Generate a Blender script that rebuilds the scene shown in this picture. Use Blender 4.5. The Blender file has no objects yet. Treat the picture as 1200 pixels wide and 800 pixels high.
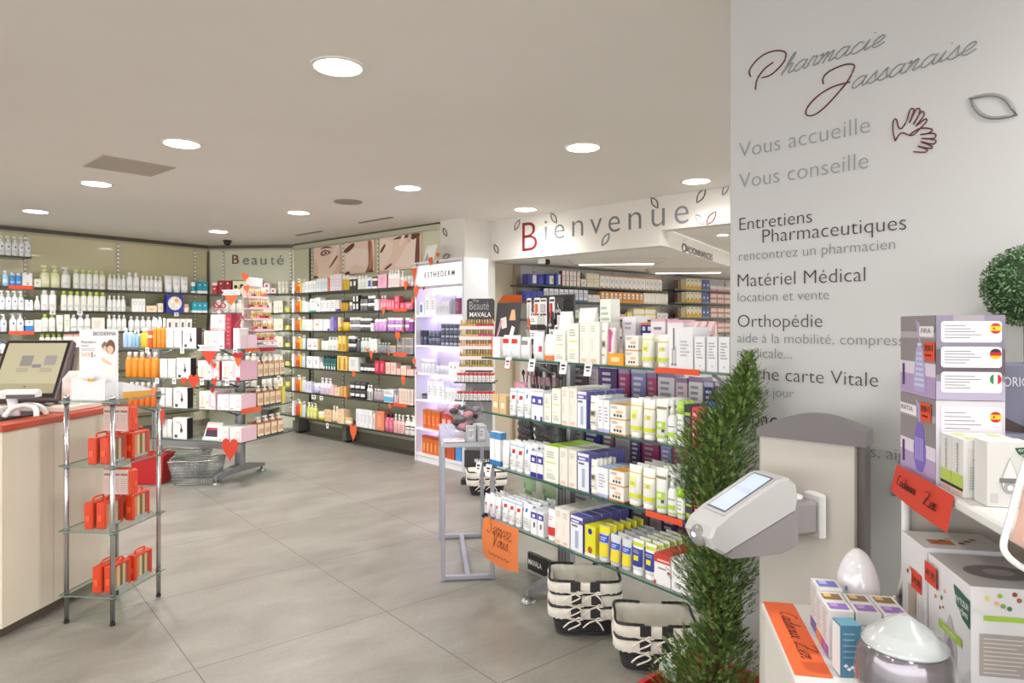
import bpy, bmesh, math, random
from mathutils import Vector, Matrix

# ---------------------------------------------------------------- camera, light, exposure
scene = bpy.context.scene
COL = scene.collection
rnd = random.Random(7)
FPX, HORIZON, CAM_Z, CEIL = 800.0, 381.0, 1.40, 2.50

cam_d = bpy.data.cameras.new('camera')
cam_d.lens, cam_d.sensor_width = 24.0, 36.0
cam_d.shift_y = -(400.0 - HORIZON) / 1200.0
cam_d.clip_start = 0.02
cam = bpy.data.objects.new('camera', cam_d)
cam.location = (0, 0, CAM_Z)
cam.rotation_euler = (math.pi / 2, 0, 0)
COL.objects.link(cam)
scene.camera = cam

scene.view_settings.view_transform = 'Standard'
scene.view_settings.look = 'None'
scene.view_settings.exposure = 0.88
scene.view_settings.gamma = 1.0
scene.view_settings.use_curve_mapping = False
scene.cycles.use_denoising = True
scene.cycles.max_bounces = 8
scene.cycles.transparent_max_bounces = 16
scene.cycles.sample_clamp_indirect = 6.0
scene.cycles.caustics_reflective = False
scene.cycles.caustics_refractive = False

world = bpy.data.worlds.new('room_fill')
scene.world = world
world.use_nodes = True
WORLD_COLOR, WORLD_STRENGTH = (1.0, 1.0, 1.0, 1.0), 2.05   # daylight: even white fill added through the side left open behind the camera
world.node_tree.nodes['Background'].inputs[0].default_value = WORLD_COLOR
world.node_tree.nodes['Background'].inputs[1].default_value = WORLD_STRENGTH
LAMP_COLOR, LAMP_POWER, LAMP_GLOW = (1.0, 0.985, 0.968, 1.0), 76.0, 9.0

# ---------------------------------------------------------------- materials
_M = {}
def lin(c):
    return c / 12.92 if c <= 0.04045 else ((c + 0.055) / 1.055) ** 2.4
def rgb(h):
    h = h.lstrip('#')
    return tuple(lin(int(h[i:i + 2], 16) / 255) for i in (0, 2, 4)) + (1.0,)
def M(hexc, rough=0.5, metal=0.0, emit=0.0, coat=0.0, alpha=1.0, trans=0.0):
    k = (hexc, rough, metal, emit, coat, alpha, trans)
    if k in _M: return _M[k]
    m = bpy.data.materials.new('paint_' + hexc.strip('#'))
    m.use_nodes = True
    b = m.node_tree.nodes['Principled BSDF']
    b.inputs['Base Color'].default_value = rgb(hexc)
    b.inputs['Roughness'].default_value = rough
    b.inputs['Metallic'].default_value = metal
    if coat: b.inputs['Coat Weight'].default_value = coat; b.inputs['Coat Roughness'].default_value = 0.05
    if emit:
        b.inputs['Emission Color'].default_value = rgb(hexc); b.inputs['Emission Strength'].default_value = emit
    if alpha < 1: b.inputs['Alpha'].default_value = alpha
    if trans: b.inputs['Transmission Weight'].default_value = trans
    _M[k] = m
    return m

def noise_mat(name, c1, c2, scale=4.0, rough=0.5, detail=6.0, stretch=(1, 1, 1), bump=0.0, coat=0.0):
    m = bpy.data.materials.new(name); m.use_nodes = True
    nt = m.node_tree; b = nt.nodes['Principled BSDF']
    tc = nt.nodes.new('ShaderNodeTexCoord'); mp = nt.nodes.new('ShaderNodeMapping')
    mp.inputs['Scale'].default_value = stretch
    n = nt.nodes.new('ShaderNodeTexNoise'); n.inputs['Scale'].default_value = scale; n.inputs['Detail'].default_value = detail
    r = nt.nodes.new('ShaderNodeValToRGB')
    r.color_ramp.elements[0].position = 0.32; r.color_ramp.elements[1].position = 0.68
    r.color_ramp.elements[0].color = rgb(c1); r.color_ramp.elements[1].color = rgb(c2)
    nt.links.new(tc.outputs['Object'], mp.inputs['Vector']); nt.links.new(mp.outputs['Vector'], n.inputs['Vector'])
    nt.links.new(n.outputs['Fac'], r.inputs['Fac']); nt.links.new(r.outputs['Color'], b.inputs['Base Color'])
    b.inputs['Roughness'].default_value = rough
    if coat: b.inputs['Coat Weight'].default_value = coat; b.inputs['Coat Roughness'].default_value = 0.04
    if bump:
        bp = nt.nodes.new('ShaderNodeBump'); bp.inputs['Strength'].default_value = bump; bp.inputs['Distance'].default_value = 0.01
        nt.links.new(n.outputs['Fac'], bp.inputs['Height']); nt.links.new(bp.outputs['Normal'], b.inputs['Normal'])
    return m

def glass_mat(name, tint, gloss=0.10, tint_gloss='#ffffff', rough=0.02):
    m = bpy.data.materials.new(name); m.use_nodes = True
    nt = m.node_tree; nt.nodes.clear()
    out = nt.nodes.new('ShaderNodeOutputMaterial'); mix = nt.nodes.new('ShaderNodeMixShader')
    tr = nt.nodes.new('ShaderNodeBsdfTransparent'); gl = nt.nodes.new('ShaderNodeBsdfGlossy')
    fr = nt.nodes.new('ShaderNodeLayerWeight'); fr.inputs['Blend'].default_value = 0.5
    pw = nt.nodes.new('ShaderNodeMath'); pw.operation = 'POWER'; pw.inputs[1].default_value = 4.0
    ma = nt.nodes.new('ShaderNodeMath'); ma.operation = 'MULTIPLY_ADD'; ma.inputs[1].default_value = gloss * 4; ma.inputs[2].default_value = gloss * 0.5
    nt.links.new(fr.outputs['Facing'], pw.inputs[0]); nt.links.new(pw.outputs[0], ma.inputs[0])
    tr.inputs['Color'].default_value = rgb(tint); gl.inputs['Color'].default_value = rgb(tint_gloss); gl.inputs['Roughness'].default_value = rough
    nt.links.new(ma.outputs[0], mix.inputs[0]); nt.links.new(tr.outputs[0], mix.inputs[1]); nt.links.new(gl.outputs[0], mix.inputs[2])
    nt.links.new(mix.outputs[0], out.inputs[0])
    return m

GLASS = glass_mat('shelf_glass', '#f2f8f5', 0.07)
GLASS_EDGE = M('#2f5f54', 0.15)
CELLO = glass_mat('cellophane', '#fdfdfd', 0.07, rough=0.15)
CHROME = M('#c9c9cc', 0.18, 1.0)
STEEL = M('#b9bcc6', 0.35, 0.85)
GREYMETAL = M('#9a9a9c', 0.35, 0.7)
WHITE = M('#f1efec', 0.45)
PAPER = M('#f4f2ee', 0.6)
BLACK = M('#1d1c1e', 0.45)
ORANGE = M('#e2522a', 0.65)
RED = M('#c81e20', 0.6)

# ---------------------------------------------------------------- geometry helpers
class MB:
    def __init__(s): s.v, s.f, s.m, s.sm, s.mats = [], [], [], [], []
    def mi(s, mat):
        if mat not in s.mats: s.mats.append(mat)
        return s.mats.index(mat)
    def add(s, pts, faces, mat, smooth=False):
        o = len(s.v); s.v.extend(tuple(p) for p in pts)
        for k, f in enumerate(faces):
            s.f.append(tuple(o + i for i in f)); s.m.append(s.mi(mat[k] if isinstance(mat, list) else mat)); s.sm.append(smooth)
    def quad(s, a, b, c, d, mat, smooth=False): s.add([a, b, c, d], [(0, 1, 2, 3)], mat, smooth)
    def box(s, x0, x1, y0, y1, z0, z1, mat, top=None, front=None, side=None, bottom=None):
        p = [(x0, y0, z0), (x1, y0, z0), (x1, y1, z0), (x0, y1, z0), (x0, y0, z1), (x1, y0, z1), (x1, y1, z1), (x0, y1, z1)]
        s.add(p, [(3, 2, 1, 0), (4, 5, 6, 7), (0, 1, 5, 4), (1, 2, 6, 5), (2, 3, 7, 6), (3, 0, 4, 7)],
              [bottom or mat, top or mat, front or mat, side or mat, mat, side or mat])
    def cbox(s, x0, x1, y0, y1, z0, z1, mat, c=0.003):
        c = min(c, (x1 - x0) * .3, (y1 - y0) * .3, (z1 - z0) * .3)
        def ring(e, z): return [(x0 + e, y0, z), (x1 - e, y0, z), (x1, y0 + e, z), (x1, y1 - e, z), (x1 - e, y1, z), (x0 + e, y1, z), (x0, y1 - e, z), (x0, y0 + e, z)]
        def inr(z): return [(min(max(x, x0 + c), x1 - c), min(max(y, y0 + c), y1 - c), z) for x, y, z in ring(c, z)]
        s.loft([inr(z0), ring(c, z0 + c), ring(c, z1 - c), inr(z1)], mat, True, True)
    def loft(s, rings, mat, cap0=True, cap1=True, smooth=False, closed=True):
        n = len(rings[0]); o = len(s.v)
        for r in rings: s.v.extend(tuple(p) for p in r)
        for k in range(len(rings) - 1):
            mm = mat[k] if isinstance(mat, list) else mat
            for i in range(n if closed else n - 1):
                j = (i + 1) % n
                s.f.append((o + k * n + i, o + k * n + j, o + (k + 1) * n + j, o + (k + 1) * n + i)); s.m.append(s.mi(mm)); s.sm.append(smooth)
        a, b = (mat[0], mat[-1]) if isinstance(mat, list) else (mat, mat)
        if cap0: s.f.append(tuple(o + i for i in reversed(range(n)))); s.m.append(s.mi(a)); s.sm.append(False)
        if cap1: s.f.append(tuple(o + (len(rings) - 1) * n + i for i in range(n))); s.m.append(s.mi(b)); s.sm.append(False)
    def prism(s, outline, y0, y1, mat, front=None):
        """outline in x,z extruded along y"""
        outline = ccw(outline); n = len(outline)
        p = [(x, y0, z) for x, z in outline] + [(x, y1, z) for x, z in outline]
        f = [tuple(range(n)), tuple(range(2 * n - 1, n - 1, -1))] + [(i, n + i, n + (i + 1) % n, (i + 1) % n) for i in range(n)]
        s.add(p, f, [front or mat, mat] + [mat] * n)
    def prism_z(s, outline, z0, z1, mat, side=None):
        outline = ccw(outline); n = len(outline)
        p = [(x, y, z0) for x, y in outline] + [(x, y, z1) for x, y in outline]
        f = [tuple(reversed(range(n))), tuple(range(n, 2 * n))] + [(i, (i + 1) % n, n + (i + 1) % n, n + i) for i in range(n)]
        s.add(p, f, [mat, mat] + [side or mat] * n)
    def lathe(s, prof, mat, n=16, c=(0, 0), sx=1.0, sy=1.0, p=2.0, smooth=True, cap0=True, cap1=True):
        s.loft([sring(r * 2 * sx, r * 2 * sy, z, p, n, c) for r, z in prof], mat, cap0, cap1, smooth)
    def tube(s, path, r, mat, n=6, closed=False, smooth=True):
        pts = [Vector(p) for p in path]; k = len(pts); rings = []
        for i, p in enumerate(pts):
            a = pts[i - 1] if (i or closed) else p; b = pts[(i + 1) % k] if (i < k - 1 or closed) else p
            t = (b - a)
            if t.length < 1e-9: t = Vector((0, 0, 1))
            t.normalize()
            up = Vector((0, 0, 1)) if abs(t.z) < 0.9 else Vector((1, 0, 0))
            x = t.cross(up).normalized(); y = x.cross(t)
            rr = r[i] if isinstance(r, (list, tuple)) else r
            rings.append([p + (x * math.cos(q) + y * math.sin(q)) * rr for q in (2 * math.pi * j / n for j in range(n))])
        if closed: rings.append(rings[0])
        s.loft(rings, mat, not closed, not closed, smooth)
    def ball(s, c, r, mat, n=10, m=7, sx=1, sy=1, sz=1):
        s.loft([[(c[0] + math.cos(2 * math.pi * j / n) * r * sx * math.sin(a), c[1] + math.sin(2 * math.pi * j / n) * r * sy * math.sin(a), c[2] - r * sz * math.cos(a)) for j in range(n)]
                for a in (math.pi * (i + .02) / (m + .04) for i in range(m + 1))], mat, True, True, True)
    def mesh(s, name):
        me = bpy.data.meshes.new(name); me.from_pydata(s.v, [], s.f)
        for m in s.mats: me.materials.append(m)
        me.polygons.foreach_set('material_index', s.m); me.polygons.foreach_set('use_smooth', s.sm)
        me.update(); return me
    def build(s, name, parent=None, loc=(0, 0, 0), rz=0.0):
        return obj(name, s.mesh(name), parent, loc, rz)

def ccw(o):
    a = sum(o[i][0] * o[(i + 1) % len(o)][1] - o[(i + 1) % len(o)][0] * o[i][1] for i in range(len(o)))
    return list(o) if a > 0 else list(reversed(o))
def sring(w, d, z, p=2.0, n=16, c=(0, 0)):
    o = []
    for i in range(n):
        a = 2 * math.pi * i / n; ca, sa = math.cos(a), math.sin(a)
        o.append((c[0] + w / 2 * math.copysign(abs(ca) ** (2 / p), ca), c[1] + d / 2 * math.copysign(abs(sa) ** (2 / p), sa), z))
    return o
def spline(pts, k=6, closed=False):
    P = [Vector(p) for p in pts]; n = len(P); o = []
    for i in range(n if closed else n - 1):
        a, b, c, d = (P[(i + j) % n] if closed else P[min(max(i + j, 0), n - 1)] for j in (-1, 0, 1, 2))
        for q in range(k):
            t = q / k
            o.append(0.5 * ((2 * b) + (c - a) * t + (2 * a - 5 * b + 4 * c - d) * t * t + (3 * b - a - 3 * c + d) * t ** 3))
    if not closed: o.append(P[-1])
    return o
def obj(name, data, parent=None, loc=(0, 0, 0), rz=0.0):
    o = bpy.data.objects.new(name, data); COL.objects.link(o)
    o.location = loc; o.rotation_euler = (0, 0, rz)
    if parent is not None: o.parent = parent
    return o
def empty(name, loc, rz=0.0): return obj(name, None, None, loc, rz)
def tag(o, label, cat, group=None):
    o['label'] = label; o['category'] = cat
    if group: o['group'] = group
    return o
def struct(o): o['kind'] = 'structure'; return o

def at(px, py, Y): return Vector(((px - 600) / FPX * Y, Y, CAM_Z - (py - HORIZON) / FPX * Y))
def pxof(x, y): return 600 + FPX * x / y

class Plane:
    """A vertical plane through P with horizontal direction u (towards the right as the camera sees it)."""
    def __init__(s, P, u):
        s.P = Vector((P[0], P[1])); s.u = Vector(u).normalized()
        n = Vector((s.u.y, -s.u.x)); s.n = n if n.dot(-s.P) > 0 else -n      # towards the room
        s.rz = math.atan2(s.u.y, s.u.x)
    def t(s, px, d=0.0):
        r = (px - 600) / FPX; Q = s.P + s.n * d
        return (r * Q.y - Q.x) / (s.u.x - r * s.u.y)
    def xy(s, t, d=0.0): return s.P + s.u * t + s.n * d
    def z(s, px, py, d=0.0): return CAM_Z - (py - HORIZON) / FPX * s.xy(s.t(px, d), d).y
    def pt(s, t, d, z): q = s.xy(t, d); return Vector((q.x, q.y, z))
    def loc(s, px, py, d=0.0): return s.pt(s.t(px, d), d, s.z(px, py, d))
    def tz(s, px, py, d=0.0): return s.t(px, d), s.z(px, py, d)

# ---------------------------------------------------------------- lettering
_fonts = {}
def text_mesh(body, mat, width=None, height=None, depth=0.0015, offset=0.0, shear=0.0, space=1.0, sx=1.0):
    c = bpy.data.curves.new('lettering', 'FONT'); c.body = body; c.size = 1.0; c.extrude = 0.0
    c.resolution_u = 4; c.offset = offset; c.shear = shear; c.space_character = space; c.fill_mode = 'FRONT'
    o = bpy.data.objects.new('lettering_source', c); COL.objects.link(o)
    dg = bpy.context.evaluated_depsgraph_get(); dg.update()
    me = bpy.data.meshes.new_from_object(o.evaluated_get(dg))
    bpy.data.objects.remove(o); bpy.data.curves.remove(c)
    xs = [v.co.x for v in me.vertices]; ys = [v.co.y for v in me.vertices]
    w = max(xs) - min(xs); h = max(ys) - min(ys); x0 = min(xs)
    k = (width / w) if width else height / h
    kh = (height / h) if height else k
    for v in me.vertices: v.co = ((v.co.x - x0) * k * sx, 0.0, v.co.y * kh)
    me.materials.clear(); me.materials.append(mat); me.update()
    return me
def write(plane, body, px0, py0, px1, mat, parent=None, name='lettering', height_px=None, d=0.002, **kw):
    """Flat lettering on a plane: baseline starts at picture column px0, row py0 and the line ends at column px1."""
    t0, t1 = plane.t(px0, d), plane.t(px1, d); z = plane.z(px0, py0, d)
    h = None
    if height_px: h = height_px / FPX * plane.xy(t0, d).y
    o = obj(name, text_mesh(body, mat, t1 - t0, h, **kw), None, plane.pt(t0, d, z), plane.rz)
    keep_parent(o, parent); return o
def keep_parent(o, parent):
    if parent is not None:
        o.parent = parent
        bpy.context.view_layer.update()
        o.matrix_parent_inverse = parent.matrix_world.inverted()
def strokes_on(plane, strokes, r, mat, name, parent=None, d=0.002, k=5, closed=False, smooth=True):
    """strokes: lists of (px, py) picture points laid onto the plane as thin raised lines"""
    mb = MB()
    for st in strokes:
        pts = []
        for px, py in st:
            t, z = plane.tz(px, py, d); pts.append((t, z))
        p3 = [(q.x, 0, q.y) for q in (spline(pts, k, closed) if smooth else [Vector(p) for p in pts])]
        mb.tube(p3, r, mat, 5, closed)
    o = mb.build(name, None, (plane.xy(0, d).x, plane.xy(0, d).y, 0), plane.rz)
    keep_parent(o, parent); return o

HAND = {
 'a': (1.0, [[(.75,.85),(.45,1),(.1,.6),(.1,.15),(.35,0),(.7,.5),(.8,.95),(.72,.3),(.85,.02),(1.1,.25)]]),
 'c': (.8, [[(.7,.8),(.45,1),(.12,.55),(.15,.12),(.45,0),(.85,.3)]]),
 'd': (1.05, [[(.75,.85),(.45,1),(.1,.6),(.1,.15),(.35,0),(.7,.5),(1.0,2.0),(.8,.6),(.75,.1),(.95,.02),(1.15,.25)]]),
 'e': (.8, [[(0,.25),(.45,.45),(.7,.8),(.5,1),(.2,.7),(.15,.2),(.4,0),(.85,.3)]]),
 'h': (.85, [[(0,.25),(.35,1.2),(.5,2.0),(.35,1.9),(.15,.9),(.05,0)], [(.08,.3),(.4,.95),(.6,.9),(.5,.3),(.6,.02),(.9,.25)]]),
 'i': (.5, [[(0,.25),(.25,.95),(.15,.3),(.25,.02),(.5,.25)], [(.38,1.45),(.43,1.5)]]),
 'm': (1.15, [[(0,.8),(.15,1),(.2,.8),(.08,0)], [(.12,.3),(.45,.98),(.55,.85),(.42,0)], [(.48,.35),(.82,.98),(.92,.85),(.8,.2),(.9,.02),(1.15,.25)]]),
 'n': (.85, [[(0,.8),(.15,1),(.2,.8),(.08,0)], [(.12,.3),(.45,.98),(.58,.85),(.47,.2),(.57,.02),(.85,.25)]]),
 'o': (.8, [[(.5,1),(.12,.6),(.15,.1),(.45,.02),(.7,.5),(.5,1),(.8,.85)]]),
 'r': (.7, [[(0,.3),(.2,1.05),(.3,.9),(.5,.95),(.42,.3),(.5,.02),(.75,.25)]]),
 's': (.68, [[(0,.2),(.4,1.05),(.45,.7),(.55,.25),(.35,0),(.08,.12)], [(.35,0),(.72,.25)]]),
 'u': (.98, [[(0,.6),(.15,1),(.1,.3),(.25,0),(.55,.4),(.7,1),(.62,.3),(.72,.02),(1,.25)]]),
 'v': (.75, [[(0,.8),(.12,1),(.25,.05),(.3,0),(.6,.9),(.8,.9)]]),
 'x': (.75, [[(0,.9),(.15,1),(.5,.05),(.7,.1)], [(.65,1),(.05,0)]]),
 'z': (.75, [[(0,.9),(.55,1),(.05,.05),(.6,0),(.75,.2)]]),
 'C': (1.2, [[(1.1,1.9),(.8,2.1),(.2,1.3),(.1,.4),(.5,0),(1.2,.4)]]),
 'Z': (1.4, [[(0,1.8),(.4,2.0),(1.2,1.9),(.6,1.0),(0,.1),(.6,.15),(1.4,0)], [(.3,1.0),(1.0,1.05)]]),
 'S': (1.1, [[(1.0,1.8),(.7,2.1),(.3,1.7),(.6,1.1),(.8,.5),(.4,0),(0,.3)]]),
 'V': (1.2, [[(0,1.8),(.2,2.0),(.45,.1),(.5,0),(1.0,1.9),(1.3,1.9)]]),
 ' ': (.6, []), '.': (.35, [[(.1,.02),(.14,.06)]]),
}
def hand_strokes(txt, slant=0.25):
    out, x = [], 0.0
    for ch in txt:
        adv, sts = HAND[ch]
        for st in sts: out.append([(x + px + slant * py, py) for px, py in st])
        x += adv
    return out, x
def handwriting(txt, width, r, mat, slant=0.25, k=4, aspect=1.0):
    sts, w = hand_strokes(txt, slant); s = width / w
    mb = MB()
    for st in sts: mb.tube([(p.x * s, 0, p.y * s * aspect) for p in spline(st, k)], r, mat, 5)
    return mb
def leaf_outline(c, L, W, ang, k=8):
    o = []
    for i in range(k + 1): t = i / k; o.append((-L / 2 + L * t, W / 2 * math.sin(math.pi * t)))
    for i in range(1, k): t = 1 - i / k; o.append((-L / 2 + L * t, -W / 2 * math.sin(math.pi * t)))
    ca, sa = math.cos(ang), math.sin(ang)
    return [(c[0] + x * ca - y * sa, c[1] + x * sa + y * ca) for x, y in o]
# ---------------------------------------------------------------- the room
LEFT_C = Vector((-4.20, 9.46)); RIGHT_C = Vector((-2.977, 9.33))
P_LEFT = Plane(LEFT_C, (0.6, 0.8))
P_BACK = Plane(LEFT_C, RIGHT_C - LEFT_C)
P_RIGHT = Plane(RIGHT_C, (0.737, -0.676))
P_HEAD = Plane((-0.407, 7.40), (0.729, -0.684))
P_REAR = Plane((0.096, 7.70), (0.77, 0.638))
P_COLM = Plane((0.685, 2.15), (0.674, -0.738))

# floor: large grey stone tiles
TILE, TH = 0.878, math.radians(39.76)
def floor_material():
    m = bpy.data.materials.new('stone_tile'); m.use_nodes = True; nt = m.node_tree; b = nt.nodes['Principled BSDF']
    tc = nt.nodes.new('ShaderNodeTexCoord'); br = nt.nodes.new('ShaderNodeTexBrick')
    br.offset = 0.0; br.inputs['Scale'].default_value = 1.0; br.inputs['Brick Width'].default_value = TILE; br.inputs['Row Height'].default_value = TILE
    br.inputs['Mortar Size'].default_value = 0.0028; br.inputs['Mortar Smooth'].default_value = 0.2; br.inputs['Bias'].default_value = 0.0
    br.inputs['Color1'].default_value = (0.0, 0, 0, 1); br.inputs['Color2'].default_value = (1, 1, 1, 1)
    n1 = nt.nodes.new('ShaderNodeTexNoise'); n1.inputs['Scale'].default_value = 2.2; n1.inputs['Detail'].default_value = 9; n1.inputs['Roughness'].default_value = 0.62
    n1.inputs['Distortion'].default_value = 0.6
    mp = nt.nodes.new('ShaderNodeMapping'); mp.inputs['Scale'].default_value = (0.8, 1.9, 1)
    r = nt.nodes.new('ShaderNodeValToRGB'); r.color_ramp.elements[0].position = 0.30; r.color_ramp.elements[1].position = 0.72
    r.color_ramp.elements[0].color = rgb('#78736b'); r.color_ramp.elements[1].color = rgb('#928e85')
    n2 = nt.nodes.new('ShaderNodeTexNoise'); n2.inputs['Scale'].default_value = 60; n2.inputs['Detail'].default_value = 4
    mx = nt.nodes.new('ShaderNodeMix'); mx.data_type = 'RGBA'; mx.blend_type = 'OVERLAY'; mx.inputs['Factor'].default_value = 0.16
    mo = nt.nodes.new('ShaderNodeMix'); mo.data_type = 'RGBA'; mo.inputs[7].default_value = rgb('#5c564d')
    L = nt.links.new
    L(tc.outputs['Object'], br.inputs['Vector']); L(tc.outputs['Object'], mp.inputs['Vector']); L(mp.outputs[0], n1.inputs['Vector']); L(tc.outputs['Object'], n2.inputs['Vector'])
    L(n1.outputs['Fac'], r.inputs['Fac']); L(r.outputs['Color'], mx.inputs[6]); L(n2.outputs['Fac'], mx.inputs[7])
    L(mx.outputs[2], mo.inputs[6]); L(br.outputs['Fac'], mo.inputs[0]); L(mo.outputs[2], b.inputs['Base Color'])
    rr = nt.nodes.new('ShaderNodeMapRange'); rr.inputs[3].default_value = 0.30; rr.inputs[4].default_value = 0.5
    L(n1.outputs['Fac'], rr.inputs[0]); L(rr.outputs[0], b.inputs['Roughness'])
    return m
mb = MB(); mb.box(-9, 16, -12, 12, -0.08, 0, floor_material())
struct(mb.build('floor', None, (-0.728, 2.103, 0), TH))

CEIL_M = noise_mat('ceiling_paint', '#f1ece6', '#f3efe9', 1.5, 0.7)
WALL_M = noise_mat('wall_paint', '#dedad2', '#e2ded7', 2.0, 0.6)
def ceil_poly(): 
    # ceiling over the shop, bounded by the left, back and right walls and the header
    a = P_LEFT.xy(-9.5); b = LEFT_C; c = RIGHT_C; d = P_RIGHT.xy(3.35); e = P_HEAD.xy(0.0); f = P_HEAD.xy(9.0)
    return [(-12, -3.0), (8, -3.0), (f.x, f.y), (e.x, e.y), (d.x, d.y), (c.x, c.y), (b.x, b.y), (a.x, a.y), (-12, a.y)]
mb = MB(); mb.prism_z(list(reversed(ceil_poly()))[::-1], CEIL, CEIL + 0.1, CEIL_M); struct(mb.build('ceiling'))

OLIVE = noise_mat('olive_glass_panel', '#d8d1ab', '#dcd6b2', 1.2, 0.22, coat=0.8)
OLIVE2 = noise_mat('olive_green_panel', '#d9dabc', '#dedfc4', 1.2, 0.22, coat=0.8)
def wall_slab(plane, t0, t1, z0, z1, mat, name, thick=0.12, gap=0.0):
    mb = MB(); mb.box(t0, t1, gap, gap + thick, z0, z1, mat)
    sgn = 1 if (Vector((-plane.u.y, plane.u.x)).dot(plane.n) < 0) else -1     # local +y is away from the room
    if sgn < 0: raise ValueError(name)
    return struct(mb.build(name, None, (plane.P.x, plane.P.y, 0), plane.rz))
wall_left = wall_slab(P_LEFT, -7.5, 0.0, 0, CEIL, OLIVE, 'wall_left')
wall_back = wall_slab(P_BACK, 0.0, (RIGHT_C - LEFT_C).length, 0, CEIL, OLIVE2, 'wall_back')
wall_right = wall_slab(P_RIGHT, 0.0, 3.02, 0, CEIL, OLIVE2, 'wall_right')
# trims under the ceiling and skirtings
DARKTRIM = M('#5b5548', 0.4); PALETRIM = M('#b9b4a0', 0.4)
for nm, pl, t0, t1 in (('trim_1', P_LEFT, -7.5, -0.02), ('trim_2', P_BACK, 0.02, 1.22)):
    mb = MB(); mb.box(t0, t1, -0.03, 0.0, CEIL - 0.045, CEIL, DARKTRIM); mb.box(t0, t1, -0.015, 0.0, CEIL - 0.07, CEIL - 0.045, PALETRIM)
    struct(mb.build(nm, None, (pl.P.x, pl.P.y, 0), pl.rz))
mb = MB(); mb.box(0.02, 3.0, -0.035, 0.0, CEIL - 0.075, CEIL - 0.02, M('#c3c3ae', 0.35)); mb.box(0.02, 3.0, -0.02, 0, CEIL - 0.02, CEIL, DARKTRIM)
struct(mb.build('trim_3', None, (P_RIGHT.P.x, P_RIGHT.P.y, 0), P_RIGHT.rz))
mb = MB(); mb.box(0.0, 3.0, -0.02, 0.0, 0, 0.11, M('#8c8576', 0.4)); struct(mb.build('baseboard_right', None, (P_RIGHT.P.x, P_RIGHT.P.y, 0), P_RIGHT.rz))
mb = MB(); mb.box(-7.4, 0.0, -0.02, 0.0, 0, 0.11, M('#8c8576', 0.4)); struct(mb.build('baseboard_left', None, (P_LEFT.P.x, P_LEFT.P.y, 0), P_LEFT.rz))
# vertical joint between the olive panels
for nm, pl, t in (('trim_4', P_LEFT, -0.02), ('trim_5', P_RIGHT, 0.42)):
    mb = MB(); mb.box(t - 0.012, t + 0.012, -0.02, 0.0, 0.2, CEIL - 0.08, M('#6a6656', 0.35)); struct(mb.build(nm, None, (pl.P.x, pl.P.y, 0), pl.rz))

# pillar beside the posters
mb = MB(); mb.box(-0.0, 0.37, 0, 0.45, 0, CEIL, WALL_M)
P_PIL = Plane((-0.756, 7.2), (0.743, -0.669)); pillar = struct(mb.build('wall_pillar', None, (-0.756, 7.2, 0), P_PIL.rz))

# header with the welcome lettering, lowered ceiling behind it
HZ0, HZ1 = 2.08, 2.21
hd = MB(); T1 = 2.297
hd.prism([(-0.12, HZ0), (T1, HZ0), (T1, HZ1), (5.2, HZ1), (5.2, CEIL), (-0.12, CEIL)], 0.0, 0.12, WALL_M)
header = struct(hd.build('wall_header', None, (P_HEAD.P.x, P_HEAD.P.y, 0), P_HEAD.rz))
# rear room
wall_rear = wall_slab(P_REAR, 0.0, 7.0, 0, 2.5, WALL_M, 'wall_rear')
fill = Plane((-0.273, 7.36), (0.369, 0.34))
fl = MB(); fl.box(0, 0.50, 0, 0.1, 0, HZ0, M('#c9bda6', 0.6)); fl.box(0.05, 0.09, -0.03, 0, 0, HZ0, M('#d8cfbc', 0.6)); fl.box(0.38, 0.43, -0.05, 0, 0, HZ0, M('#b5a78e', 0.6))  # the last strip paints the dark shadow beside the passage as a darker colour
struct(fl.build('wall_passage', None, (fill.P.x, fill.P.y, 0), math.atan2(fill.u.y, fill.u.x)))
# lowered soffit block, its side face carries the small sign
c0 = P_HEAD.xy(-0.12, -0.12); c1 = P_HEAD.xy(T1, -0.12)
side_dir = Vector((0.506, 0.8625))
far = [P_REAR.xy(0.0, 0.0), P_REAR.xy(5.2, 0.0)]
mb = MB(); e1 = c1 + side_dir * 4.2
mb.prism_z([(c0.x, c0.y), (c1.x, c1.y), (e1.x, e1.y), (far[1].x, far[1].y), (far[0].x, far[0].y)], HZ0, HZ1 + 0.02, CEIL_M)
soffit = struct(mb.build('ceiling_soffit'))
c2 = P_HEAD.xy(5.2, -0.12); e2 = c2 + Vector((0.7, 0.7)) * 4
mb = MB(); mb.prism_z([(c1.x, c1.y), (c2.x, c2.y), (e2.x, e2.y), (e1.x + 3, e1.y + 3), (e1.x, e1.y)], HZ1 + 0.021, HZ1 + 0.1, CEIL_M)
struct(mb.build('ceiling_rear'))
wr = MB(); wr.box(0, 9, 0, 0.1, 0, 2.5, WALL_M); struct(wr.build('wall_far', None, (4.9, 4.0, 0), math.radians(62)))
P_SIDE = Plane(c1 + Vector((0.004, -0.003)), side_dir)

# lettering on the header
B_RED = M('#8a1824', 0.45); GREY1 = M('#8b8b8d', 0.4); GREY2 = M('#6f7072', 0.4); DK = M('#4b4546', 0.45)
write(P_HEAD, 'B', 612, 295, 629.5, B_RED, header, height_px=33, offset=-0.012)
for ch, px, py, w, hp, m_ in (('i', 638, 282, 3.2, 23, M('#808284', 0.4)), ('e', 649.5, 280.5, 12, 17, M('#74777a', 0.4)), ('n', 670.5, 277.5, 13, 18, GREY2), ('v', 691.5, 275, 14, 18, GREY2),
                              ('e', 713, 272.5, 13.5, 18.5, GREY2), ('n', 736.5, 269.5, 15, 19.5, GREY2), ('u', 763.5, 266, 15.5, 20.5, M('#7d7f82', 0.4)), ('e', 790.5, 263, 16.5, 21, M('#8a8c90', 0.4))):
    write(P_HEAD, ch, px, py, px + w, m_, header, height_px=hp, offset=-0.008)
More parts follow.
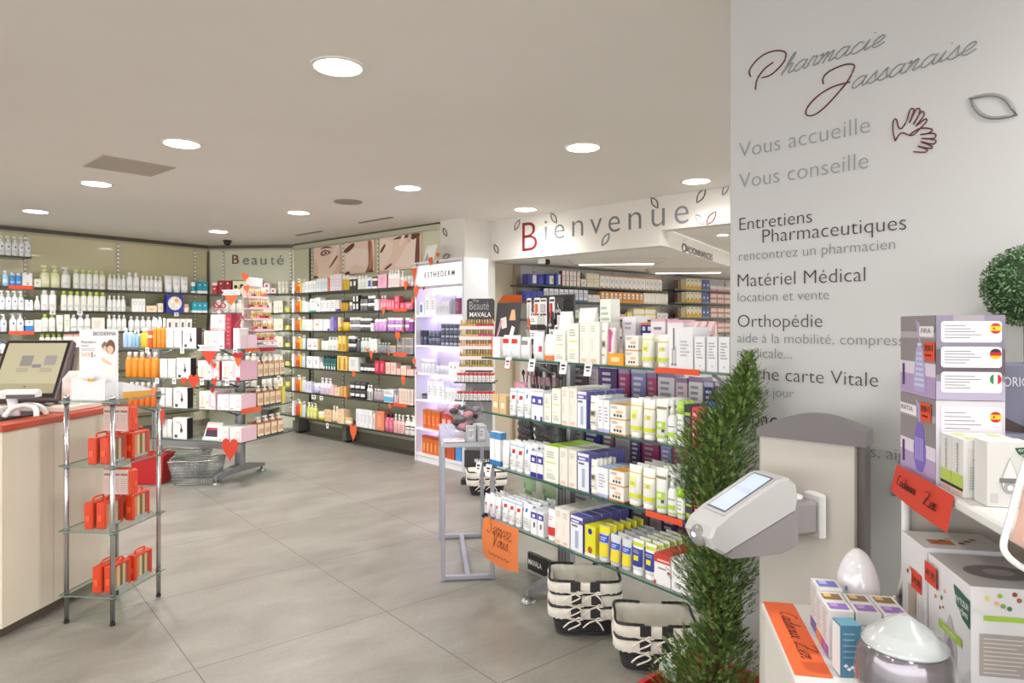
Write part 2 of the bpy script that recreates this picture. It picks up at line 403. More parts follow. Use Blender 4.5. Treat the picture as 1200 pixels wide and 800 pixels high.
def leaf_on(plane, parent, px, py, Lpx, ang, mat, r=0.006, ratio=0.42):
    t, z = plane.tz(px, py, 0.003); s = plane.xy(t).y / FPX
    pts = leaf_outline((t, z), Lpx * s, Lpx * s * ratio, math.radians(ang))
    mb = MB(); mb.tube([(p.x, 0, p.y) for p in map(Vector, pts)], r, mat, 5, True)
    q = plane.xy(0, 0.003); o = mb.build('leaf_print', None, (q.x, q.y, 0), plane.rz); keep_parent(o, parent)
for px, py, L_, a, m_ in ((565.5, 276.5, 13, 52, DK), (581.5, 291.5, 13, -58, M('#2a2828', 0.4)), (606, 263.5, 14, 55, DK), (649, 255.5, 15, -55, DK), (709.5, 280.5, 17, 52, GREY2),
                         (767, 237.5, 16, -55, DK), (821.5, 229, 19, 55, DK), (820, 257, 16, -52, M('#b9b9b9', 0.4)), (833.5, 255.5, 18, 50, B_RED), (850, 222, 14, 58, GREY1)):
    leaf_on(P_HEAD, header, px, py, L_, a, m_, 0.005)
leaf_on(P_PIL, pillar, 521.5, 272, 12, -58, DK, 0.005); leaf_on(P_PIL, pillar, 523, 300.5, 13, 10, DK, 0.005)
write(P_SIDE, 'O', 799.5, 294.3, 805, M('#3a2e28', 0.45), soffit, height_px=10.5, offset=0.01)
write(P_SIDE, 'RDONNANCES', 805.5, 295.6, 835, M('#3a2e28', 0.45), soffit, height_px=8, offset=0.012)
# raised wall letters under the ceiling of the back panel
write(P_BACK, 'B', 272, 309, 280, M('#7d1418', 0.4), wall_back, height_px=10.5, d=0.012)
for ch, px, w, hp in (('e', 284.5, 7, 8), ('a', 294.5, 7, 8), ('u', 305, 7, 7.5), ('t', 317, 4.5, 9), ('é', 324.5, 8, 11)):
    write(P_BACK, ch, px, 310, px + w, M('#77787a', 0.35), wall_back, height_px=hp, d=0.012)

# white partition with the services listed
mb = MB(); mb.cbox(0, 0.76, 0, 0.14, 0, CEIL, noise_mat('white_partition', '#b9b8b7', '#bcbbba', 1.5, 0.45), 0.004)
partition = struct(mb.build('wall_partition', None, (P_COLM.P.x, P_COLM.P.y, 0), P_COLM.rz))
SIGN_GREY, SIGN_DK = M('#8d8d8f', 0.45), M('#3f2428', 0.45)
for body, px0, py0, px1, m_ in (('Vous accueille', 866, 185, 1019.5, SIGN_GREY), ('Vous conseille', 866, 221, 1017.5, SIGN_GREY),
        ('Entretiens', 866.5, 270, 951.5, SIGN_DK), ('Pharmaceutiques', 893.5, 284.5, 1062, SIGN_DK), ('rencontrez un pharmacien', 866, 305.5, 1049, M('#77777a', 0.45)),
        ('Matériel Médical', 864.5, 336, 1014, SIGN_DK), ('location et vente', 864.5, 353.5, 971.5, M('#77777a', 0.45)), ('Orthopédie', 864.5, 383, 963.5, SIGN_DK),
        ('aide à la mobilité, compression', 864, 401, 1086, M('#77777a', 0.45)), ('médicale...', 864, 418, 928, M('#77777a', 0.45)),
        ('Borne carte Vitale', 864.5, 443, 1029, SIGN_DK), ('Mise à jour', 866, 461, 930, M('#77777a', 0.45)),
        ('Espace moulage', 862, 495, 1021, SIGN_DK), ('compresses, seringues, aiguilles', 863, 514, 1108, M('#77777a', 0.45))):
    write(P_COLM, body, px0, py0, px1, m_, partition, offset=-0.012)
Zm = lambda pts: [(840 + x * .3, y * .3) for x, y in pts]
MAROON = M('#5e1420', 0.4)
strokes_on(P_COLM, [Zm([(132,300),(126,280),(142,250),(180,215),(222,199),(255,199),(270,210),(262,240),(235,272),(205,295),(175,303)]), Zm([(220,243),(190,265),(165,295),(154,320),(151,350)])], 0.0021, MAROON, 'lettering', partition)
strokes_on(P_COLM, [Zm([(416,328),(414,308),(430,285),(465,265),(505,251),(534,252),(535,268),(515,310),(480,355),(430,410),(390,443),(360,452),(347,440),(360,410),(400,370),(455,338),(520,320)])], 0.0021, MAROON, 'lettering', partition)
def hand_on(plane, txt, px0, py0, px1, py1, mat, parent, r=0.0012):
    """slanted hand lettering along a rising baseline"""
    sts, w = hand_strokes(txt, 0.3); out = []
    t0, z0 = plane.tz(px0, py0, .002); t1, z1 = plane.tz(px1, py1, .002)
    s = (t1 - t0) / w; mb = MB()
    for st in sts: mb.tube([(p.x * s, 0, p.y * s * 0.66 + (z1 - z0) * p.x / w) for p in spline(st, 5)], r, mat, 5)
    o = mb.build('lettering', None, plane.pt(t0, .002, z0), plane.rz); keep_parent(o, parent)
hand_on(P_COLM, 'harmacie', 915, 88.5, 1034, 53, SIGN_GREY, partition, 0.0016)
hand_on(P_COLM, 'assanaise', 996, 104.5, 1141, 61.5, SIGN_GREY, partition, 0.0016)
strokes_on(P_COLM, [Zm([(697,550),(690,525),(687,500),(690,470),(700,465),(706,480),(710,498),(724,500),(742,470),(752,435),(760,424),(770,428),(764,450),(752,480),(772,440),(782,424),(794,428),(786,455),(768,485),(795,440),(806,436),(810,448),(795,470),(778,492),(808,468),(818,465),(818,476),(790,505),(770,525),(752,528),(720,518),(697,550)]),
    Zm([(752,528),(775,510),(800,500),(835,502),(842,510),(825,520),(795,525),(845,520),(856,530),(845,540),(800,540),(850,545),(855,556),(840,562),(795,552),(838,570),(835,580),(785,570),(818,582),(820,592),(800,594),(768,592)])], 0.0017, MAROON, 'hands_print', partition, k=3)
leaf_on(P_COLM, partition, 1163, 124.5, 54, -33, M('#8b8a88', 0.4), 0.0042, 0.46)
leaf_on(P_COLM, partition, 1066, 563, 54, 48, M('#8b8a88', 0.4), 0.0042, 0.46)

# ---------------------------------------------------------------- ceiling fittings
LAMP_M = M('#fffaf2', 0.4, emit=LAMP_GLOW)
def downlight(x, y, z, r, label, grp='round recessed ceiling lights'):
    t = tag(empty('ceiling_light', (x, y, z)), label, 'ceiling light', grp)
    mb = MB(); mb.lathe([(r * 1.18, -0.006), (r * 1.18, 0.0), (r, 0.0), (r, -0.006)], WHITE, 24, cap0=False, cap1=False)
    mb.loft([sring(2 * r * 1.18, 2 * r * 1.18, -0.006, 2, 24), sring(2 * r, 2 * r, -0.006, 2, 24)], WHITE, False, False)
    mb.build('rim', t)
    mb = MB(); mb.lathe([(r, -0.004), (r, -0.001)], LAMP_M, 24); mb.build('diffuser', t)
    sp = bpy.data.lights.new('lamp', 'SPOT'); sp.energy = LAMP_POWER * (r / 0.1) ** 2 * (0.6 if 'header' in label else 1.75 if y > 5.0 else 1.0); sp.color = LAMP_COLOR[:3]; sp.spot_size = math.radians(156); sp.spot_blend = 1.0; sp.shadow_soft_size = r * .9
    obj('lamp', sp, t, (0, 0, -0.012))
    return t
seen_lights = [(396, 78, 'largest round ceiling light, nearest to the front'), (213, 168, 'round ceiling light just above the grey access panel'), (683, 172.5, 'round ceiling light in front of the welcome header'),
    (478, 220, 'round ceiling light nearest the small grey loudspeaker, on its header side'), (816, 212, 'round ceiling light right against the welcome header beside the white partition'), (113, 215, 'round ceiling light just below the grey access panel'),
    (42, 247.5, 'round ceiling light nearest the till wall shelves'), (350, 249, 'round ceiling light in front of the face posters'), (616, 245, 'round ceiling light above the first header letter'), (256, 271, 'smallest round ceiling light, before the beauty lettering')]
for px, py, lb in seen_lights:
    Y = FPX * (CEIL - CAM_Z) / (HORIZON - py); downlight((px - 600) / FPX * Y, Y, CEIL, 0.10, lb)
hidden_lights = [(-2.9, 1.7), (-1.2, 0.6), (1.35, 0.75), (-4.6, 3.2), (0.2, -0.8), (-2.6, -0.9), (2.6, 3.0), (-5.7, 5.2), (-6.0, 7.0), (3.1, 4.9)]  # ceiling rows continued out of view, lamps added to light partition and far left
for x, y in hidden_lights: downlight(x, y, CEIL, 0.10, 'unseen round ceiling light added in the part of the shop outside the picture')
for px, py in ((847, 275),):
    Y = FPX * (HZ1 + 0.02 - CAM_Z) / (HORIZON - py); downlight((px - 600) / FPX * Y, Y, HZ1 + 0.02, 0.05, 'tiny round ceiling light in the rear room by the partition')
for x, y in ((3.4, 7.6), (4.3, 6.2), (2.65, 7.1)): downlight(x, y, HZ1 + 0.02, 0.09, 'unseen round ceiling light added to brighten the rear room behind the partition')  # unseen lamps, added to brighten the rear room
# linear fittings on the lowered ceiling
for k, (px, py, lb) in enumerate(((722, 304, 'long tapered ceiling lamp on the lowered ceiling, nearer the passage'), (806, 315, 'long tapered ceiling lamp on the lowered ceiling, nearer the partition'))):
    Y = FPX * (HZ0 - CAM_Z) / (HORIZON - py)
    t = tag(empty('linear_lamp', ((px - 600) / FPX * Y, Y, HZ0), math.radians(-8)), lb, 'ceiling light', 'long lamps on the lowered ceiling')
    mb = MB(); mb.loft([[(-.5, -.16, 0), (.5, -.16, 0), (.5, .16, 0), (-.5, .16, 0)], [(-.42, -.09, -.05), (.42, -.09, -.05), (.42, .09, -.05), (-.42, .09, -.05)]], M('#cfc9be', 0.4), False, True); mb.build('housing', t)
    mb = MB(); mb.box(-.38, .38, -.03, .03, -.054, -.051, M('#fff3e2', 0.4, emit=4.0)); mb.build('diffuser', t)
# access panel, loudspeaker, cameras
cz = CEIL
def cpt(px, py): Y = FPX * (CEIL - CAM_Z) / (HORIZON - py); return ((px - 600) / FPX * Y, Y)
q = [cpt(97, 194), cpt(120, 181), cpt(206, 196), cpt(177, 206)]
mb = MB(); mb.prism_z(q, CEIL - 0.006, CEIL - 0.0005, M('#b9afa3', 0.6))
ap = tag(mb.build('access_panel'), 'grey rectangular access panel in the ceiling between two round lights', 'access panel')
x, y = cpt(408, 236); mb = MB(); mb.lathe([(0.125, -0.008), (0.125, -0.0005)], M('#a39b92', 0.8), 24)
sp = tag(mb.build('ceiling_speaker', None, (x, y, CEIL)), 'flat round grey loudspeaker set in the ceiling', 'loudspeaker')
mb = MB(); mb.lathe([(0.108, -0.012), (0.108, -0.0078)], noise_mat('speaker_mesh', '#8f8880', '#a8a198', 400, 0.8), 24); mb.build('speaker_cover', sp)
x, y = cpt(266.5, 281.5); mb = MB(); mb.lathe([(0.05, -0.02), (0.055, 0.0)], BLACK, 16); mb.ball((0, 0, -0.03), 0.045, M('#151515', 0.1), 12, 8)
tag(mb.build('dome_camera', None, (x, y, CEIL)), 'small black dome camera on the ceiling before the beauty lettering', 'camera')
Y = FPX * (HZ0 - CAM_Z) / (HORIZON - 303.5); mb = MB(); mb.cbox(-.06, .02, -.03, .03, -.05, 0.0, WHITE, .01); mb.ball((0.04, 0, -0.03), 0.03, BLACK, 12, 8)
tag(mb.build('ceiling_camera', None, ((637 - 600) / FPX * Y, Y, HZ0)), 'black and white camera under the lowered ceiling by the passage', 'camera')
for k, (px, py) in enumerate(((440, 259.5), (362, 275))):   # slim air slots near the posters
    x, y = cpt(px, py - 2); mb = MB(); mb.box(-.28, .28, -.02, .02, -.008, -.0005, M('#8c857c', 0.5))
    o = mb.build('air_slot', None, (x, y, CEIL), P_RIGHT.rz); tag(o, ('slim ceiling air slot above the middle face poster', 'slim ceiling air slot above the smallest face poster')[k], 'air vent')
# ---------------------------------------------------------------- product shapes (each returns a body mesh and its part meshes)
ORD = ('first second third fourth fifth sixth seventh eighth ninth tenth eleventh twelfth thirteenth fourteenth fifteenth sixteenth seventeenth eighteenth nineteenth twentieth '
       'twenty-first twenty-second twenty-third twenty-fourth twenty-fifth twenty-sixth twenty-seventh twenty-eighth twenty-ninth thirtieth').split()
INK = '#7c7a7c'
def P_(c, r=0.5): return M(c, r)
def deco_box(mb, w, d, h, feats, e=0.0006):
    """printing on a carton: ('b',z0,z1,col) band round it, ('r',x0,x1,z0,z1,col) patch on the front, ('s',...) patch on the side ends, ('l',x0,x1,z0,z1,n,col) rows of print, ('o',x,z,r,col) disc"""
    for k, f in enumerate(feats):
        ee = e * (1 + k * 0.6); y = -d / 2 - ee
        if f[0] == 'b':
            m = P_(f[3]); z0, z1 = f[1] * h, f[2] * h
            mb.quad((-w/2, y, z0), (w/2, y, z0), (w/2, y, z1), (-w/2, y, z1), m)
            for sx in (-1, 1):
                x = sx * (w / 2 + ee); a, b = (-d/2, d/2) if sx > 0 else (d/2, -d/2)
                mb.quad((x, a, z0), (x, b, z0), (x, b, z1), (x, a, z1), m)
        elif f[0] == 'r':
            mb.quad((f[1]*w/2, y, f[3]*h), (f[2]*w/2, y, f[3]*h), (f[2]*w/2, y, f[4]*h), (f[1]*w/2, y, f[4]*h), P_(f[5]))
        elif f[0] == 's':
            for sx in (-1, 1):
                x = sx * (w / 2 + ee); a, b = (f[1]*d/2, f[2]*d/2) if sx > 0 else (f[2]*d/2, f[1]*d/2)
                mb.quad((x, a, f[3]*h), (x, b, f[3]*h), (x, b, f[4]*h), (x, a, f[4]*h), P_(f[5]))
        elif f[0] == 't':
            z = h + ee; mb.quad((f[1]*w/2, f[3]*d/2, z), (f[2]*w/2, f[3]*d/2, z), (f[2]*w/2, f[4]*d/2, z), (f[1]*w/2, f[4]*d/2, z), P_(f[5]))
        elif f[0] == 'l':
            n = f[5]; dz = (f[4] - f[3]) / n
            for i in range(n):
                q = rnd.uniform(0.6, 1.0); z0 = (f[3] + dz * (i + .25)) * h; z1 = z0 + dz * .5 * h
                mb.quad((f[1]*w/2, y, z0), ((f[1] + (f[2]-f[1])*q)*w/2, y, z0), ((f[1] + (f[2]-f[1])*q)*w/2, y, z1), (f[1]*w/2, y, z1), P_(f[6]))
        elif f[0] == 'o':
            c = [(f[1]*w/2 + f[3]*w*math.cos(q), y, f[2]*h + f[3]*w*math.sin(q)) for q in (2*math.pi*i/12 for i in range(12))]
            mb.add(c, [tuple(range(12))], P_(f[4]))
def carton(w, h, body, feats=(), d=None, top=None, side=None, flap=None):
    d = d or w * 0.75; mb = MB()
    mb.box(-w/2, w/2, -d/2, d/2, 0, h, P_(body), top=P_(top) if top else None, side=P_(side) if side else None)
    deco_box(mb, w, d, h, feats)
    parts = []
    if flap:
        f = MB(); f.box(-w*.47, w*.47, -d/2 - .0005, d*.45, h + .0002, h + .0012, P_(flap)); parts.append(('flap', f.mesh('flap')))
    return mb.mesh('carton'), parts, w, d
def wrap(mb, w, d, p, z0, z1, a0, a1, mat, e=1.015, n=8, prof=None):
    """curved label on the front of a bottle between angles a0..a1 (degrees from the front)"""
    pts = []
    for z in (z0, z1):
        k = prof(z) if prof else 1.0
        for i in range(n + 1):
            a = math.radians(-90 + a0 + (a1 - a0) * i / n); ca, sa = math.cos(a), math.sin(a)
            pts.append((w/2*k*e*math.copysign(abs(ca)**(2/p), ca), d/2*k*e*math.copysign(abs(sa)**(2/p), sa), z))
    mb.add(pts, [(i, i + 1, n + 2 + i, n + 1 + i) for i in range(n)], mat, True)
def label_feats(mb, w, d, p, hb, feats):
    for k, f in enumerate(feats):
        e = 1.012 + 0.006 * k
        if f[0] == 'b': wrap(mb, w, d, p, f[1]*hb, f[2]*hb, -179, 180, P_(f[3]), e, 20)
        elif f[0] == 'r': wrap(mb, w, d, p, f[3]*hb, f[4]*hb, f[1]*80, f[2]*80, P_(f[5]), e)
        elif f[0] == 'l':
            n = f[5]; dz = (f[4] - f[3]) / n
            for i in range(n):
                q = rnd.uniform(.6, 1); wrap(mb, w, d, p, (f[3] + dz*(i + .25))*hb, (f[3] + dz*(i + .7))*hb, f[1]*80, (f[1] + (f[2]-f[1])*q)*80, P_(f[6]), e, 4)
        elif f[0] == 'o': wrap(mb, w, d, p, f[2]*hb - f[3]*w, f[2]*hb + f[3]*w, (f[1] - f[3])*70, (f[1] + f[3])*70, P_(f[4]), e, 4)
def bottle(w, h, body, cap, feats=(), kind='flip', d=None, p=2.4, n=14, rough=0.3, fill=None):
    d = d or w * 0.72; mb = MB(); parts = []; bm = P_(body, rough)
    hb = {'flip': .80, 'pump': .72, 'spray': .68, 'round': .78, 'slim': .80, 'dome': .70}[kind] * h
    R = lambda s, z: sring(w*s, d*s, z, p, n)
    nk = min(w * .22, .014)
    if kind == 'flip': prof = [(.9, 0), (1, .03*h), (1, hb*.86), (.86, hb*.96), (.62, hb)]
    elif kind == 'dome': prof = [(.9, 0), (1, .03*h), (1, hb)]
    elif kind == 'round': prof = [(.72, 0), (.98, .12*h), (1, .3*h), (.86, hb*.72), (.5, hb*.95), (.4, hb)]
    else: prof = [(.9, 0), (1, .03*h), (1, hb*.80), (.82, hb*.92), (.45, hb)]
    mb.loft([R(s, z) for s, z in prof], bm, True, True, True)
    if fill: mb.loft([R(1.004, .03*h), R(1.004, hb*fill[0])], P_(fill[1], .3), False, False, True)
    label_feats(mb, w, d, p, hb*.8 if kind != 'dome' else hb, feats)
    cm = P_(cap, .35); c = MB()
    if kind == 'flip': c.loft([sring(w*.60, d*.66, hb, p, n), sring(w*.60, d*.66, h*.985, p, n), sring(w*.52, d*.58, h, p, n)], cm, True, True, True)
    elif kind == 'slim': c.lathe([(w*.24, hb), (w*.24, h*.985), (w*.2, h)], cm, n)
    elif kind == 'dome': c.loft([R(1.0, hb), R(1.0, hb + (h-hb)*.55), R(.8, hb + (h-hb)*.85), R(.4, h)], cm, True, True, True)
    elif kind == 'round': c.lathe([(w*.2, hb), (w*.22, hb + .02*h), (w*.22, h*.98), (w*.16, h)], cm, n)
    elif kind == 'pump':
        c.lathe([(w*.24, hb), (w*.24, hb + (h-hb)*.35), (w*.09, hb + (h-hb)*.4), (w*.09, hb + (h-hb)*.7)], cm, n)
        c.cbox(-w*.42, w*.16, -w*.11, w*.11, hb + (h-hb)*.7, h, cm, .002)
    elif kind == 'spray':
        c.lathe([(w*.26, hb), (w*.26, hb + (h-hb)*.3), (w*.16, hb + (h-hb)*.45), (w*.16, hb + (h-hb)*.6)], cm, n)
        c.lathe([(w*.22, hb + (h-hb)*.6), (w*.24, hb + (h-hb)*.65), (w*.22, h*.99), (w*.15, h)], cm, n)
    parts.append(({'pump': 'pump', 'spray': 'spray_head'}.get(kind, 'cap'), c.mesh('cap')))
    return mb.mesh('bottle'), parts, w, d
def tube_(w, h, body, cap, feats=(), d=None, n=16, capfrac=.14, crimp=None):
    d = d or w * .62; hc = h * capfrac
    mb = MB(); R = lambda sw, sd, z: sring(w*sw, d*sd, z, 2.2, n)
    mb.loft([R(.86, .9, hc), R(.92, 1, hc + .02*h), R(.96, .82, hc + .45*h), R(1, .3, h*.93), R(1.02, .09, h*.945), R(1.02, .09, h)], P_(body, .35), True, True, True)
    hb = h
    for k, f in enumerate(feats):
        def lim(z):
            a_, b_, c_ = hc + .02*h, hc + .45*h, h*.93
            if z < b_: t = max(0, (z - a_) / (b_ - a_)); return .92 + .04*t, 1 - .18*t
            t = min(1, (z - b_) / (c_ - b_)); return .96 + .04*t, .82 - .52*t
        z0, z1 = f[3 if f[0] in 'rl' else 1] * h, f[4 if f[0] in 'rl' else 2] * h
        e = 1.02 + .008 * k
        def strip(z0, z1, a0, a1, mat, nn=8):
            pts = []
            for i in range(7):
                z = z0 + (z1 - z0) * i / 6; sw, sd = lim(z)
                for j in range(nn + 1):
                    a = math.radians(-90 + a0 + (a1 - a0) * j / nn); ca, sa = math.cos(a), math.sin(a)
                    pts.append((w/2*sw*e*math.copysign(abs(ca)**(2/2.2), ca), d/2*sd*(e + .02)*math.copysign(abs(sa)**(2/2.2), sa) - .0006, z))
            mb.add(pts, [(r*(nn+1)+j, r*(nn+1)+j+1, (r+1)*(nn+1)+j+1, (r+1)*(nn+1)+j) for r in range(6) for j in range(nn)], mat, True)
        if f[0] == 'b': strip(z0, z1, -88, 88, P_(f[3], .4))
        elif f[0] == 'r': strip(z0, z1, f[1]*75, f[2]*75, P_(f[5], .4))
        elif f[0] == 'l':
            m = f[5]; dz = (z1 - z0) / m
            for i in range(m): strip(z0 + dz*(i+.25), z0 + dz*(i+.65), f[1]*75, (f[1] + (f[2]-f[1])*rnd.uniform(.6, 1))*75, P_(f[6], .5), 4)
        elif f[0] == 'o': pass
    c = MB(); c.loft([R(.80, .86, 0), R(.84, .9, .01*h), R(.84, .9, hc)], P_(cap, .4), True, True, True)
    return mb.mesh('tube'), [('cap', c.mesh('cap'))], w, d
def jar(w, h, body, lid, feats=(), n=14, lidfrac=.38):
    hb = h * (1 - lidfrac); mb = MB(); mb.lathe([(w*.45, 0), (w*.5, h*.06), (w*.5, hb)], P_(body, .3), n)
    label_feats(mb, w, w, 2.0, hb, feats)
    c = MB(); c.lathe([(w*.5, hb), (w*.51, hb + .02*h), (w*.51, h*.97), (w*.47, h)], P_(lid, .35), n)
    return mb.mesh('jar'), [('lid', c.mesh('lid'))], w, w
def pack(w, h, body, feats=(), d=None, header=None):
    """soft pillow packet standing upright"""
    d = d or w * .28; mb = MB(); R = lambda sw, sd, z: sring(w*sw, d*sd, z, 2.6, 14)
    mb.loft([R(1, .12, 0), R(1, .5, .05*h), R(.96, 1, .3*h), R(.95, 1, .6*h), R(.98, .5, .9*h), R(1, .1, .96*h), R(1, .1, h)], P_(body, .3), True, True, True)
    label_feats(mb, w*.97, d*1.0, 2.6, h, feats)
    return mb.mesh('packet'), [], w, d

# ---------------------------------------------------------------- registering and placing the products
_items = []          # objects waiting for their ordinals: (obj, description, place, category, px, row, stack)
def place(proto, name, loc, rz, desc, where, cat, px, row=0, stack=0, flat=False):
    body, parts, w, d = proto
    o = obj(name, body, None, loc, rz)
    for pn, pm in parts: obj(pn, pm, o)
    _items.append((o, desc, where, cat, px, row, stack))
    return o
class Shelf:
    """The front edge line of one shelf: plane + distance of that edge to the wall line + height of its upper face."""
    def __init__(s, plane, d, z, where): s.pl, s.d, s.z, s.where = plane, d, z, where
    def sh(s, px): return s.pl.t(px, s.d)
    def scale(s, px): return s.pl.xy(s.sh(px), s.d).y / FPX
def row(shelf, px0, px1, n, maker, desc, name, cat, hp=None, h=None, rows=1, stack=1, back=0.015, gap=0.94, rowgap=1.08, jit=0.03, start=0, dmax=None, yaw=None, **kw):
    """n like products side by side on a shelf between two picture columns of its front edge"""
    t0, t1 = shelf.sh(px0), shelf.sh(px1); cell = (t1 - t0) / n; w = abs(cell) * gap
    sc = shelf.pl.xy((t0 + t1) / 2, shelf.d).y / FPX
    hh = h or hp * sc
    if maker is carton and 'd' not in kw: kw['d'] = min(dmax or 0.10, max(0.03, w * .8))
    proto = maker(w, hh, **kw); d = proto[3]
    for r in range(start, rows):
        for i in range(n):
            t = t0 + cell * (i + .5); dd = shelf.d - back - d / 2 - r * d * rowgap - rnd.uniform(0, .004)
            for k in range(stack):
                p = shelf.pl.pt(t, dd, shelf.z + .0008 + k * (hh + .0006))
                place(proto, name, p, shelf.pl.rz + (yaw if yaw is not None else rnd.uniform(-jit, jit)), desc, shelf.where, cat, pxof(p.x, p.y), r, k)
def finish_labels():
    by = {}
    for it in _items: by.setdefault((it[1], it[2]), []).append(it)
    for (desc, where), L in by.items():
        rows_ = sorted({i[5] for i in L}); 
        for r in rows_:
            R = [i for i in L if i[5] == r]; st = max(i[6] for i in R)
            cols = sorted(R, key=lambda i: i[4]); base = [i for i in cols if i[6] == 0]
            for k, it in enumerate(base):
                mine = [i for i in R if abs(i[4] - it[4]) < 1e-6] if st else [it]
                for m in mine:
                    lab = desc + ', ' + where
                    if len(base) > 1: lab += ', ' + ORD[min(k, 29)] + ' from left'
                    if st: lab += (', bottom', ', top', ', upper')[0 if m[6] == 0 else (1 if m[6] == st else 2)]
                    if len(rows_) > 1: lab += (', front row', ', second row', ', third row', ', fourth row', ', fifth row', ', sixth row')[r]
                    tag(m[0], lab, m[3], (desc + ' ' + where) if len(L) > 1 else None)

# ---------------------------------------------------------------- shelving
SHELF_DARK = M('#4e4f48', 0.25); SHELF_EDGE = M('#3c3d38', 0.3)
def rack(name, label, plane, t0, t1, d, zs, rails, rail_z, cat='shelving', thick=0.018, wall_gap=0.012, mats=(SHELF_DARK, SHELF_EDGE), legs=()):
    t = tag(empty(name, plane.pt(0, 0, 0), plane.rz), label, cat)
    for z, a, b in zs:
        mb = MB(); mb.box(a if a is not None else t0, b if b is not None else t1, -d, -wall_gap, z - thick, z, mats[0], front=mats[1]); mb.build('shelf', t)
    for x in rails:
        mb = MB(); mb.box(x - .014, x + .014, -wall_gap, -.001, rail_z[0], rail_z[1], M('#b5af95', .4))
        z = rail_z[0] + .02
        while z < rail_z[1] - .03:
            mb.quad((x - .013, -wall_gap - .0006, z), (x + .013, -wall_gap - .0006, z), (x + .013, -wall_gap - .0006, z + .028), (x - .013, -wall_gap - .0006, z + .028), M('#fbfaf6', .4)); z += .05
        mb.build('slotted_rail', t)
    for x in legs:
        mb = MB(); z = min(q[0] for q in zs) - thick; mb.prism([(x - .05, z), (x - .03, .02), (x + .03, .02), (x + .05, z)], -.20, -.06, M('#6b6a64', .4)); mb.box(x - .035, x + .035, -.19, -.07, 0.0, .02, BLACK); mb.build('bracket_leg', t)
    return t
# ---------------------------------------------------------------- wall racks
ZL = [2.15, 1.823, 1.565, 1.328, 1.095, 0.85, 0.58, 0.28]
DL, DB, DR = 0.30, 0.28, 0.30
tL = lambda px: P_LEFT.t(px, DL)
rack('shelf_rack', 'long dark glass shelving on the olive wall behind the till', P_LEFT, -5.5, -0.30, DL, [(ZL[0], -5.5, tL(37))] + [(z, None, None) for z in ZL[1:]],
     [P_LEFT.t(29, 0), P_LEFT.t(138, 0), P_LEFT.t(228, 0)], (0.25, CEIL - 0.08))
rack('shelf_rack', 'short dark shelving under the raised beauty lettering', P_BACK, 0.03, 1.02, DB, [(z, None, None) for z in ZL[1:]], [P_BACK.t(262, 0), P_BACK.t(341, 0)], (0.25, CEIL - 0.08), legs=(0.9,))
ZR = [1.81, 1.567, 1.333, 1.095, 0.868, 0.558, 0.238]
rack('shelf_rack', 'seven tier dark shelving below the face posters', P_RIGHT, 0.12, 2.90, DR, [(z, None, None) for z in ZR], [P_RIGHT.t(366.5), P_RIGHT.t(403), P_RIGHT.t(443.7)], (0.2, CEIL - 0.08), legs=(0.42, 1.5))
WT, WB, WP = 'shelf of till wall', 'shelf under beauty sign', 'shelf of poster wall'
SL = [Shelf(P_LEFT, DL, z, ('top ' if i == 0 else ORD[i] + ' ') + WT) for i, z in enumerate(ZL)]
SB = [Shelf(P_BACK, DB, z, ORD[i] + ' ' + WB) for i, z in enumerate(ZL[1:])]
SR = [Shelf(P_RIGHT, DR, z, ORD[i] + ' ' + WP) for i, z in enumerate(ZR)]
BT, PB, TB, BX, JR = 'lotion_bottle', 'pump_bottle', 'cream_tube', 'product_box', 'cosmetic_jar'
SK = dict(n=12)
lab = [('l', -.6, .6, .25, .5, 3, '#b9bbbd')]
bl = lab + [('o', 0, .78, .16, '#2a62b0')]
# till wall
row(SL[0], -22, -2, 2, bottle, 'blue and white pump bottle', PB, 'pump bottle', hp=25, body='#e8f0f6', cap='#3f7fc8', kind='pump', feats=[('b', .5, .8, '#5c9bd8')])
row(SL[0], -1, 38, 5, bottle, 'white pump bottle with blue dot', PB, 'pump bottle', hp=23, body='#eceff2', cap='#e8eaec', kind='pump', feats=bl)
row(SL[1], -14, 2, 2, bottle, 'grey blue bottle', BT, 'bottle', hp=17, body='#9aa4b4', cap='#c9ced6', feats=lab)
row(SL[1], 3.5, 11, 1, bottle, 'pale blue bottle with white cap', BT, 'bottle', hp=18, body='#a9cdea', cap='#e6eef4', feats=[('r', -.7, .7, .3, .7, '#d6e6f4')])
row(SL[1], 12, 26.5, 2, bottle, 'bright blue bottle', BT, 'bottle', hp=15.5, body='#3f8fdc', cap='#d9e6f2', feats=[('r', -.6, .6, .35, .6, '#8fc0ee')])
row(SL[1], 27, 39, 1, carton, 'white box with blue tab', BX, 'box', hp=16, body='#eceae6', feats=[('r', -.1, .15, .88, 1, '#3f7fc8'), ('l', -.2, .3, .12, .3, 2, '#555a66')])
row(SL[1], 41, 49, 1, carton, 'small cream box', BX, 'box', hp=9.5, body='#f0efe2', feats=[('l', -.6, .6, .3, .7, 3, '#b9b9a8')])
row(SL[1], 48.5, 72.5, 2, bottle, 'large pale green pump bottle', PB, 'pump bottle', hp=26, body='#dcdfae', cap='#e4ebb4', kind='pump', feats=[('r', -.7, .7, .3, .8, '#e8e8cc')], p=2.1)
row(SL[1], 73, 85, 1, bottle, 'large white pump bottle', PB, 'pump bottle', hp=24.5, body='#e9eae4', cap='#f2f2ee', kind='pump', feats=lab, p=2.1)
row(SL[1], 87, 125, 5, bottle, 'white bottle with lime cap', BT, 'bottle', hp=22.5, body='#ecede4', cap='#cfe08c', feats=lab)
row(SL[1], 127.5, 148.5, 4, bottle, 'slim white bottle', BT, 'bottle', hp=18, body='#edeeec', cap='#f1f1ef', kind='slim', feats=lab)
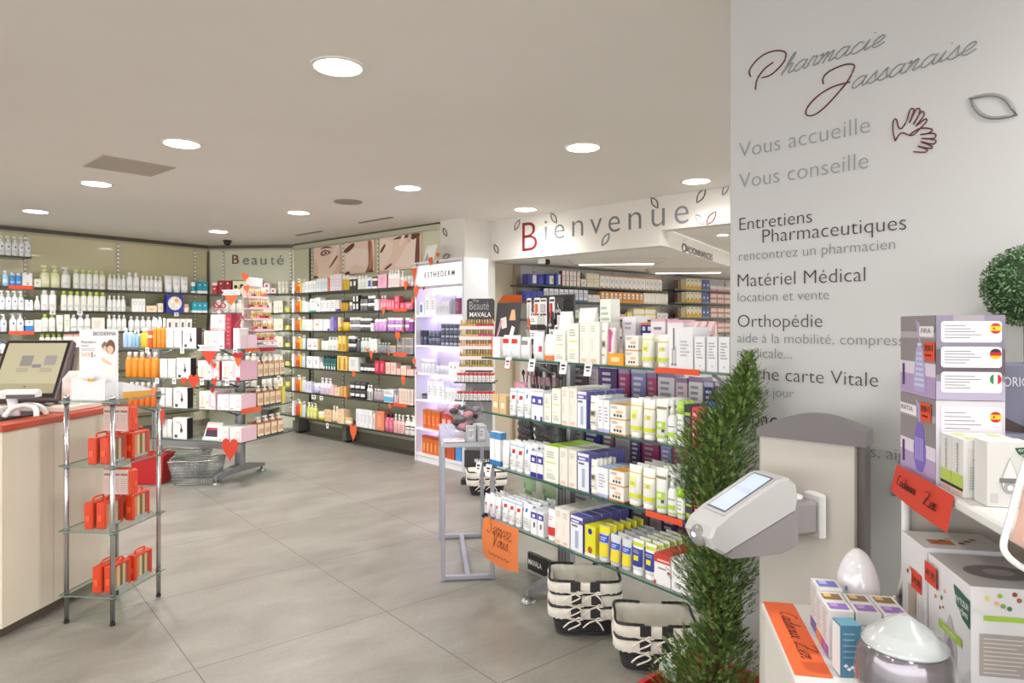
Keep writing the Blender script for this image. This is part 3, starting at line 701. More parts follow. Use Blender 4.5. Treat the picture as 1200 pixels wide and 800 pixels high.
row(SL[1], 149.5, 165, 2, bottle, 'broad white bottle', BT, 'bottle', hp=21.5, body='#eceeec', cap='#f1f1ef', kind='slim', feats=lab)
row(SL[1], 166, 191.5, 5, bottle, 'white bottle with screw cap', BT, 'bottle', hp=18, body='#ececec', cap='#f3f3f3', kind='slim', feats=lab)
row(SL[1], 194.5, 222.5, 3, tube_, 'white upright tube with pale blue foot', TB, 'tube', hp=19.5, body='#efefee', cap='#c9d8ea', feats=[('l', -.4, .4, .45, .6, 2, '#b7c4d4')])
row(SL[1], 225.5, 231, 1, jar, 'teal jar with white foot', JR, 'jar', hp=13, body='#2f9fb0', lid='#eef0f0', feats=[('b', 0, .3, '#eef0f0')])
row(SL[1], 232, 244, 2, carton, 'teal box with white foot', BX, 'box', hp=14, body='#2fa3bb', feats=[('b', 0, .22, '#f0f2f0'), ('o', 0, .7, .16, '#d3eef2')])
row(SL[2], -8, 29.5, 5, bottle, 'white pump bottle with blue dot', PB, 'pump bottle', hp=22.5, body='#edf0f2', cap='#f4f4f4', kind='pump', feats=bl)
row(SL[2], 30, 39.5, 1, carton, 'low white box with blue tab', BX, 'box', hp=12, body='#eeeeec', feats=[('r', -.1, .2, .8, 1, '#2a62b0'), ('l', -.5, .5, .3, .6, 2, '#b5b8be')])
row(SL[2], 41, 48.5, 1, bottle, 'rounded white bottle', BT, 'bottle', hp=17, body='#edeeea', cap='#f2f2ee', kind='round', feats=lab)
row(SL[2], 49, 68, 2, bottle, 'tall white bottle', BT, 'bottle', hp=24, body='#eeeeec', cap='#f0f0ee', feats=lab)
row(SL[2], 72.5, 125.5, 7, bottle, 'white bottle with lime cap', BT, 'bottle', hp=23, body='#eceee4', cap='#bcd95a', feats=lab)
row(SL[2], 127, 148.5, 4, bottle, 'slim white bottle', BT, 'bottle', hp=18.5, body='#edeeec', cap='#f1f1ef', kind='slim', feats=lab)
row(SL[2], 155.5, 171, 4, carton, 'white upright box', BX, 'box', hp=15.5, body='#f0efee', feats=[('l', -.5, .5, .5, .8, 3, '#b9b4b4')])
row(SL[2], 172, 185, 1, carton, 'low beige box', BX, 'box', hp=7.5, body='#e6d9bd', feats=[('r', -.5, .5, .3, .6, '#d8b890')])
row(SL[2], 185.5, 192, 1, carton, 'beige cube box', BX, 'box', hp=10.5, body='#e6dcc6', feats=[('r', -.5, .5, .3, .6, '#dcc29a')])
row(SL[2], 195.5, 216, 1, carton, 'royal blue gift box with round picture', BX, 'box', hp=20, body='#2c35a8', feats=[('o', 0, .53, .42, '#e5d8c4'), ('r', -.5, -.1, .55, .72, '#f2f0ea'), ('r', 0, .5, .35, .5, '#f4f2ee'), ('o', .2, .7, .12, '#d9a86a'), ('r', -.4, -.1, .3, .45, '#c7d4da')], d=.06)
row(SL[2], 217, 223, 1, jar, 'beige jar with pink lid', JR, 'jar', hp=10, body='#efe5d6', lid='#e4a993', feats=[])
row(SL[2], 226, 244, 3, carton, 'teal box with white foot', BX, 'box', hp=12.5, body='#2fa3bb', feats=[('b', 0, .22, '#f0f2f0'), ('o', 0, .7, .16, '#d3eef2')])
row(SL[3], -16, 9.5, 3, bottle, 'blue white pump bottle', PB, 'pump bottle', hp=21, body='#e2e4ee', cap='#f4f4f4', kind='pump', feats=bl)
row(SL[3], 12, 29.5, 2, bottle, 'white pump bottle with blue dot', PB, 'pump bottle', hp=22, body='#edf0f2', cap='#f4f4f4', kind='pump', feats=bl)
row(SL[3], 30.5, 39.5, 1, carton, 'white and blue box', BX, 'box', hp=13.5, body='#eef0f2', feats=[('b', 0, .52, '#2f86d6'), ('r', -.3, .3, .75, .9, '#7ba4d4')])
row(SL[3], 41, 49.5, 1, carton, 'pale green white box', BX, 'box', hp=14, body='#edf0e4', feats=[('l', -.6, .6, .3, .7, 3, '#bcc2ac')])
row(SL[3], 50, 66.5, 2, bottle, 'white bottle with lime cap', BT, 'bottle', hp=20.5, body='#eceee4', cap='#aed13f', feats=lab)
row(SL[3], 67, 76, 1, tube_, 'pale white tube', TB, 'tube', hp=20, body='#eef0e6', cap='#e9ece0', feats=[('l', -.5, .5, .4, .6, 3, '#b9bda9')])
row(SL[3], 76.5, 82.5, 1, carton, 'tall pale green box', BX, 'box', hp=20, body='#eaeedd', feats=[('l', -.6, .6, .3, .7, 3, '#bcc2ac')])
row(SL[3], 83.5, 108, 3, bottle, 'white bottle with grey band', BT, 'bottle', hp=20, body='#eeeeea', cap='#eeeeea', kind='slim', feats=[('l', -.6, .6, .35, .5, 2, '#8d9088')])
row(SL[3], 108.5, 124, 1, carton, 'wide cream box', BX, 'box', hp=16, body='#eeeade', feats=[('l', -.7, .7, .2, .8, 5, '#cfcabc')])
row(SL[3], 126.5, 149.5, 4, bottle, 'slim white bottle', BT, 'bottle', hp=19, body='#eceee8', cap='#f1f1ef', kind='slim', feats=lab)
row(SL[3], 152, 192, 6, bottle, 'white bottle', BT, 'bottle', hp=17, body='#ececec', cap='#d9dcdf', kind='slim', feats=lab)
row(SL[3], 196, 226, 4, carton, 'white box with black print', BX, 'box', hp=14, body='#edebe8', feats=[('r', -.4, .3, .3, .7, '#6f6a6c')])
row(SL[4], -12, 20.5, 5, bottle, 'white bottle with blue cap', BT, 'bottle', hp=15, body='#edf0f0', cap='#2f62b8', kind='slim', feats=lab)
row(SL[4], 47, 74, 4, bottle, 'white bottle with lime cap', BT, 'bottle', hp=22, body='#eceee4', cap='#bcd95a', feats=lab)
row(SL[4], 75, 98, 2, carton, 'white box with pink print', BX, 'box', hp=21, body='#efe9e4', feats=[('b', .85, 1, '#e2a99c')])
row(SL[5], -10, 1.5, 1, carton, 'teal box', BX, 'box', hp=15, body='#1f6f7c')
row(SL[5], 2, 14, 3, bottle, 'white bottle with blue cap', BT, 'bottle', hp=15, body='#edf0f0', cap='#2f62b8', kind='slim', feats=lab)
row(SL[5], 60, 130, 8, carton, 'cream box', BX, 'box', hp=16, body='#ece7dc', feats=lab)
# back panel
row(SB[0], 247.5, 253.5, 1, carton, 'slim red and white box', BX, 'box', hp=13, body='#c8363a', top='#f2eeea', feats=[('b', .75, 1, '#f0ecea'), ('o', 0, .45, .2, '#f4e9e6')])
row(SB[0], 254, 270.5, 2, carton, 'dark red box', BX, 'box', hp=15.5, body='#9b1c2c', feats=[('o', -.1, .78, .14, '#f2dcdc'), ('r', -.1, .4, .3, .5, '#b8424e')])
row(SB[0], 271.5, 287.5, 1, carton, 'cream green box with black dots', BX, 'box', hp=16, body='#e9e6c0', feats=[('b', .92, 1, '#6f7a3a'), ('o', -.55, .5, .14, '#2a2724'), ('o', .4, .55, .16, '#3a2f2a'), ('r', -.2, .2, .25, .5, '#d8a83a')])
row(SB[0], 288.5, 297, 1, carton, 'crimson box with white ring', BX, 'box', hp=15, body='#c2334a', feats=[('o', .1, .62, .28, '#f2eeee'), ('o', .1, .62, .12, '#c2334a'), ('b', 0, .2, '#f0dfe0')])
row(SB[0], 297.5, 307, 1, carton, 'pink red box', BX, 'box', hp=13, body='#d8606c', feats=[('o', 0, .6, .2, '#f7eded'), ('r', -.7, -.3, .1, .4, '#f6eeee')])
row(SB[0], 308, 315.5, 1, carton, 'white box with red flower', BX, 'box', hp=6, body='#f0eaec', feats=[('o', 0, .5, .26, '#cf5668')], stack=2)
row(SB[0], 316, 322.5, 1, carton, 'small white box with red flower', BX, 'box', hp=6, body='#f0eaec', feats=[('o', 0, .5, .26, '#cf5668')])
row(SB[0], 324.5, 337.5, 3, jar, 'small cream jar', JR, 'jar', hp=7, body='#e9e6d2', lid='#f2f0e4', stack=2)
for k in (1, 2, 3, 4, 5):
    row(SB[k], 305, 318, 2, bottle, 'white bottle with beige cap', BT, 'bottle', hp=15, body='#ece8de', cap='#d9c7a2', feats=lab)
    row(SB[k], 320, 331, 2, carton, 'cream upright box', BX, 'box', hp=14, body='#efe9d6', feats=lab)
    row(SB[k], 332.5, 339.5, 1, jar, 'yellow jar', JR, 'jar', hp=6, body='#e8e06a', lid='#efe98c')
    row(SB[k], 250, 300, 6, bottle, 'pale tinted bottle', BT, 'bottle', hp=15, body='#e6e0d6', cap='#f1eee8', feats=lab)
# poster wall: the same start on every shelf, then its own products
for k in range(7):
    hh = (14.5, 15, 14.5, 14.5, 15, 15.5, 16.5)[k]
    if k == 3: row(SR[k], 341.5, 344, 1, carton, 'slim white box', BX, 'box', hp=hh, body='#f2f0ee')
    else: row(SR[k], 340.5, 343.3, 1, carton, 'slim white box', BX, 'box', hp=hh, body='#f2f0ee')
    row(SR[k], 343.6, 350, 1, bottle, 'amber orange pump bottle', PB, 'pump bottle', hp=hh + 3, body=('#e38a1e', '#df7a22', '#dc6f22', '#e58f28', '#e07c1e', '#d96a20', '#c95322')[k], cap='#f2eee8', kind='pump', feats=[('r', -.5, .5, .2, .75, '#c9561e')])
    row(SR[k], 350.3, 352, 1, carton, 'slim yellow box', BX, 'box', hp=hh, body='#eecb5a')
    row(SR[k], 352.2, 355.8, 2, bottle, 'slim pale blue bottle', BT, 'bottle', hp=hh + 2, body='#cfe2e8', cap='#e6e6e2', kind='slim')
LINE = lambda c='#a9a9ac': [('l', -.6, .6, .25, .75, 4, c)]
r = SR[0]
row(r, 356, 359.5, 2, carton, 'narrow white box', BX, 'box', hp=13, body='#f2f1ee', feats=LINE())
row(r, 359.8, 369, 3, carton, 'white box with green edge', BX, 'box', hp=13.5, body='#efefea', feats=LINE() + [('b', 0, .06, '#b9d7c6')])
row(r, 369.3, 382.5, 4, carton, 'white box with pale blue edge', BX, 'box', hp=15.5, body='#eef1f2', feats=LINE('#b9cbd6') + [('r', .6, 1, 0, 1, '#bcd9e2')])
row(r, 382.8, 385, 1, carton, 'slim orange box', BX, 'box', hp=16, body='#e5703c')
row(r, 385.3, 398.5, 4, carton, 'tall pale pink box', BX, 'box', hp=19.5, body='#efe4ec', feats=LINE('#d9bfd2'))
row(r, 399, 407, 2, bottle, 'golden bottle with clear cap', BT, 'bottle', hp=18, body='#dcb92c', cap='#ece8dc', kind='dome', feats=[('r', -.4, .4, .1, .6, '#c79d1c')])
row(r, 408, 416, 2, carton, 'black and white box', BX, 'box', hp=15.5, body='#3c3a3a', feats=[('b', .8, 1, '#f0eeec'), ('r', -.6, .6, .3, .65, '#e9e6e2')])
row(r, 416.5, 428, 3, bottle, 'pale clear bottle', BT, 'bottle', hp=16, body='#e4e7e0', cap='#f2f2ee', feats=LINE('#9aa39a'))
row(r, 428.5, 434, 1, carton, 'white and blue box', BX, 'box', hp=13, body='#e9e9ee', feats=[('r', -.6, .7, .2, .75, '#5c62a4')])
row(r, 434.5, 440.5, 1, carton, 'dark box with white lid', BX, 'box', hp=14, body='#5a4448', feats=[('b', .65, .85, '#f0eeec'), ('b', 0, .18, '#f0eeec')])
row(r, 441, 451.8, 1, carton, 'rose pink box', BX, 'box', hp=16, body='#eab2c6', side='#d6789c', feats=[('l', -.5, .5, .2, .8, 5, '#d894ae')])
row(r, 452.5, 466, 4, bottle, 'tall white bottle with pink print', BT, 'bottle', hp=20.5, body='#f3eeea', cap='#f5f1ee', feats=[('r', -.5, .5, .2, .8, '#e8c8c8')])
row(r, 466.5, 471.5, 1, bottle, 'white spray bottle', BT, 'bottle', hp=19, body='#f2edea', cap='#f5f1ee', kind='spray', feats=[('r', -.5, .5, .2, .8, '#e3b9bd')])
row(r, 472, 482.5, 3, jar, 'pinkish jar with grey lid', JR, 'jar', hp=12.5, body='#ecd2d0', lid='#d2d8d4')
r = SR[1]
row(r, 356, 360, 2, carton, 'narrow white box', BX, 'box', hp=12, body='#f2f1ee', feats=LINE())
row(r, 360.3, 368.5, 2, bottle, 'white bottle with teal foot', BT, 'bottle', hp=16, body='#f1f1ee', cap='#f1f1ee', kind='dome', feats=[('b', 0, .16, '#3fb59a'), ('o', 0, .6, .1, '#8a8a86')])
row(r, 368.8, 374, 1, carton, 'white box with dark spots', BX, 'box', hp=16.5, body='#f0efec', feats=[('o', 0, .45, .15, '#3f3a3a'), ('o', -.5, .6, .08, '#55504e')])
row(r, 374.5, 391.5, 3, carton, 'broad white box', BX, 'box', hp=13.5, body='#f1f1f1', feats=LINE('#c6c6ca'))
row(r, 392, 396, 1, carton, 'white box with blue foot', BX, 'box', hp=13, body='#eee9e4', feats=[('b', 0, .2, '#4a4cb4')])
row(r, 397, 405.5, 3, bottle, 'golden perfume bottle', BT, 'bottle', hp=12.5, body='#c99a2a', cap='#3b2a1e', kind='slim')
row(r, 406.5, 411, 1, jar, 'white and grey jar', JR, 'jar', hp=10, body='#8d8a92', lid='#f2f0f0')
row(r, 411.5, 419, 2, carton, 'black box with white square', BX, 'box', hp=9, body='#33312f', feats=[('r', -.5, .6, .2, .9, '#f2f0ec')], stack=2)
row(r, 419.5, 428, 2, bottle, 'grey bottle with black cap', BT, 'bottle', hp=17, body='#77767a', cap='#26262a', feats=[('b', .55, .75, '#e9e7e4')])
row(r, 428.5, 436.5, 2, jar, 'black jar with white lid', JR, 'jar', hp=8.5, body='#3a3739', lid='#f2f0ec', stack=2)
row(r, 437, 442.5, 2, carton, 'slim white box with pink stripe', BX, 'box', hp=13, body='#f2ecec', feats=[('r', -.2, .5, .1, .9, '#e3b3bf')])
row(r, 443.5, 450.5, 2, bottle, 'rose bottle with white cap', BT, 'bottle', hp=17, body='#e27f96', cap='#f3ecec', kind='slim', feats=LINE('#f1d5da'))
row(r, 451, 460.5, 3, carton, 'pink red upright box', BX, 'box', hp=13.5, body='#e46a82', feats=[('b', .88, 1, '#a1283c'), ('r', -.4, .4, .2, .7, '#efb0b8')])
row(r, 461, 466.5, 1, carton, 'red pink box', BX, 'box', hp=8, body='#de5872', feats=LINE('#f3c4cc'), stack=2)
row(r, 467.5, 472, 1, carton, 'small coral box', BX, 'box', hp=8, body='#e46a78', feats=LINE('#f3c4cc'))
row(r, 472.5, 482.5, 1, carton, 'wide coral box', BX, 'box', hp=8.5, body='#e0607a', feats=LINE('#f3c4cc'))
r = SR[2]
row(r, 356, 365, 2, carton, 'white box with yellow print', BX, 'box', hp=13, body='#f2f0ee', feats=[('r', -.6, .5, .25, .5, '#f2e29a'), ('r', -.3, .4, .75, .85, '#d8b7c4')])
row(r, 365.5, 377, 1, carton, 'broad white box with orange emblem', BX, 'box', hp=13.5, body='#f2f0ee', feats=[('r', -.6, .2, .45, .62, '#e9b22e'), ('o', .2, .82, .05, '#7da05a')])
row(r, 377.5, 385.5, 1, carton, 'broad white box with violet corner', BX, 'box', hp=13.5, body='#f2f0f2', feats=[('r', .3, 1, 0, .2, '#6a4cb4')])
row(r, 386, 389.5, 1, carton, 'lilac box', BX, 'box', hp=16, body='#a292d4', feats=LINE('#8470c4'))
row(r, 389.8, 393.5, 1, carton, 'deep violet box', BX, 'box', hp=16.5, body='#6a50a8', feats=LINE('#9c86d0'))
row(r, 394.5, 398, 1, carton, 'cream yellow box', BX, 'box', hp=16, body='#ecdfa4', feats=[('b', 0, .3, '#d2a63a')])
row(r, 398.5, 406, 1, bottle, 'golden yellow bottle with plum cap', BT, 'bottle', hp=15, body='#dcb82e', cap='#4c2a44', kind='dome')
row(r, 407, 419, 3, jar, 'grey jar with white lid', JR, 'jar', hp=8, body='#807f84', lid='#f1efec', stack=2)
row(r, 419.5, 432, 3, jar, 'dark jar with white lid', JR, 'jar', hp=7.5, body='#4b4a4e', lid='#f1efec', stack=2)
row(r, 433, 436, 1, carton, 'slim white box beside the lilac bottles', BX, 'box', hp=9.5, body='#f3f1f0')
row(r, 436.5, 450, 3, bottle, 'lilac bottle with white cap', BT, 'bottle', hp=14.5, body='#cf97cf', cap='#f2ecf0', kind='dome', feats=LINE('#b679b8'))
row(r, 451.5, 460, 2, jar, 'violet jar with white lid', JR, 'jar', hp=8, body='#b87fc0', lid='#f3eef2', stack=2)
row(r, 460.5, 469, 2, jar, 'pale violet jar with white lid', JR, 'jar', hp=8, body='#c08cc6', lid='#f3eef2', stack=2)
row(r, 471.5, 477.5, 1, jar, 'purple jar with white lid', JR, 'jar', hp=8, body='#a95fb0', lid='#f3eef2', stack=2)
row(r, 478, 483, 1, carton, 'deep purple box', BX, 'box', hp=14, body='#8a3f8f', feats=[('b', .82, 1, '#f0e8f0')])
r = SR[3]
row(r, 358.5, 371, 2, carton, 'white box with red spots', BX, 'box', hp=13, body='#f2f0ee', feats=[('o', -.3, .6, .07, '#b94a5a'), ('o', .3, .5, .07, '#b94a5a'), ('r', -.5, .6, .28, .4, '#c98a92')])
row(r, 371.5, 373.5, 1, carton, 'slim olive box', BX, 'box', hp=12, body='#b39a4a')
row(r, 374, 381.5, 2, jar, 'white jar', JR, 'jar', hp=11, body='#efeeea', lid='#f3f2f0')
row(r, 382, 393.5, 3, bottle, 'white bottle with clear cap', BT, 'bottle', hp=16, body='#eeeeea', cap='#d9ddd6', feats=[('r', -.4, .4, .3, .6, '#cfdccd')])
row(r, 394.5, 404, 2, carton, 'tall gold box', BX, 'box', hp=18, body='#e2bd58', feats=[('r', -.7, .7, .05, .45, '#c2912a'), ('r', -.3, .3, .5, .95, '#f0e0aa')])
row(r, 405.5, 414, 2, jar, 'black and white jar', JR, 'jar', hp=9, body='#2f2d30', lid='#eeecea', stack=2)
row(r, 414.5, 420, 1, bottle, 'dark grey bottle', BT, 'bottle', hp=15, body='#5a5a60', cap='#8a8a90', kind='slim')
row(r, 420.5, 432, 3, bottle, 'silvery white bottle', BT, 'bottle', hp=17, body='#d2d6d2', cap='#f1f1ee', kind='slim', feats=[('r', -.4, .5, .2, .5, '#9fb4a4')])
row(r, 432.5, 440.5, 2, carton, 'white box with green edge', BX, 'box', hp=16, body='#ecefea', feats=[('r', .5, 1, 0, 1, '#c4e2c2')])
row(r, 441, 455, 4, bottle, 'small grey bottle', BT, 'bottle', hp=12, body='#8f9096', cap='#c9c4ba', kind='slim')
row(r, 455.5, 463, 1, carton, 'silver grey box with tan lid', BX, 'box', hp=9, body='#98989e', top='#d8b27c', feats=[('b', .85, 1, '#dcb784')])
row(r, 463.5, 483, 2, carton, 'silver patterned box with tan lid', BX, 'box', hp=9.5, body='#9a99a0', top='#d8b27c', feats=[('b', .86, 1, '#dcb784'), ('l', -.8, .8, .1, .8, 5, '#6f6f78')], stack=2)
r = SR[4]
row(r, 357.5, 373, 2, carton, 'white box with dark dots', BX, 'box', hp=13.5, body='#f0eeee', feats=[('o', 0, .45, .08, '#4a3a40'), ('o', -.3, .65, .06, '#6a5a60'), ('o', .3, .62, .06, '#6a5a60')])
row(r, 373.5, 376, 1, jar, 'small white jar by the green bottles', JR, 'jar', hp=8, body='#f0eeea', lid='#e6d6cc')
row(r, 376.5, 391.8, 5, bottle, 'dark green bottle', BT, 'bottle', hp=16, body='#1f5f58', cap='#163f44', feats=[('r', -.3, .4, 0, .35, '#dfe9e4'), ('r', -.4, .4, .5, .65, '#79aaa2')])
row(r, 393.5, 405.5, 2, carton, 'gold box with bottle print', BX, 'box', hp=17, body='#e4c26c', feats=[('r', -.5, .5, .05, .5, '#b9862a'), ('r', -.2, .2, .5, .85, '#8a6a2a')])
row(r, 407, 419, 1, carton, 'large pale grey box', BX, 'box', hp=16.5, body='#dfe0de', feats=[('l', -.6, .4, .3, .8, 4, '#bfc2c2')])
row(r, 419.5, 437, 4, jar, 'black jar with white label', JR, 'jar', hp=10.5, body='#2c2a2b', lid='#3a3839', feats=[('r', -.8, .8, .3, .85, '#eceae8')])
row(r, 437.5, 449, 2, carton, 'red box', BX, 'box', hp=14.5, body='#c62f4c', feats=[('l', -.5, .6, .2, .8, 4, '#ec9fae')])
row(r, 450, 462.5, 2, carton, 'pale pink box', BX, 'box', hp=13.5, body='#efc6bd', feats=LINE('#d29a92'))
row(r, 463, 467.5, 1, carton, 'low pale pink box', BX, 'box', hp=7, body='#efcfc6', feats=LINE('#d9a8a0'))
row(r, 468, 474.5, 1, carton, 'light pink cube box', BX, 'box', hp=11, body='#f0d3c8', feats=LINE('#d9a8a0'))
row(r, 475, 483, 1, carton, 'low rose beige box', BX, 'box', hp=7, body='#eac8bf', feats=LINE('#d9a8a0'))
r = SR[5]
row(r, 356, 363.5, 2, carton, 'lavender white box', BX, 'box', hp=12.5, body='#dcd8ea', feats=LINE('#b9b2d2'))
row(r, 364, 371.5, 1, jar, 'lavender jar with white lid', JR, 'jar', hp=11.5, body='#b9b4d8', lid='#f2eef4')
row(r, 372.5, 386, 3, bottle, 'pale lilac pump bottle', PB, 'pump bottle', hp=19, body='#e6dde4', cap='#f2ecf0', kind='pump', feats=[('r', -.6, .6, .15, .7, '#cdb7cc')])
row(r, 386.3, 390, 1, carton, 'pale pink stacked box', BX, 'box', hp=6, body='#e2bcc0', stack=2)
row(r, 390.5, 396.5, 1, carton, 'peach box', BX, 'box', hp=10, body='#eccbb0', feats=LINE('#d2a47e'))
row(r, 397, 404.5, 2, carton, 'tan gold box', BX, 'box', hp=12, body='#cf9c56', feats=[('r', -.2, .2, 0, 1, '#e7c48c')])
row(r, 407, 425, 3, jar, 'black jar with white square', JR, 'jar', hp=9.5, body='#2b2a2c', lid='#454348', feats=[('r', -.7, .7, .4, .95, '#f2f0ee')], stack=2)
row(r, 428, 434, 2, bottle, 'slim white bottle with black band', BT, 'bottle', hp=17.5, body='#f1efee', cap='#e9e7e6', kind='slim', feats=[('r', -.4, .6, .1, .9, '#8c8a8c')])
row(r, 436, 447.5, 4, bottle, 'slender grey bottle', BT, 'bottle', hp=14, body='#b8aab2', cap='#f3f1f0', kind='slim', feats=[('b', 0, .2, '#7d7178')])
row(r, 448, 459.5, 1, carton, 'white box with sky blue foot', BX, 'box', hp=14.5, body='#efeff2', feats=[('b', .05, .45, '#6cb8e0'), ('l', -.8, .8, .65, .9, 2, '#a8a8b0')])
row(r, 460, 464.5, 2, bottle, 'small pink bottle', BT, 'bottle', hp=12, body='#e8bcc4', cap='#d9d4d2', kind='slim')
row(r, 465.5, 482.5, 5, carton, 'tall pale pink box with green edge', BX, 'box', hp=18, body='#efd6cc', feats=[('r', -.9, -.5, .1, .9, '#a9c8b4'), ('l', -.2, .7, .15, .85, 5, '#dca8a0')])
r = SR[6]
row(r, 357, 368.5, 3, bottle, 'lime yellow pump bottle', PB, 'pump bottle', hp=18, body='#d3d66a', cap='#f0efe2', kind='pump', feats=[('r', -.6, .6, .2, .7, '#e6e8a4')])
row(r, 369, 377, 1, jar, 'yellow jar with white lid', JR, 'jar', hp=9.5, body='#dcd56c', lid='#f4f2ea')
row(r, 378.5, 386.5, 2, carton, 'peach beige box', BX, 'box', hp=6.5, body='#e8c49c', feats=LINE('#d2a06a'), stack=2)
row(r, 387, 393.5, 2, bottle, 'cream peach bottle', BT, 'bottle', hp=19, body='#ecd4b2', cap='#f2e7d4', kind='round')
row(r, 394, 401.5, 1, carton, 'peach stacked box', BX, 'box', hp=5.5, body='#ecd0ac', feats=LINE('#d9a878'), stack=3)
row(r, 402, 409, 2, jar, 'pale peach jar', JR, 'jar', hp=8, body='#f0dcc2', lid='#e8b488')
row(r, 415.5, 434.8, 4, carton, 'tall grey white box', BX, 'box', hp=20.5, body='#e9e9ee', feats=LINE('#c2c2cc'))
row(r, 435.3, 438.2, 1, carton, 'slim patterned box', BX, 'box', hp=18, body='#e2d9d0', feats=LINE('#a88a80'))
row(r, 438.6, 448.5, 1, carton, 'tall coral orange box', BX, 'box', hp=22, body='#e58a68', feats=[('l', -.5, .5, .2, .8, 6, '#f0b89c')])
row(r, 449, 458.5, 2, bottle, 'rose bottle with black cap', BT, 'bottle', hp=21, body='#e06a8c', cap='#2c2628', kind='slim', feats=[('l', -.5, .5, .3, .9, 4, '#f3c4d0')])
row(r, 459, 471.5, 3, bottle, 'pale pink spray bottle', BT, 'bottle', hp=22, body='#f0c4c0', cap='#f3f0ec', kind='spray', feats=[('l', -.5, .5, .2, .9, 5, '#e2848c')])
row(r, 472, 484, 2, bottle, 'white pump bottle with black and red bands', PB, 'pump bottle', hp=23, body='#f3f1ee', cap='#f3f1ee', kind='pump', feats=[('b', .45, .52, '#4a1a24'), ('b', .7, .8, '#2c2a2c')])

# ---------------------------------------------------------------- orange strips, price tickets on the wall racks
def strip(shelf, px0, px1, label, drop=0.025, hgt=0.03, mat=None, name='shelf_strip', cat='shelf strip', dd=0.0025):
    t0, t1 = shelf.sh(px0), shelf.sh(px1)
    mb = MB(); mb.box(0, t1 - t0, -.0012, 0, 0, hgt, mat or ORANGE)
    p = shelf.pl.pt(t0, shelf.d + dd - .0012, shelf.z - drop)
    return tag(mb.build(name, None, p, shelf.pl.rz), label, cat)
strip(SL[1], 10, 39, 'orange paper strip on the shelf edge below bright blue bottles', .03, .04)
strip(SL[3], 10, 40, 'orange paper strip on the shelf edge under blue dot pump bottles', .03, .04)
strip(SR[1], 461, 477, 'orange paper strip under the coral boxes of the poster wall', .02, .03)
strip(SR[3], 461, 477, 'orange paper strip under the silver patterned boxes', .028, .04)
strip(SR[5], 461, 477, 'orange paper strip under tall pink green boxes', .028, .035)
def ticket(shelf, px, label, w=.055, h=.045, drop=.045, tilt=0.0, grp=None, ink='#3a3638'):
    t = shelf.sh(px); mb = MB(); mb.box(-w/2, w/2, -.001, 0, 0, h, PAPER); mb.box(-w*.32, w*.3, -.0016, -.001, h*.55, h*.75, P_(ink)); mb.box(-w*.2, w*.25, -.0016, -.001, h*.25, h*.42, P_('#8a8688'))
    o = mb.build('price_ticket', None, shelf.pl.pt(t, shelf.d + .004, shelf.z - drop), shelf.pl.rz); o.rotation_euler[1] = tilt
    return tag(o, label, 'price ticket', grp)
ticket(SL[2], 61.5, 'white price ticket under the tall white bottles of the till wall'); ticket(SL[2], 93.5, 'white price ticket under the lime capped bottles of the till wall'); ticket(SL[2], 206.5, 'white price ticket under the royal blue gift box')
ticket(SR[5], 368, 'white price ticket under the lavender jar', .09, .05, .07); ticket(SR[5], 377, 'white price ticket under the lilac pump bottles', .07, .05, .07); ticket(SR[6], 384, 'white price ticket under the peach beige boxes', .05, .06, .08)

# ---------------------------------------------------------------- face posters over the poster wall
SKIN, SKIN2, SKIN3, DKHAIR = P_('#f8dcc8'), P_('#eec9b2'), P_('#fdeadb'), P_('#6a4234')
def poster(px0, pyT0, px1, pyT1, pyB0, label, art):
    t0, t1 = P_RIGHT.t(px0), P_RIGHT.t(px1); zt = P_RIGHT.z(px0, pyT0); zb = P_RIGHT.z(px0, pyB0)
    w, h = t1 - t0, zt - zb
    mb = MB(); mb.cbox(0, w, -.03, 0, 0, h, SKIN, .002)
    for k, (pts, m) in enumerate(art):
        sp = spline([(x * w, 0, y * h) for x, y in pts], 5, True)
        sp = [Vector((min(max(p.x, .002), w - .002), -.0305 - .0006 * k, min(max(p.z, .002), h - .002))) for p in sp]
        mb.add(sp, [tuple(range(len(sp)))], m)
    q = P_RIGHT.pt(t0, .002, zb)
    return tag(mb.build('face_poster', None, q, P_RIGHT.rz), label, 'poster')
poster(370, 291, 400.5, 287, 327, 'smallest face poster, one open eye and fingers on a cheek', [
    ([(0, 0), (.12, .02), (.2, .3), (.05, .62), (0, .7)], SKIN2), ([(0.28, .82), (.45, .9), (.68, .8), (.5, .72), (.32, .72)], P_('#8a5d4c')), ([(.36, .8), (.48, .85), (.58, .8), (.48, .74)], P_('#e9e2dc')), ([(.43, .8), (.48, .84), (.53, .8), (.48, .75)], P_('#3b4a58')),
    ([(.25, .93), (.5, 1), (.75, .92), (.5, .95)], P_('#5a3a2e')), ([(.62, .35), (.75, .5), (.98, .98), (.9, .98), (.7, .62)], SKIN3), ([(.62, .33), (.7, .36), (.92, .6), (.9, .66)], DKHAIR), ([(.02, .02), (.2, .02), (.16, .08), (.05, .1)], DKHAIR), ([(.7, .02), (.98, .02), (.98, .4), (.85, .25)], SKIN2)])
poster(405.5, 286, 440.5, 280.5, 322, 'middle face poster, soft cheek with dark hair beside it', [
    ([(0, .78), (.3, .98), (.36, .88), (.12, .7)], DKHAIR), ([(.1, .1), (.4, .3), (.75, .2), (.8, .7), (.4, .8), (.1, .6)], SKIN3), ([(.74, .0), (.84, .3), (.82, .98), (.92, .98), (.98, .4), (.95, .0)], P_('#a06a55')), ([(.88, .1), (.97, .4), (.94, .95), (.9, .5)], P_('#c88f78')), ([(0, .0), (.22, .02), (.15, .1)], P_('#6a3a30')), ([(.75, 0), (.98, 0), (.95, .08)], DKHAIR)])
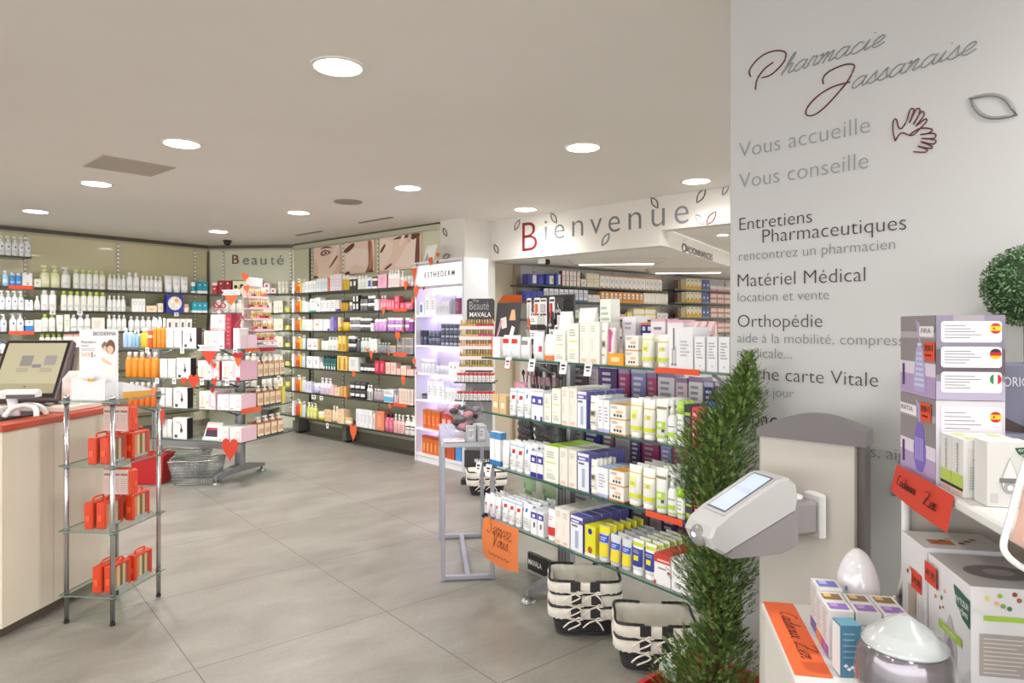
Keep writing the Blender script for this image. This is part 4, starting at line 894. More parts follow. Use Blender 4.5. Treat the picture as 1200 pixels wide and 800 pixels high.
poster(447, 279.5, 495, 271.5, 318, 'widest face poster, a hand with spread fingers over a cheek', [
    ([(0, .15), (.08, .1), (.3, .4), (.35, .8), (.1, .95), (0, .8)], SKIN3), ([(.03, .62), (.14, .8), (.16, .74), (.06, .55)], DKHAIR), ([(.36, .9), (.55, .98), (.98, .98), (.9, .8), (.7, .9)], P_('#6a4030')), ([(.4, .1), (.5, .3), (.7, .7), (.95, .85), (.98, .5), (.9, .1)], SKIN3), ([(.5, .75), (.58, .98), (.64, .98), (.58, .7)], SKIN3), ([(.7, .8), (.74, .98), (.8, .98), (.78, .78)], SKIN2), ([(.14, .06), (.3, .2), (.32, .16), (.2, .04)], DKHAIR), ([(.88, .0), (.98, .0), (.98, .98), (.93, .98)], P_('#7a4a3a'))])
# ---------------------------------------------------------------- glass island stand with gift sets
P_ISL = Plane((-2.33, 5.856), (0.956, -0.292)); P_ISR = Plane((-2.33, 5.856), (0.31, 0.95))
ISL_L, ISL_W = 1.36, 0.74
ZI = [1.195, 0.924, 0.664, 0.39]
isl = tag(empty('display_stand', P_ISL.pt(0, 0, 0), P_ISL.rz), 'four tier glass stand hung with paper hearts in the middle of the shop', 'display stand')
for z in ZI:
    mb = MB(); mb.box(-ISL_L, 0, 0, ISL_W, z - .010, z, GLASS, front=M('#4d5a54', .2), side=M('#4d5a54', .2)); mb.build('glass_shelf', isl)
for x in (-0.30, -1.25):
    mb = MB(); mb.cbox(x - .045, x + .045, ISL_W/2 - .03, ISL_W/2 + .03, .10, 1.30, GREYMETAL, .012); mb.box(x - .02, x - .012, ISL_W/2 - .032, ISL_W/2 - .03, .1, 1.3, M('#6c6c6e', .4)); mb.build('post', isl)
    mb = MB()
    for s in (-1, 1):
        y1 = ISL_W/2 + s * .33
        a = [(x - .035, ISL_W/2 + s*.0, .06), (x + .035, ISL_W/2, .06), (x + .035, ISL_W/2, .135), (x - .035, ISL_W/2, .135)]
        b = [(x - .022, y1, .045), (x + .022, y1, .045), (x + .022, y1, .075), (x - .022, y1, .075)]
        mb.loft([a, b], GREYMETAL); mb.lathe([(.01, .02), (.01, .06)], GREYMETAL, 10, (x, y1 - s*.02)); mb.lathe([(.045, 0), (.045, .006), (.02, .022)], GREYMETAL, 16, (x, y1 - s*.02))
    mb.build('foot', isl)
    for z in ZI[:3]:
        for s in (-1, 1):
            mb = MB(); mb.tube([(x, ISL_W/2 + s*.03, z - .09), (x, ISL_W/2 + s*.26, z - .012)], .008, GREYMETAL, 6); mb.build('bracket', isl)
mb = MB(); mb.box(-1.25, -.30, ISL_W/2 - .01, ISL_W/2 + .01, .25, .30, GREYMETAL); mb.build('cross_rail', isl)
WI = 'shelf of hearts stand'
IS = [Shelf(P_ISL, 0, z, ('top ' if i == 0 else ORD[i] + ' ') + WI) for i, z in enumerate(ZI)]
IR = [Shelf(P_ISR, 0, z, ('top ' if i == 0 else ORD[i] + ' ') + WI) for i, z in enumerate(ZI)]
FIG = [('r', .1, .3, .3, .62, '#6a6468'), ('o', .22, .42, .1, '#3a3638'), ('r', -.75, -.35, .06, .2, '#4a4446'), ('o', .15, .68, .05, '#3a3638'), ('l', -.6, .3, .75, .85, 2, '#b9b4b4')]
PINK = [('r', -.72, -.55, .18, .75, '#d9c3ae'), ('r', -.55, -.05, .18, .75, '#efe2cc'), ('r', .15, .5, .15, .85, '#ebc3cf'), ('l', -.9, -.3, .06, .14, 1, '#8a3a44'), ('o', .05, .4, .03, '#4a3034'), ('l', .6, .9, .1, .2, 1, '#8a3a44'), ('s', -1, 1, 0, 1, '#e3b6c6')]
GB = 'gift_box'
r = IS[0]
row(r, 141, 151.5, 2, bottle, 'pale blue bottle with white cap', BT, 'bottle', hp=23, body='#a9c0e0', cap='#e9ecf0', kind='slim', d=.05)
row(r, 151.8, 160, 2, bottle, 'sky blue bottle', BT, 'bottle', hp=20, body='#8fb4d6', cap='#dfe6ec', kind='slim', d=.05)
row(r, 160.5, 171, 1, bottle, 'golden yellow bottle by the blue ones', BT, 'bottle', hp=23, body='#d9b436', cap='#f0ece4', kind='slim', d=.06)
row(r, 171.5, 176, 1, carton, 'slim red orange box', BX, 'box', hp=20, body='#cf5030', feats=[('b', .6, .75, '#f2ece6')], d=.08)
row(r, 176.5, 190.5, 3, bottle, 'tall orange bottle with white cap', BT, 'bottle', hp=35, body='#dc8420', cap='#eef0f0', kind='spray', p=5, d=.05)
row(r, 191.5, 211, 2, pack, 'white soft pack', 'soft_pack', 'packet', hp=23, body='#edeae8', d=.022)
row(r, 212, 228.5, 1, carton, 'white box with dancing figure', GB, 'gift box', hp=24, body='#eceae8', side='#2a2226', feats=FIG, d=.07)
row(r, 237, 262, 1, carton, 'white pink gift box with red bow', GB, 'gift box', hp=21, body='#f0e6e2', feats=PINK, d=.20)
row(r, 263, 270, 1, carton, 'dark red upright box', BX, 'box', hp=41, body='#a8283c', feats=[('l', -.6, .6, .1, .9, 7, '#c4606e')], d=.12)
row(r, 272, 280.5, 1, carton, 'pink white gift box with curl print', GB, 'gift box', hp=16, body='#f1e8e6', feats=[('o', -.3, .6, .2, '#b0304a'), ('o', -.2, .65, .12, '#f1e8e6'), ('r', .5, .8, .2, .7, '#8a6a60'), ('s', -1, 1, 0, 1, '#ecd3dc')], d=.22)
r = IS[1]
row(r, 143, 181, 5, bottle, 'amber orange bottle', BT, 'bottle', hp=30, body='#df8a26', cap='#eef0f0', kind='slim', d=.06)
row(r, 184, 203.5, 2, pack, 'white soft pack', 'soft_pack', 'packet', hp=23, body='#edeae8', d=.022)
row(r, 204.5, 222, 1, carton, 'white box with dancing figure', GB, 'gift box', hp=24.5, body='#eceae8', side='#2a2226', feats=FIG, d=.07)
row(r, 229.5, 257.5, 1, carton, 'broad pink white gift box with red edge', GB, 'gift box', hp=22, body='#f1e9e4', side='#a8324a', feats=PINK[:-1] + [('r', .93, 1, 0, 1, '#b84a60')], d=.22)
row(r, 258.2, 281, 1, carton, 'broad pink white gift box at the corner', GB, 'gift box', hp=22.5, body='#f1e9e4', feats=PINK, d=.22)
r = IS[2]
row(r, 146, 180, 5, bottle, 'orange red bottle', BT, 'bottle', hp=28, body='#d9702a', cap='#eef0f0', kind='slim', d=.06)
row(r, 182, 199.5, 2, pack, 'white soft pack', 'soft_pack', 'packet', hp=23, body='#edeae8', d=.022)
row(r, 201, 218, 1, carton, 'white box with dancing figure', GB, 'gift box', hp=24, body='#eceae8', side='#2a2226', feats=FIG, d=.07)
row(r, 231.5, 252, 1, carton, 'pink white gift box with cream window', GB, 'gift box', hp=21, body='#f1e9e4', feats=PINK, d=.2)
row(r, 252.5, 281, 2, carton, 'pink white gift box with ribbon print', GB, 'gift box', hp=18, body='#f3ecea', feats=[('r', .2, .8, .15, .75, '#ecd0d8'), ('r', .35, .65, .3, .6, '#f6f2f0'), ('l', -.8, 0, .08, .15, 1, '#8a3a44'), ('s', -1, 1, 0, 1, '#e8c4d0')], d=.2)
r = IS[3]
row(r, 187.5, 199.5, 2, pack, 'white soft pack', 'soft_pack', 'packet', hp=22, body='#edeae8', d=.022)
row(r, 200.5, 218, 1, carton, 'white box with dancing figure', GB, 'gift box', hp=24.5, body='#eceae8', side='#2a2226', feats=FIG, d=.07)
row(r, 253, 281.5, 2, carton, 'pink white gift box with ribbon print', GB, 'gift box', hp=17, body='#f3ecea', feats=[('r', .2, .8, .15, .75, '#ecd0d8'), ('r', .35, .65, .3, .6, '#f6f2f0'), ('l', -.8, 0, .08, .15, 1, '#8a3a44'), ('s', -1, 1, 0, 1, '#e8c4d0')], d=.2)
for k, (hp, n, a, b) in ((1, (25, 5, 304, 336)), (2, (25, 4, 304, 332)), (3, (24, 4, 304, 335))):
    row(IR[k], a, b, n, bottle, 'cream and brown pump bottle with black foot', PB, 'pump bottle', hp=hp, body='#b27c54', cap='#efe6dc', kind='pump', feats=[('r', -.62, .62, .1, 1.1, '#ecd9b8'), ('b', 0, .14, '#23302e'), ('r', -.3, .4, .35, .75, '#d2b08a')], p=5, d=.055)
    row(IR[k], a, b, n, carton, 'brown box behind the pump bottles', BX, 'box', hp=hp * .75, body='#b8764e', feats=[('b', 0, .2, '#23302e')], d=.05, back=.085)
row(IR[2], 332.5, 336, 1, carton, 'slim lemon yellow box', BX, 'box', hp=20, body='#e6d95a', d=.05)
# open palette in its white case
q = IS[3].pl.pt(IS[3].sh(233.5), -.05, ZI[3]); pal = tag(empty('make_up_palette', q, P_ISL.rz), 'open white make-up palette with red and black shades, lowest shelf of hearts stand', 'make-up palette')
sc = IS[3].scale(240); w = 24 * sc
mb = MB(); mb.cbox(0, w, -.02, .10, 0.001, .02, WHITE); mb.build('tray', pal)
mb = MB(); mb.loft([[(0, .0, .02), (w*.92, .0, .02), (w*.92, .012, .02), (0, .012, .02)], [(w*.06, .045, .15), (w*.96, .045, .15), (w*.96, .06, .15), (w*.06, .06, .15)]], WHITE); mb.build('case', pal)
mb = MB(); 
for a, b, m_ in ((.02, .05, '#4a2f3c'), (.05, .075, '#3b2b38'), (.075, .095, '#b5304a')):
    f = lambda z: -.002 + .043 * (z - .02) / .13
    mb.quad((w*.08, f(a + .01), a + .01), (w*.80, f(a + .01), a + .01), (w*.82, f(b + .01), b + .01), (w*.10, f(b + .01), b + .01), P_(m_, .3))
mb.build('shades', pal)

def bow(mb, c, s, m, y=0.0):
    for sx in (-1, 1):
        loop = [(c[0], y, c[1]), (c[0] + sx*s*.6, y - s*.25, c[1] + s*.5), (c[0] + sx*s, y, c[1] + s*.2), (c[0] + sx*s*.6, y + s*.15, c[1] - s*.1), (c[0], y, c[1])]
        mb.tube(spline(loop, 4), s * .09, m, 5)
        mb.tube([(c[0], y, c[1]), (c[0] + sx*s*.4, y - s*.2, c[1] - s*.5), (c[0] + sx*s*.8, y - s*.2, c[1] - s*.75)], s * .07, m, 5)
def gift_bag(px, py_base, z, w, h, label, tint='#eee6e6', back=.06, shelf=None):
    """a knotted cellophane bag with a set inside"""
    t = tag(empty('gift_bag', shelf.pl.pt(shelf.sh(px), -back, z), shelf.pl.rz), label, 'gift bag', None)
    mb = MB(); mb.cbox(-w*.40, w*.40, -w*.22, w*.22, .002, h*.50, P_(tint)); deco_box(mb, w*.80, w*.44, h*.5, [('r', -.5, -.1, .2, .7, '#e9d3c2'), ('o', .4, .55, .14, '#d9a9b4'), ('l', -.8, .8, .05, .15, 1, '#8a3a44')]); mb.build('set_box', t)
    mb = MB(); n = 18
    def rg(k, z, wob): return [(k*w*.5*math.cos(a)*(1 + wob*math.sin(5*a)), k*w*.30*math.sin(a)*(1 + wob*math.cos(4*a)), z) for a in (2*math.pi*i/n for i in range(n))]
    mb.loft([rg(1.05, .001, 0), rg(1.08, h*.3, .03), rg(1.0, h*.52, .05), rg(.55, h*.66, .1), rg(.16, h*.76, .15), rg(.3, h*.86, .2), rg(.62, h, .25)], CELLO, False, False, True); mb.build('cellophane', t)
    mb = MB(); bow(mb, (0, h*.76), w*.34, P_('#b32a40', .35), -w*.08); mb.build('ribbon', t)
    return t
sc0 = IS[0].scale(250)
gift_bag(248, 0, ZI[0] + 22 * sc0, .19, .27, 'cellophane gift bag with red bow standing on the gift box beside the dark red box', shelf=IS[0], back=.115)
gift_bag(288, 0, ZI[0], .15, .36, 'tall cellophane gift bag at the corner of the hearts stand', shelf=IR[0], back=.05)
gift_bag(222, 0, ZI[0] + .0, .24, .20, 'cellophane gift bag behind the figure box on the top shelf', shelf=IS[0], back=.36)

# stepped rack of nail polish on the island
POL = ['#b5203a', '#8a1a2a', '#d8a85a', '#c94a5a', '#e0b0a0', '#6a1830', '#caa24a', '#d86a6a']
def polish(loc, rz, h, col, capc, desc, where, px, row_=0):
    k = ('polish', round(h, 4), col, capc)
    if k not in _M:
        mb = MB(); r_ = h * .17; mb.lathe([(r_*.9, 0), (r_, .04*h), (r_, .36*h), (r_*.4, .44*h)], P_(col, .2), 8); mb.lathe([(r_*.62, .44*h), (r_*.55, h)], P_(capc, .35), 8); _M[k] = mb.mesh('polish')
    o = obj('nail_polish', _M[k], None, loc, rz); _items.append((o, desc, where, 'nail polish', px, row_, 0)); return o
t = tag(empty('polish_rack', IR[0].pl.pt(IR[0].sh(306), -.02, ZI[0]), P_ISR.rz), 'stepped white rack of nail polish on the hearts stand', 'polish rack')
LN = IR[0].sh(329) - IR[0].sh(306); LN = max(LN, .22)
mb = MB()
mb.cbox(0, LN, .17, .19, 0, .56, M('#d9d4d2', .3)); mb.build('back_panel', t)
for k in range(5):
    z = .06 + .10 * k; y = .02 + .025 * k
    mb = MB(); mb.box(0, LN, y, .17, z - .006, z, M('#e9e4e4', .25)); mb.box(0, LN, y - .003, y, z - .012, z + .012, M('#ecd0d4', .3)); mb.build('tier', t)
    n = 9
    for i in range(n):
        p = t.matrix_world @ Vector((0, 0, 0)); p = IR[0].pl.pt(IR[0].sh(306) + LN * (i + .5) / n, -.02 - y - .02, ZI[0] + z)
        polish(p, P_ISR.rz, .075, POL[(i // 2 + k * 3) % 8], ('#d9b878', '#c9a870', '#e0c890')[(i + k) % 3], 'small red or gold nail polish', ORD[k] + ' tier of hearts stand rack', pxof(p.x, p.y))
mb = MB(); mb.cbox(0, LN, .01, .19, 0.001, .03, M('#d5cfd0', .3)); mb.build('base', t)
mb = MB(); mb.cbox(LN*.1, LN*.9, .16, .17, .56, .64, M('#cfcacc', .3), .01); mb.build('header_card', t)

# ---------------------------------------------------------------- lit white cabinet
P_CAB = Plane((-1.01, 7.09), (0.674, -0.738)); CW, CD, CH = 0.82, 0.30, 2.05
ZC = [1.506, 1.197, 0.914, 0.64, 0.345, 0.085]
CABW = M('#e6e6ea', .35); CABS = M('#cfd0d2', .25)
cab = tag(empty('display_cabinet', P_CAB.pt(0, 0, 0), P_CAB.rz), 'tall white cabinet with lit violet bays and a brand sign on top', 'display cabinet')
mb = MB(); mb.box(0, .022, 0, CD, 0, CH, CABW); mb.build('side_panel', cab)
mb = MB(); mb.box(CW - .03, CW, 0, CD, 0, CH, CABS); mb.build('side_panel', cab)
mb = MB(); mb.box(.022, CW - .03, CD - .02, CD, 0, CH, M('#e2dcee', .4)); mb.build('back_panel', cab)
mb = MB(); mb.box(.022, CW - .03, 0, CD - .02, CH - .02, CH, CABW); mb.build('top_panel', cab)
mb = MB(); mb.box(.022, CW - .03, .012, CD - .02, 0, .062, CABW); mb.build('plinth', cab)
for z in ZC:
    mb = MB(); mb.box(.022, CW - .03, 0.004, CD - .02, z - .022, z, M('#eceaf0', .3)); mb.build('shelf', cab)
LEDM = M('#d8c8ff', .4, emit=7.0)
for z in [1.775] + [q - .0225 for q in ZC[:-1]]:
    mb = MB(); mb.box(.04, CW - .05, CD - .06, CD - .03, z - .006, z, LEDM); mb.build('light_strip', cab)
sign = MB(); sign.cbox(.022, CW - .03, .006, .05, 1.78, CH - .035, M('#f6f6f8', .35, emit=.22), .004); sg = sign.build('brand_sign', cab)
mb = MB(); mb.box(.022, CW - .03, .002, .03, 1.775, 1.80, M('#b9b9bb', .3)); mb.box(.022, CW - .03, .002, .03, CH - .04, CH - .02, M('#b9b9bb', .3)); mb.build('sign_frame', cab)
o = obj('lettering', text_mesh('ESTHEDERM', M('#141416', .4), .50, .054, offset=.012, space=1.5), sg, (.17, .004, 1.885))
WC = 'bay of lit cabinet'
CS = [Shelf(P_CAB, -.02, z, ORD[i] + ' ' + WC) for i, z in enumerate(ZC)]
c = CS[0]
row(c, 489, 495, 1, carton, 'white box with blue panel', BX, 'box', hp=15, body='#eef0f4', feats=[('r', -.5, .5, .2, .8, '#6a86b8')])
row(c, 496.5, 509, 2, carton, 'tall silver white box', BX, 'box', hp=23, body='#eeeef2', feats=LINE('#b3b3bc'))
row(c, 510, 524, 4, bottle, 'silver white bottle', BT, 'bottle', hp=21, body='#dcdce4', cap='#eef0f2', kind='slim', feats=LINE('#9a9aa6'))
row(c, 525, 532, 2, bottle, 'grey bottle with clear cap', BT, 'bottle', hp=22, body='#9a9aa6', cap='#d9dbe0', kind='slim')
row(c, 532, 536.5, 1, carton, 'plum purple box', BX, 'box', hp=19, body='#8a4a6c', feats=LINE('#b98aa4'))
c = CS[1]
row(c, 490, 498, 2, jar, 'tall navy jar', JR, 'jar', hp=17, body='#3f4360', lid='#2c2e44')
row(c, 499, 513, 3, jar, 'navy jar with grey lid', JR, 'jar', hp=8.5, body='#4a4e68', lid='#7c8096', stack=2)
row(c, 514, 538.5, 5, jar, 'dark navy jar with silver label', JR, 'jar', hp=8.5, body='#3c4058', lid='#5a5e76', feats=[('r', -.7, .7, .2, .7, '#a9abba')], stack=3)
c = CS[2]
row(c, 491, 507, 4, bottle, 'silver bottle with clear cap', BT, 'bottle', hp=16, body='#c9cad4', cap='#e9eaee', kind='dome')
row(c, 508, 523, 3, jar, 'silver grey jar', JR, 'jar', hp=9, body='#b9bac4', lid='#e6e7ec')
row(c, 524, 538.5, 3, carton, 'white box with dark emblem', BX, 'box', hp=15, body='#eaeaee', feats=[('o', .2, .6, .14, '#3c3c46')])
c = CS[3]
row(c, 491, 496, 1, jar, 'low dark jar', JR, 'jar', hp=6, body='#6a6a74', lid='#3a3a42')
row(c, 499, 519, 3, carton, 'white grey upright box', BX, 'box', hp=23, body='#eeeef0', feats=LINE('#b9bac2'))
row(c, 520, 538.5, 5, carton, 'narrow white box', BX, 'box', hp=17, body='#f0f0f2', feats=LINE('#b0b1ba'))
c = CS[4]
row(c, 494, 514, 4, carton, 'orange box with gold cap', BX, 'box', hp=22, body='#d9652a', feats=[('b', .82, 1, '#b9742e'), ('l', -.6, .6, .2, .7, 4, '#f0a878')])
row(c, 515, 528, 2, carton, 'red box with white panel', BX, 'box', hp=21, body='#cf3a2c', feats=[('r', -.6, .6, .2, .7, '#eec0b4'), ('b', .85, 1, '#b52a20')])
row(c, 529, 538, 2, carton, 'plain orange box', BX, 'box', hp=20, body='#dc7a34')
c = CS[5]
row(c, 493, 520, 6, carton, 'orange brown box', BX, 'box', hp=21, body='#d0672c', feats=[('r', -.4, .4, .15, .6, '#e6a066'), ('b', .86, 1, '#a8502a')])
row(c, 522, 531, 2, carton, 'brick red box', BX, 'box', hp=19, body='#b9512f')
row(c, 532, 538.5, 1, carton, 'bright blue box', BX, 'box', hp=19, body='#4a8fd0')
# card leaning on the cabinet top
q = P_CAB.pt(P_CAB.t(492.5), -.04, CH); mb = MB()
mb.loft([[(0, 0, 0), (.17, 0, 0), (.17, .006, 0), (0, .006, 0)], [(.01, .03, .17), (.19, .03, .17), (.19, .036, .17), (.01, .036, .17)]], PAPER); o = tag(mb.build('leaflet', None, q, P_CAB.rz), 'white leaflet with a grey triangle standing on the lit cabinet', 'leaflet')
mb = MB(); mb.add([(.01, -.001, .01), (.09, -.001, .01), (.05, .018, .10)], [(0, 1, 2)], P_('#a9a4ae')); mb.build('print', o)

# ---------------------------------------------------------------- nail care stand beside the cabinet
P_MAV = Plane((-0.30, 5.98), (0.995, -0.10)); 
mav = tag(empty('cosmetics_stand', P_MAV.pt(0, 0, 0), P_MAV.rz), 'black and steel nail care stand with polish tiers beside the lit cabinet', 'display stand')
mw = .15
zz = lambda py: CAM_Z - (py - HORIZON) / FPX * 5.95
mb = MB(); mb.prism([(-.10 + x, z) for x, z in ((0, zz(376)), (0.245, zz(376)), (.245, zz(352)), (.23, zz(349.5)), (.02, zz(349.5)), (0, zz(352)))], .02, .035, M('#2b292b', .35)); hb = mb.build('header_board', mav)
obj('lettering', text_mesh('MAVALA', M('#e9e7e4', .4), .19, .042, offset=.012), hb, (-.075, .018, zz(371)))
obj('lettering', text_mesh('Beauté', M('#a9a7a6', .4), .17, .07, offset=-.01), hb, (-.075, .018, zz(362.5)))
obj('lettering', text_mesh('The', M('#a9a7a6', .4), None, .025), hb, (-.05, .018, zz(353.5)))
mb = MB(); mb.box(-mw, mw, .0, .12, 0, .045, BLACK); mb.box(-mw*.8, mw*.8, .07, .09, .045, zz(376), M('#8f8f93', .4)); mb.build('upright', mav)
mb = MB(); mb.box(-.11, .17, -.05, -.035, zz(547), zz(527), M('#2b292b', .35)); bp = mb.build('base_panel', mav); obj('lettering', text_mesh('MAVALA', M('#e9e7e4', .4), .17, .032, offset=.012), bp, (-.02, -.052, zz(541)))
tiers = [383, 395, 406, 418, 430]
for k, py in enumerate(tiers):
    z = zz(py); y = -.06 - .012 * k
    mb = MB(); mb.box(-mw, mw, y, .07, z - .008, z, M('#c9c3c4', .3)); mb.box(-mw, mw, y - .004, y, z - .022, z + .008, M('#e2d3d4', .3)); mb.build('tier', mav)
    n = 13
    for rr_ in range(2):
        for i in range(n):
            x = -mw + .3 * (i + .5) / n; p = Vector(P_MAV.pt(x, -(y + .018 + rr_ * .03), z + (0 if rr_ == 0 else 0)))
            if rr_ == 1: continue
            col = ('#c9a24a' if i < 6 else '#c23a42', '#c9b07a' if i < 7 else '#d0587a', ('#d2a45a', '#e0a0a0')[i % 2], '#b9984e', '#a89458')[k]
            polish(p, P_MAV.rz, .066, col, ('#c8a860', '#d9bd78', '#b5934e')[i % 3], 'tiny gold capped nail polish', ORD[k] + ' tier of nail care stand', pxof(p.x, p.y))
for k, py in enumerate((446, 467)):
    z = zz(py); mb = MB(); mb.box(-mw - .03, mw + .02, -.16, .07, z - .012, z, M('#2b292b', .35)); mb.build('tray', mav)
    for i in range(9):
        x = -mw - .01 + (2*mw + .02) * (i + .5) / 9
        key = ('nailcare', k)
        proto = carton(.029, .075, '#efecec', [('b', .72, 1, '#c9302c'), ('l', -.6, .6, .1, .6, 3, '#9a8a8c')], d=.10)
        p = P_MAV.pt(x, .10, z + .0008); place(proto, 'nail_file_pack', p, P_MAV.rz, 'white card pack with red top', ('upper', 'lower')[k] + ' black tray of nail care stand', 'nail care pack', pxof(p.x, p.y))

# ---------------------------------------------------------------- racks in the rear room
ZQ = [1.846, 1.672, 1.47, 1.26]
def tq(px): return P_REAR.t(px, .3)
rack('shelf_rack', 'rear room wall rack of medicine boxes, the longer one by the passage', P_REAR, tq(618), tq(781), .30, [(z, None, None) for z in ZQ], [P_REAR.t(625), P_REAR.t(718), P_REAR.t(776)], (.9, HZ0 - .02), mats=(M('#5c5a52', .3), M('#47584f', .25)))
rack('shelf_rack', 'rear room wall rack of medicine boxes, the shorter one by the partition', P_REAR, tq(791), tq(900), .30, [(z + .035, None, None) for z in ZQ], [P_REAR.t(800), P_REAR.t(850)], (.9, HZ0 - .02), mats=(M('#5c5a52', .3), M('#47584f', .25)))
WR = 'shelf of rear room rack'
RS = [Shelf(P_REAR, .30, z, ORD[i] + ' ' + WR) for i, z in enumerate(ZQ)]; RT = [Shelf(P_REAR, .30, z + .035, ORD[i] + ' ' + WR) for i, z in enumerate(ZQ)]
MBX = 'medicine_box'
def drum(w, h, body, feats=(), d=None): 
    mb = MB(); mb.lathe([(w*.48, 0), (w*.5, .03*h), (w*.5, h*.9), (w*.47, h*.92), (w*.47, h)], P_(body, .35), 16); label_feats(mb, w, w, 2, h, feats); l = MB(); l.lathe([(w*.505, h*.9), (w*.505, h*.995), (w*.45, h)], P_('#3a3f8f', .4), 16); return mb.mesh('tin'), [('lid', l.mesh('lid'))], w, w
s = RS[0]
row(s, 620, 630.5, 1, carton, 'dark blue and white box', MBX, 'box', hp=12, body='#4a4a9a', feats=[('r', .0, .9, .1, .9, '#e2e2ea')])
row(s, 631, 641, 1, drum, 'plain blue tin', 'milk_tin', 'tin', hp=12, body='#4a50b0')
row(s, 642, 653, 1, drum, 'blue tin with white label', 'milk_tin', 'tin', hp=13, body='#4a58b4', feats=[('r', -.3, .8, .1, .85, '#e6e2dc'), ('o', .2, .45, .15, '#c9a08a')])
row(s, 653.5, 658.5, 1, carton, 'blue and white box beside the tins', MBX, 'box', hp=14, body='#5a6ab8', feats=[('r', -.2, .9, .1, .9, '#e9e9f0')])
row(s, 659.5, 681, 5, carton, 'white box with dark red spine', MBX, 'box', hp=17.5, body='#efeae4', side='#8a1a34', feats=[('r', -1, -.7, 0, 1, '#9a2040'), ('l', -.5, .7, .3, .75, 3, '#b5aaaa')])
row(s, 682, 688.5, 1, carton, 'white box under an ochre box', MBX, 'box', hp=9, body='#ece8dc', feats=LINE())
row(s, 689.5, 703.5, 4, carton, 'cream box', MBX, 'box', hp=16, body='#eee6cc', feats=[('l', -.6, .6, .3, .7, 2, '#cdbb8a')])
row(s, 704.5, 777, 14, carton, 'white box with orange edges', MBX, 'box', hp=14.5, body='#f2efec', feats=[('b', .92, 1, '#e88a50'), ('r', -.6, .0, .02, .12, '#e07a3a'), ('l', -.5, .5, .4, .7, 3, '#b0b4b8')])
s = RS[1]
row(s, 617, 637.5, 3, carton, 'plain blue box', MBX, 'box', hp=11, body='#4a56ae')
row(s, 638, 690, 9, carton, 'white box with blue foot', MBX, 'box', hp=14, body='#e9eaee', side='#3a48a0', feats=[('b', 0, .14, '#4a80c8'), ('r', -1, -.8, 0, 1, '#3f4ea8'), ('l', -.6, .7, .35, .8, 3, '#a3a8b4')])
row(s, 690.5, 704, 3, carton, 'low white box', MBX, 'box', hp=8.5, body='#eeeae6', feats=[('l', -.5, .5, .3, .6, 2, '#c0b8c4')])
row(s, 704.8, 755, 10, carton, 'orange box with white panel', MBX, 'box', hp=12.5, body='#dd9238', feats=[('r', -.5, .6, .4, .88, '#f3efea'), ('o', 0, .6, .12, '#b94a5a'), ('b', 0, .15, '#d8a44a')])
row(s, 755.5, 784, 9, carton, 'white box with yellow dots', MBX, 'box', hp=12.5, body='#f2efe8', feats=[('r', -.2, .6, .9, 1, '#ecc83a'), ('r', -.6, .2, .03, .12, '#e6a05a')])
s = RS[2]
row(s, 640, 702, 11, carton, 'white box with green foot', MBX, 'box', hp=11, body='#e9ece6', side='#5a8a3a', feats=[('b', 0, .16, '#7db43a'), ('l', -.5, .5, .4, .75, 2, '#a3b09a')])
row(s, 703, 735, 3, carton, 'flat white box with red line', MBX, 'box', hp=6, body='#efeae4', feats=[('b', .6, .8, '#c8705a')])
row(s, 736, 742, 2, carton, 'yellow and white box', MBX, 'box', hp=9, body='#e6d24a', feats=[('r', -.4, .5, .2, .8, '#f2efe0')])
row(s, 743, 770, 2, carton, 'long white box with yellow top', MBX, 'box', hp=6.5, body='#f0ece0', feats=[('b', .8, 1, '#e6c84a')], stack=2)
row(s, 771, 784, 2, carton, 'flat white box', MBX, 'box', hp=8, body='#f0ebe4', feats=LINE())
row(RS[3], 640, 784, 12, carton, 'pale mixed box', MBX, 'box', hp=10, body='#e4dfd6', feats=LINE())
for k in range(4):
    s = RT[k]
    row(s, 795.5, 799, 1, carton, 'brown box', MBX, 'box', hp=11, body='#7c6048')
    row(s, 799.5, 805, 2, carton, 'grey green box', MBX, 'box', hp=12, body='#b9ae90', feats=[('b', 0, .3, '#d9a844')])
    row(s, 805.5, 823.5, 4, carton, 'cream box with golden foot', MBX, 'box', hp=12.5, body='#efe8ce', feats=[('b', .02, .3, '#e8b83a'), ('o', 0, .35, .25, '#e0a02c'), ('r', -.4, .4, .8, .9, '#8a7a6a')])
    row(s, 824, 832.5, 2, carton, 'blue box with pale figure', MBX, 'box', hp=12.5, body='#55669c', feats=[('o', .1, .5, .2, '#d9e0ea'), ('b', 0, .1, '#8a9ac0')])
    if k == 0: row(s, 833.5, 858, 3, carton, 'low white box with pink foot', MBX, 'box', hp=6, body='#efe6e0', feats=[('b', 0, .4, '#dca0a0')])
    else: row(s, 833.5, 858, 3, carton, 'pale red box', MBX, 'box', hp=6, body='#e2b0a4', feats=[('r', -.8, .8, .2, .7, '#eedcd4'), ('b', .88, 1, '#b94a4a')], stack=2)

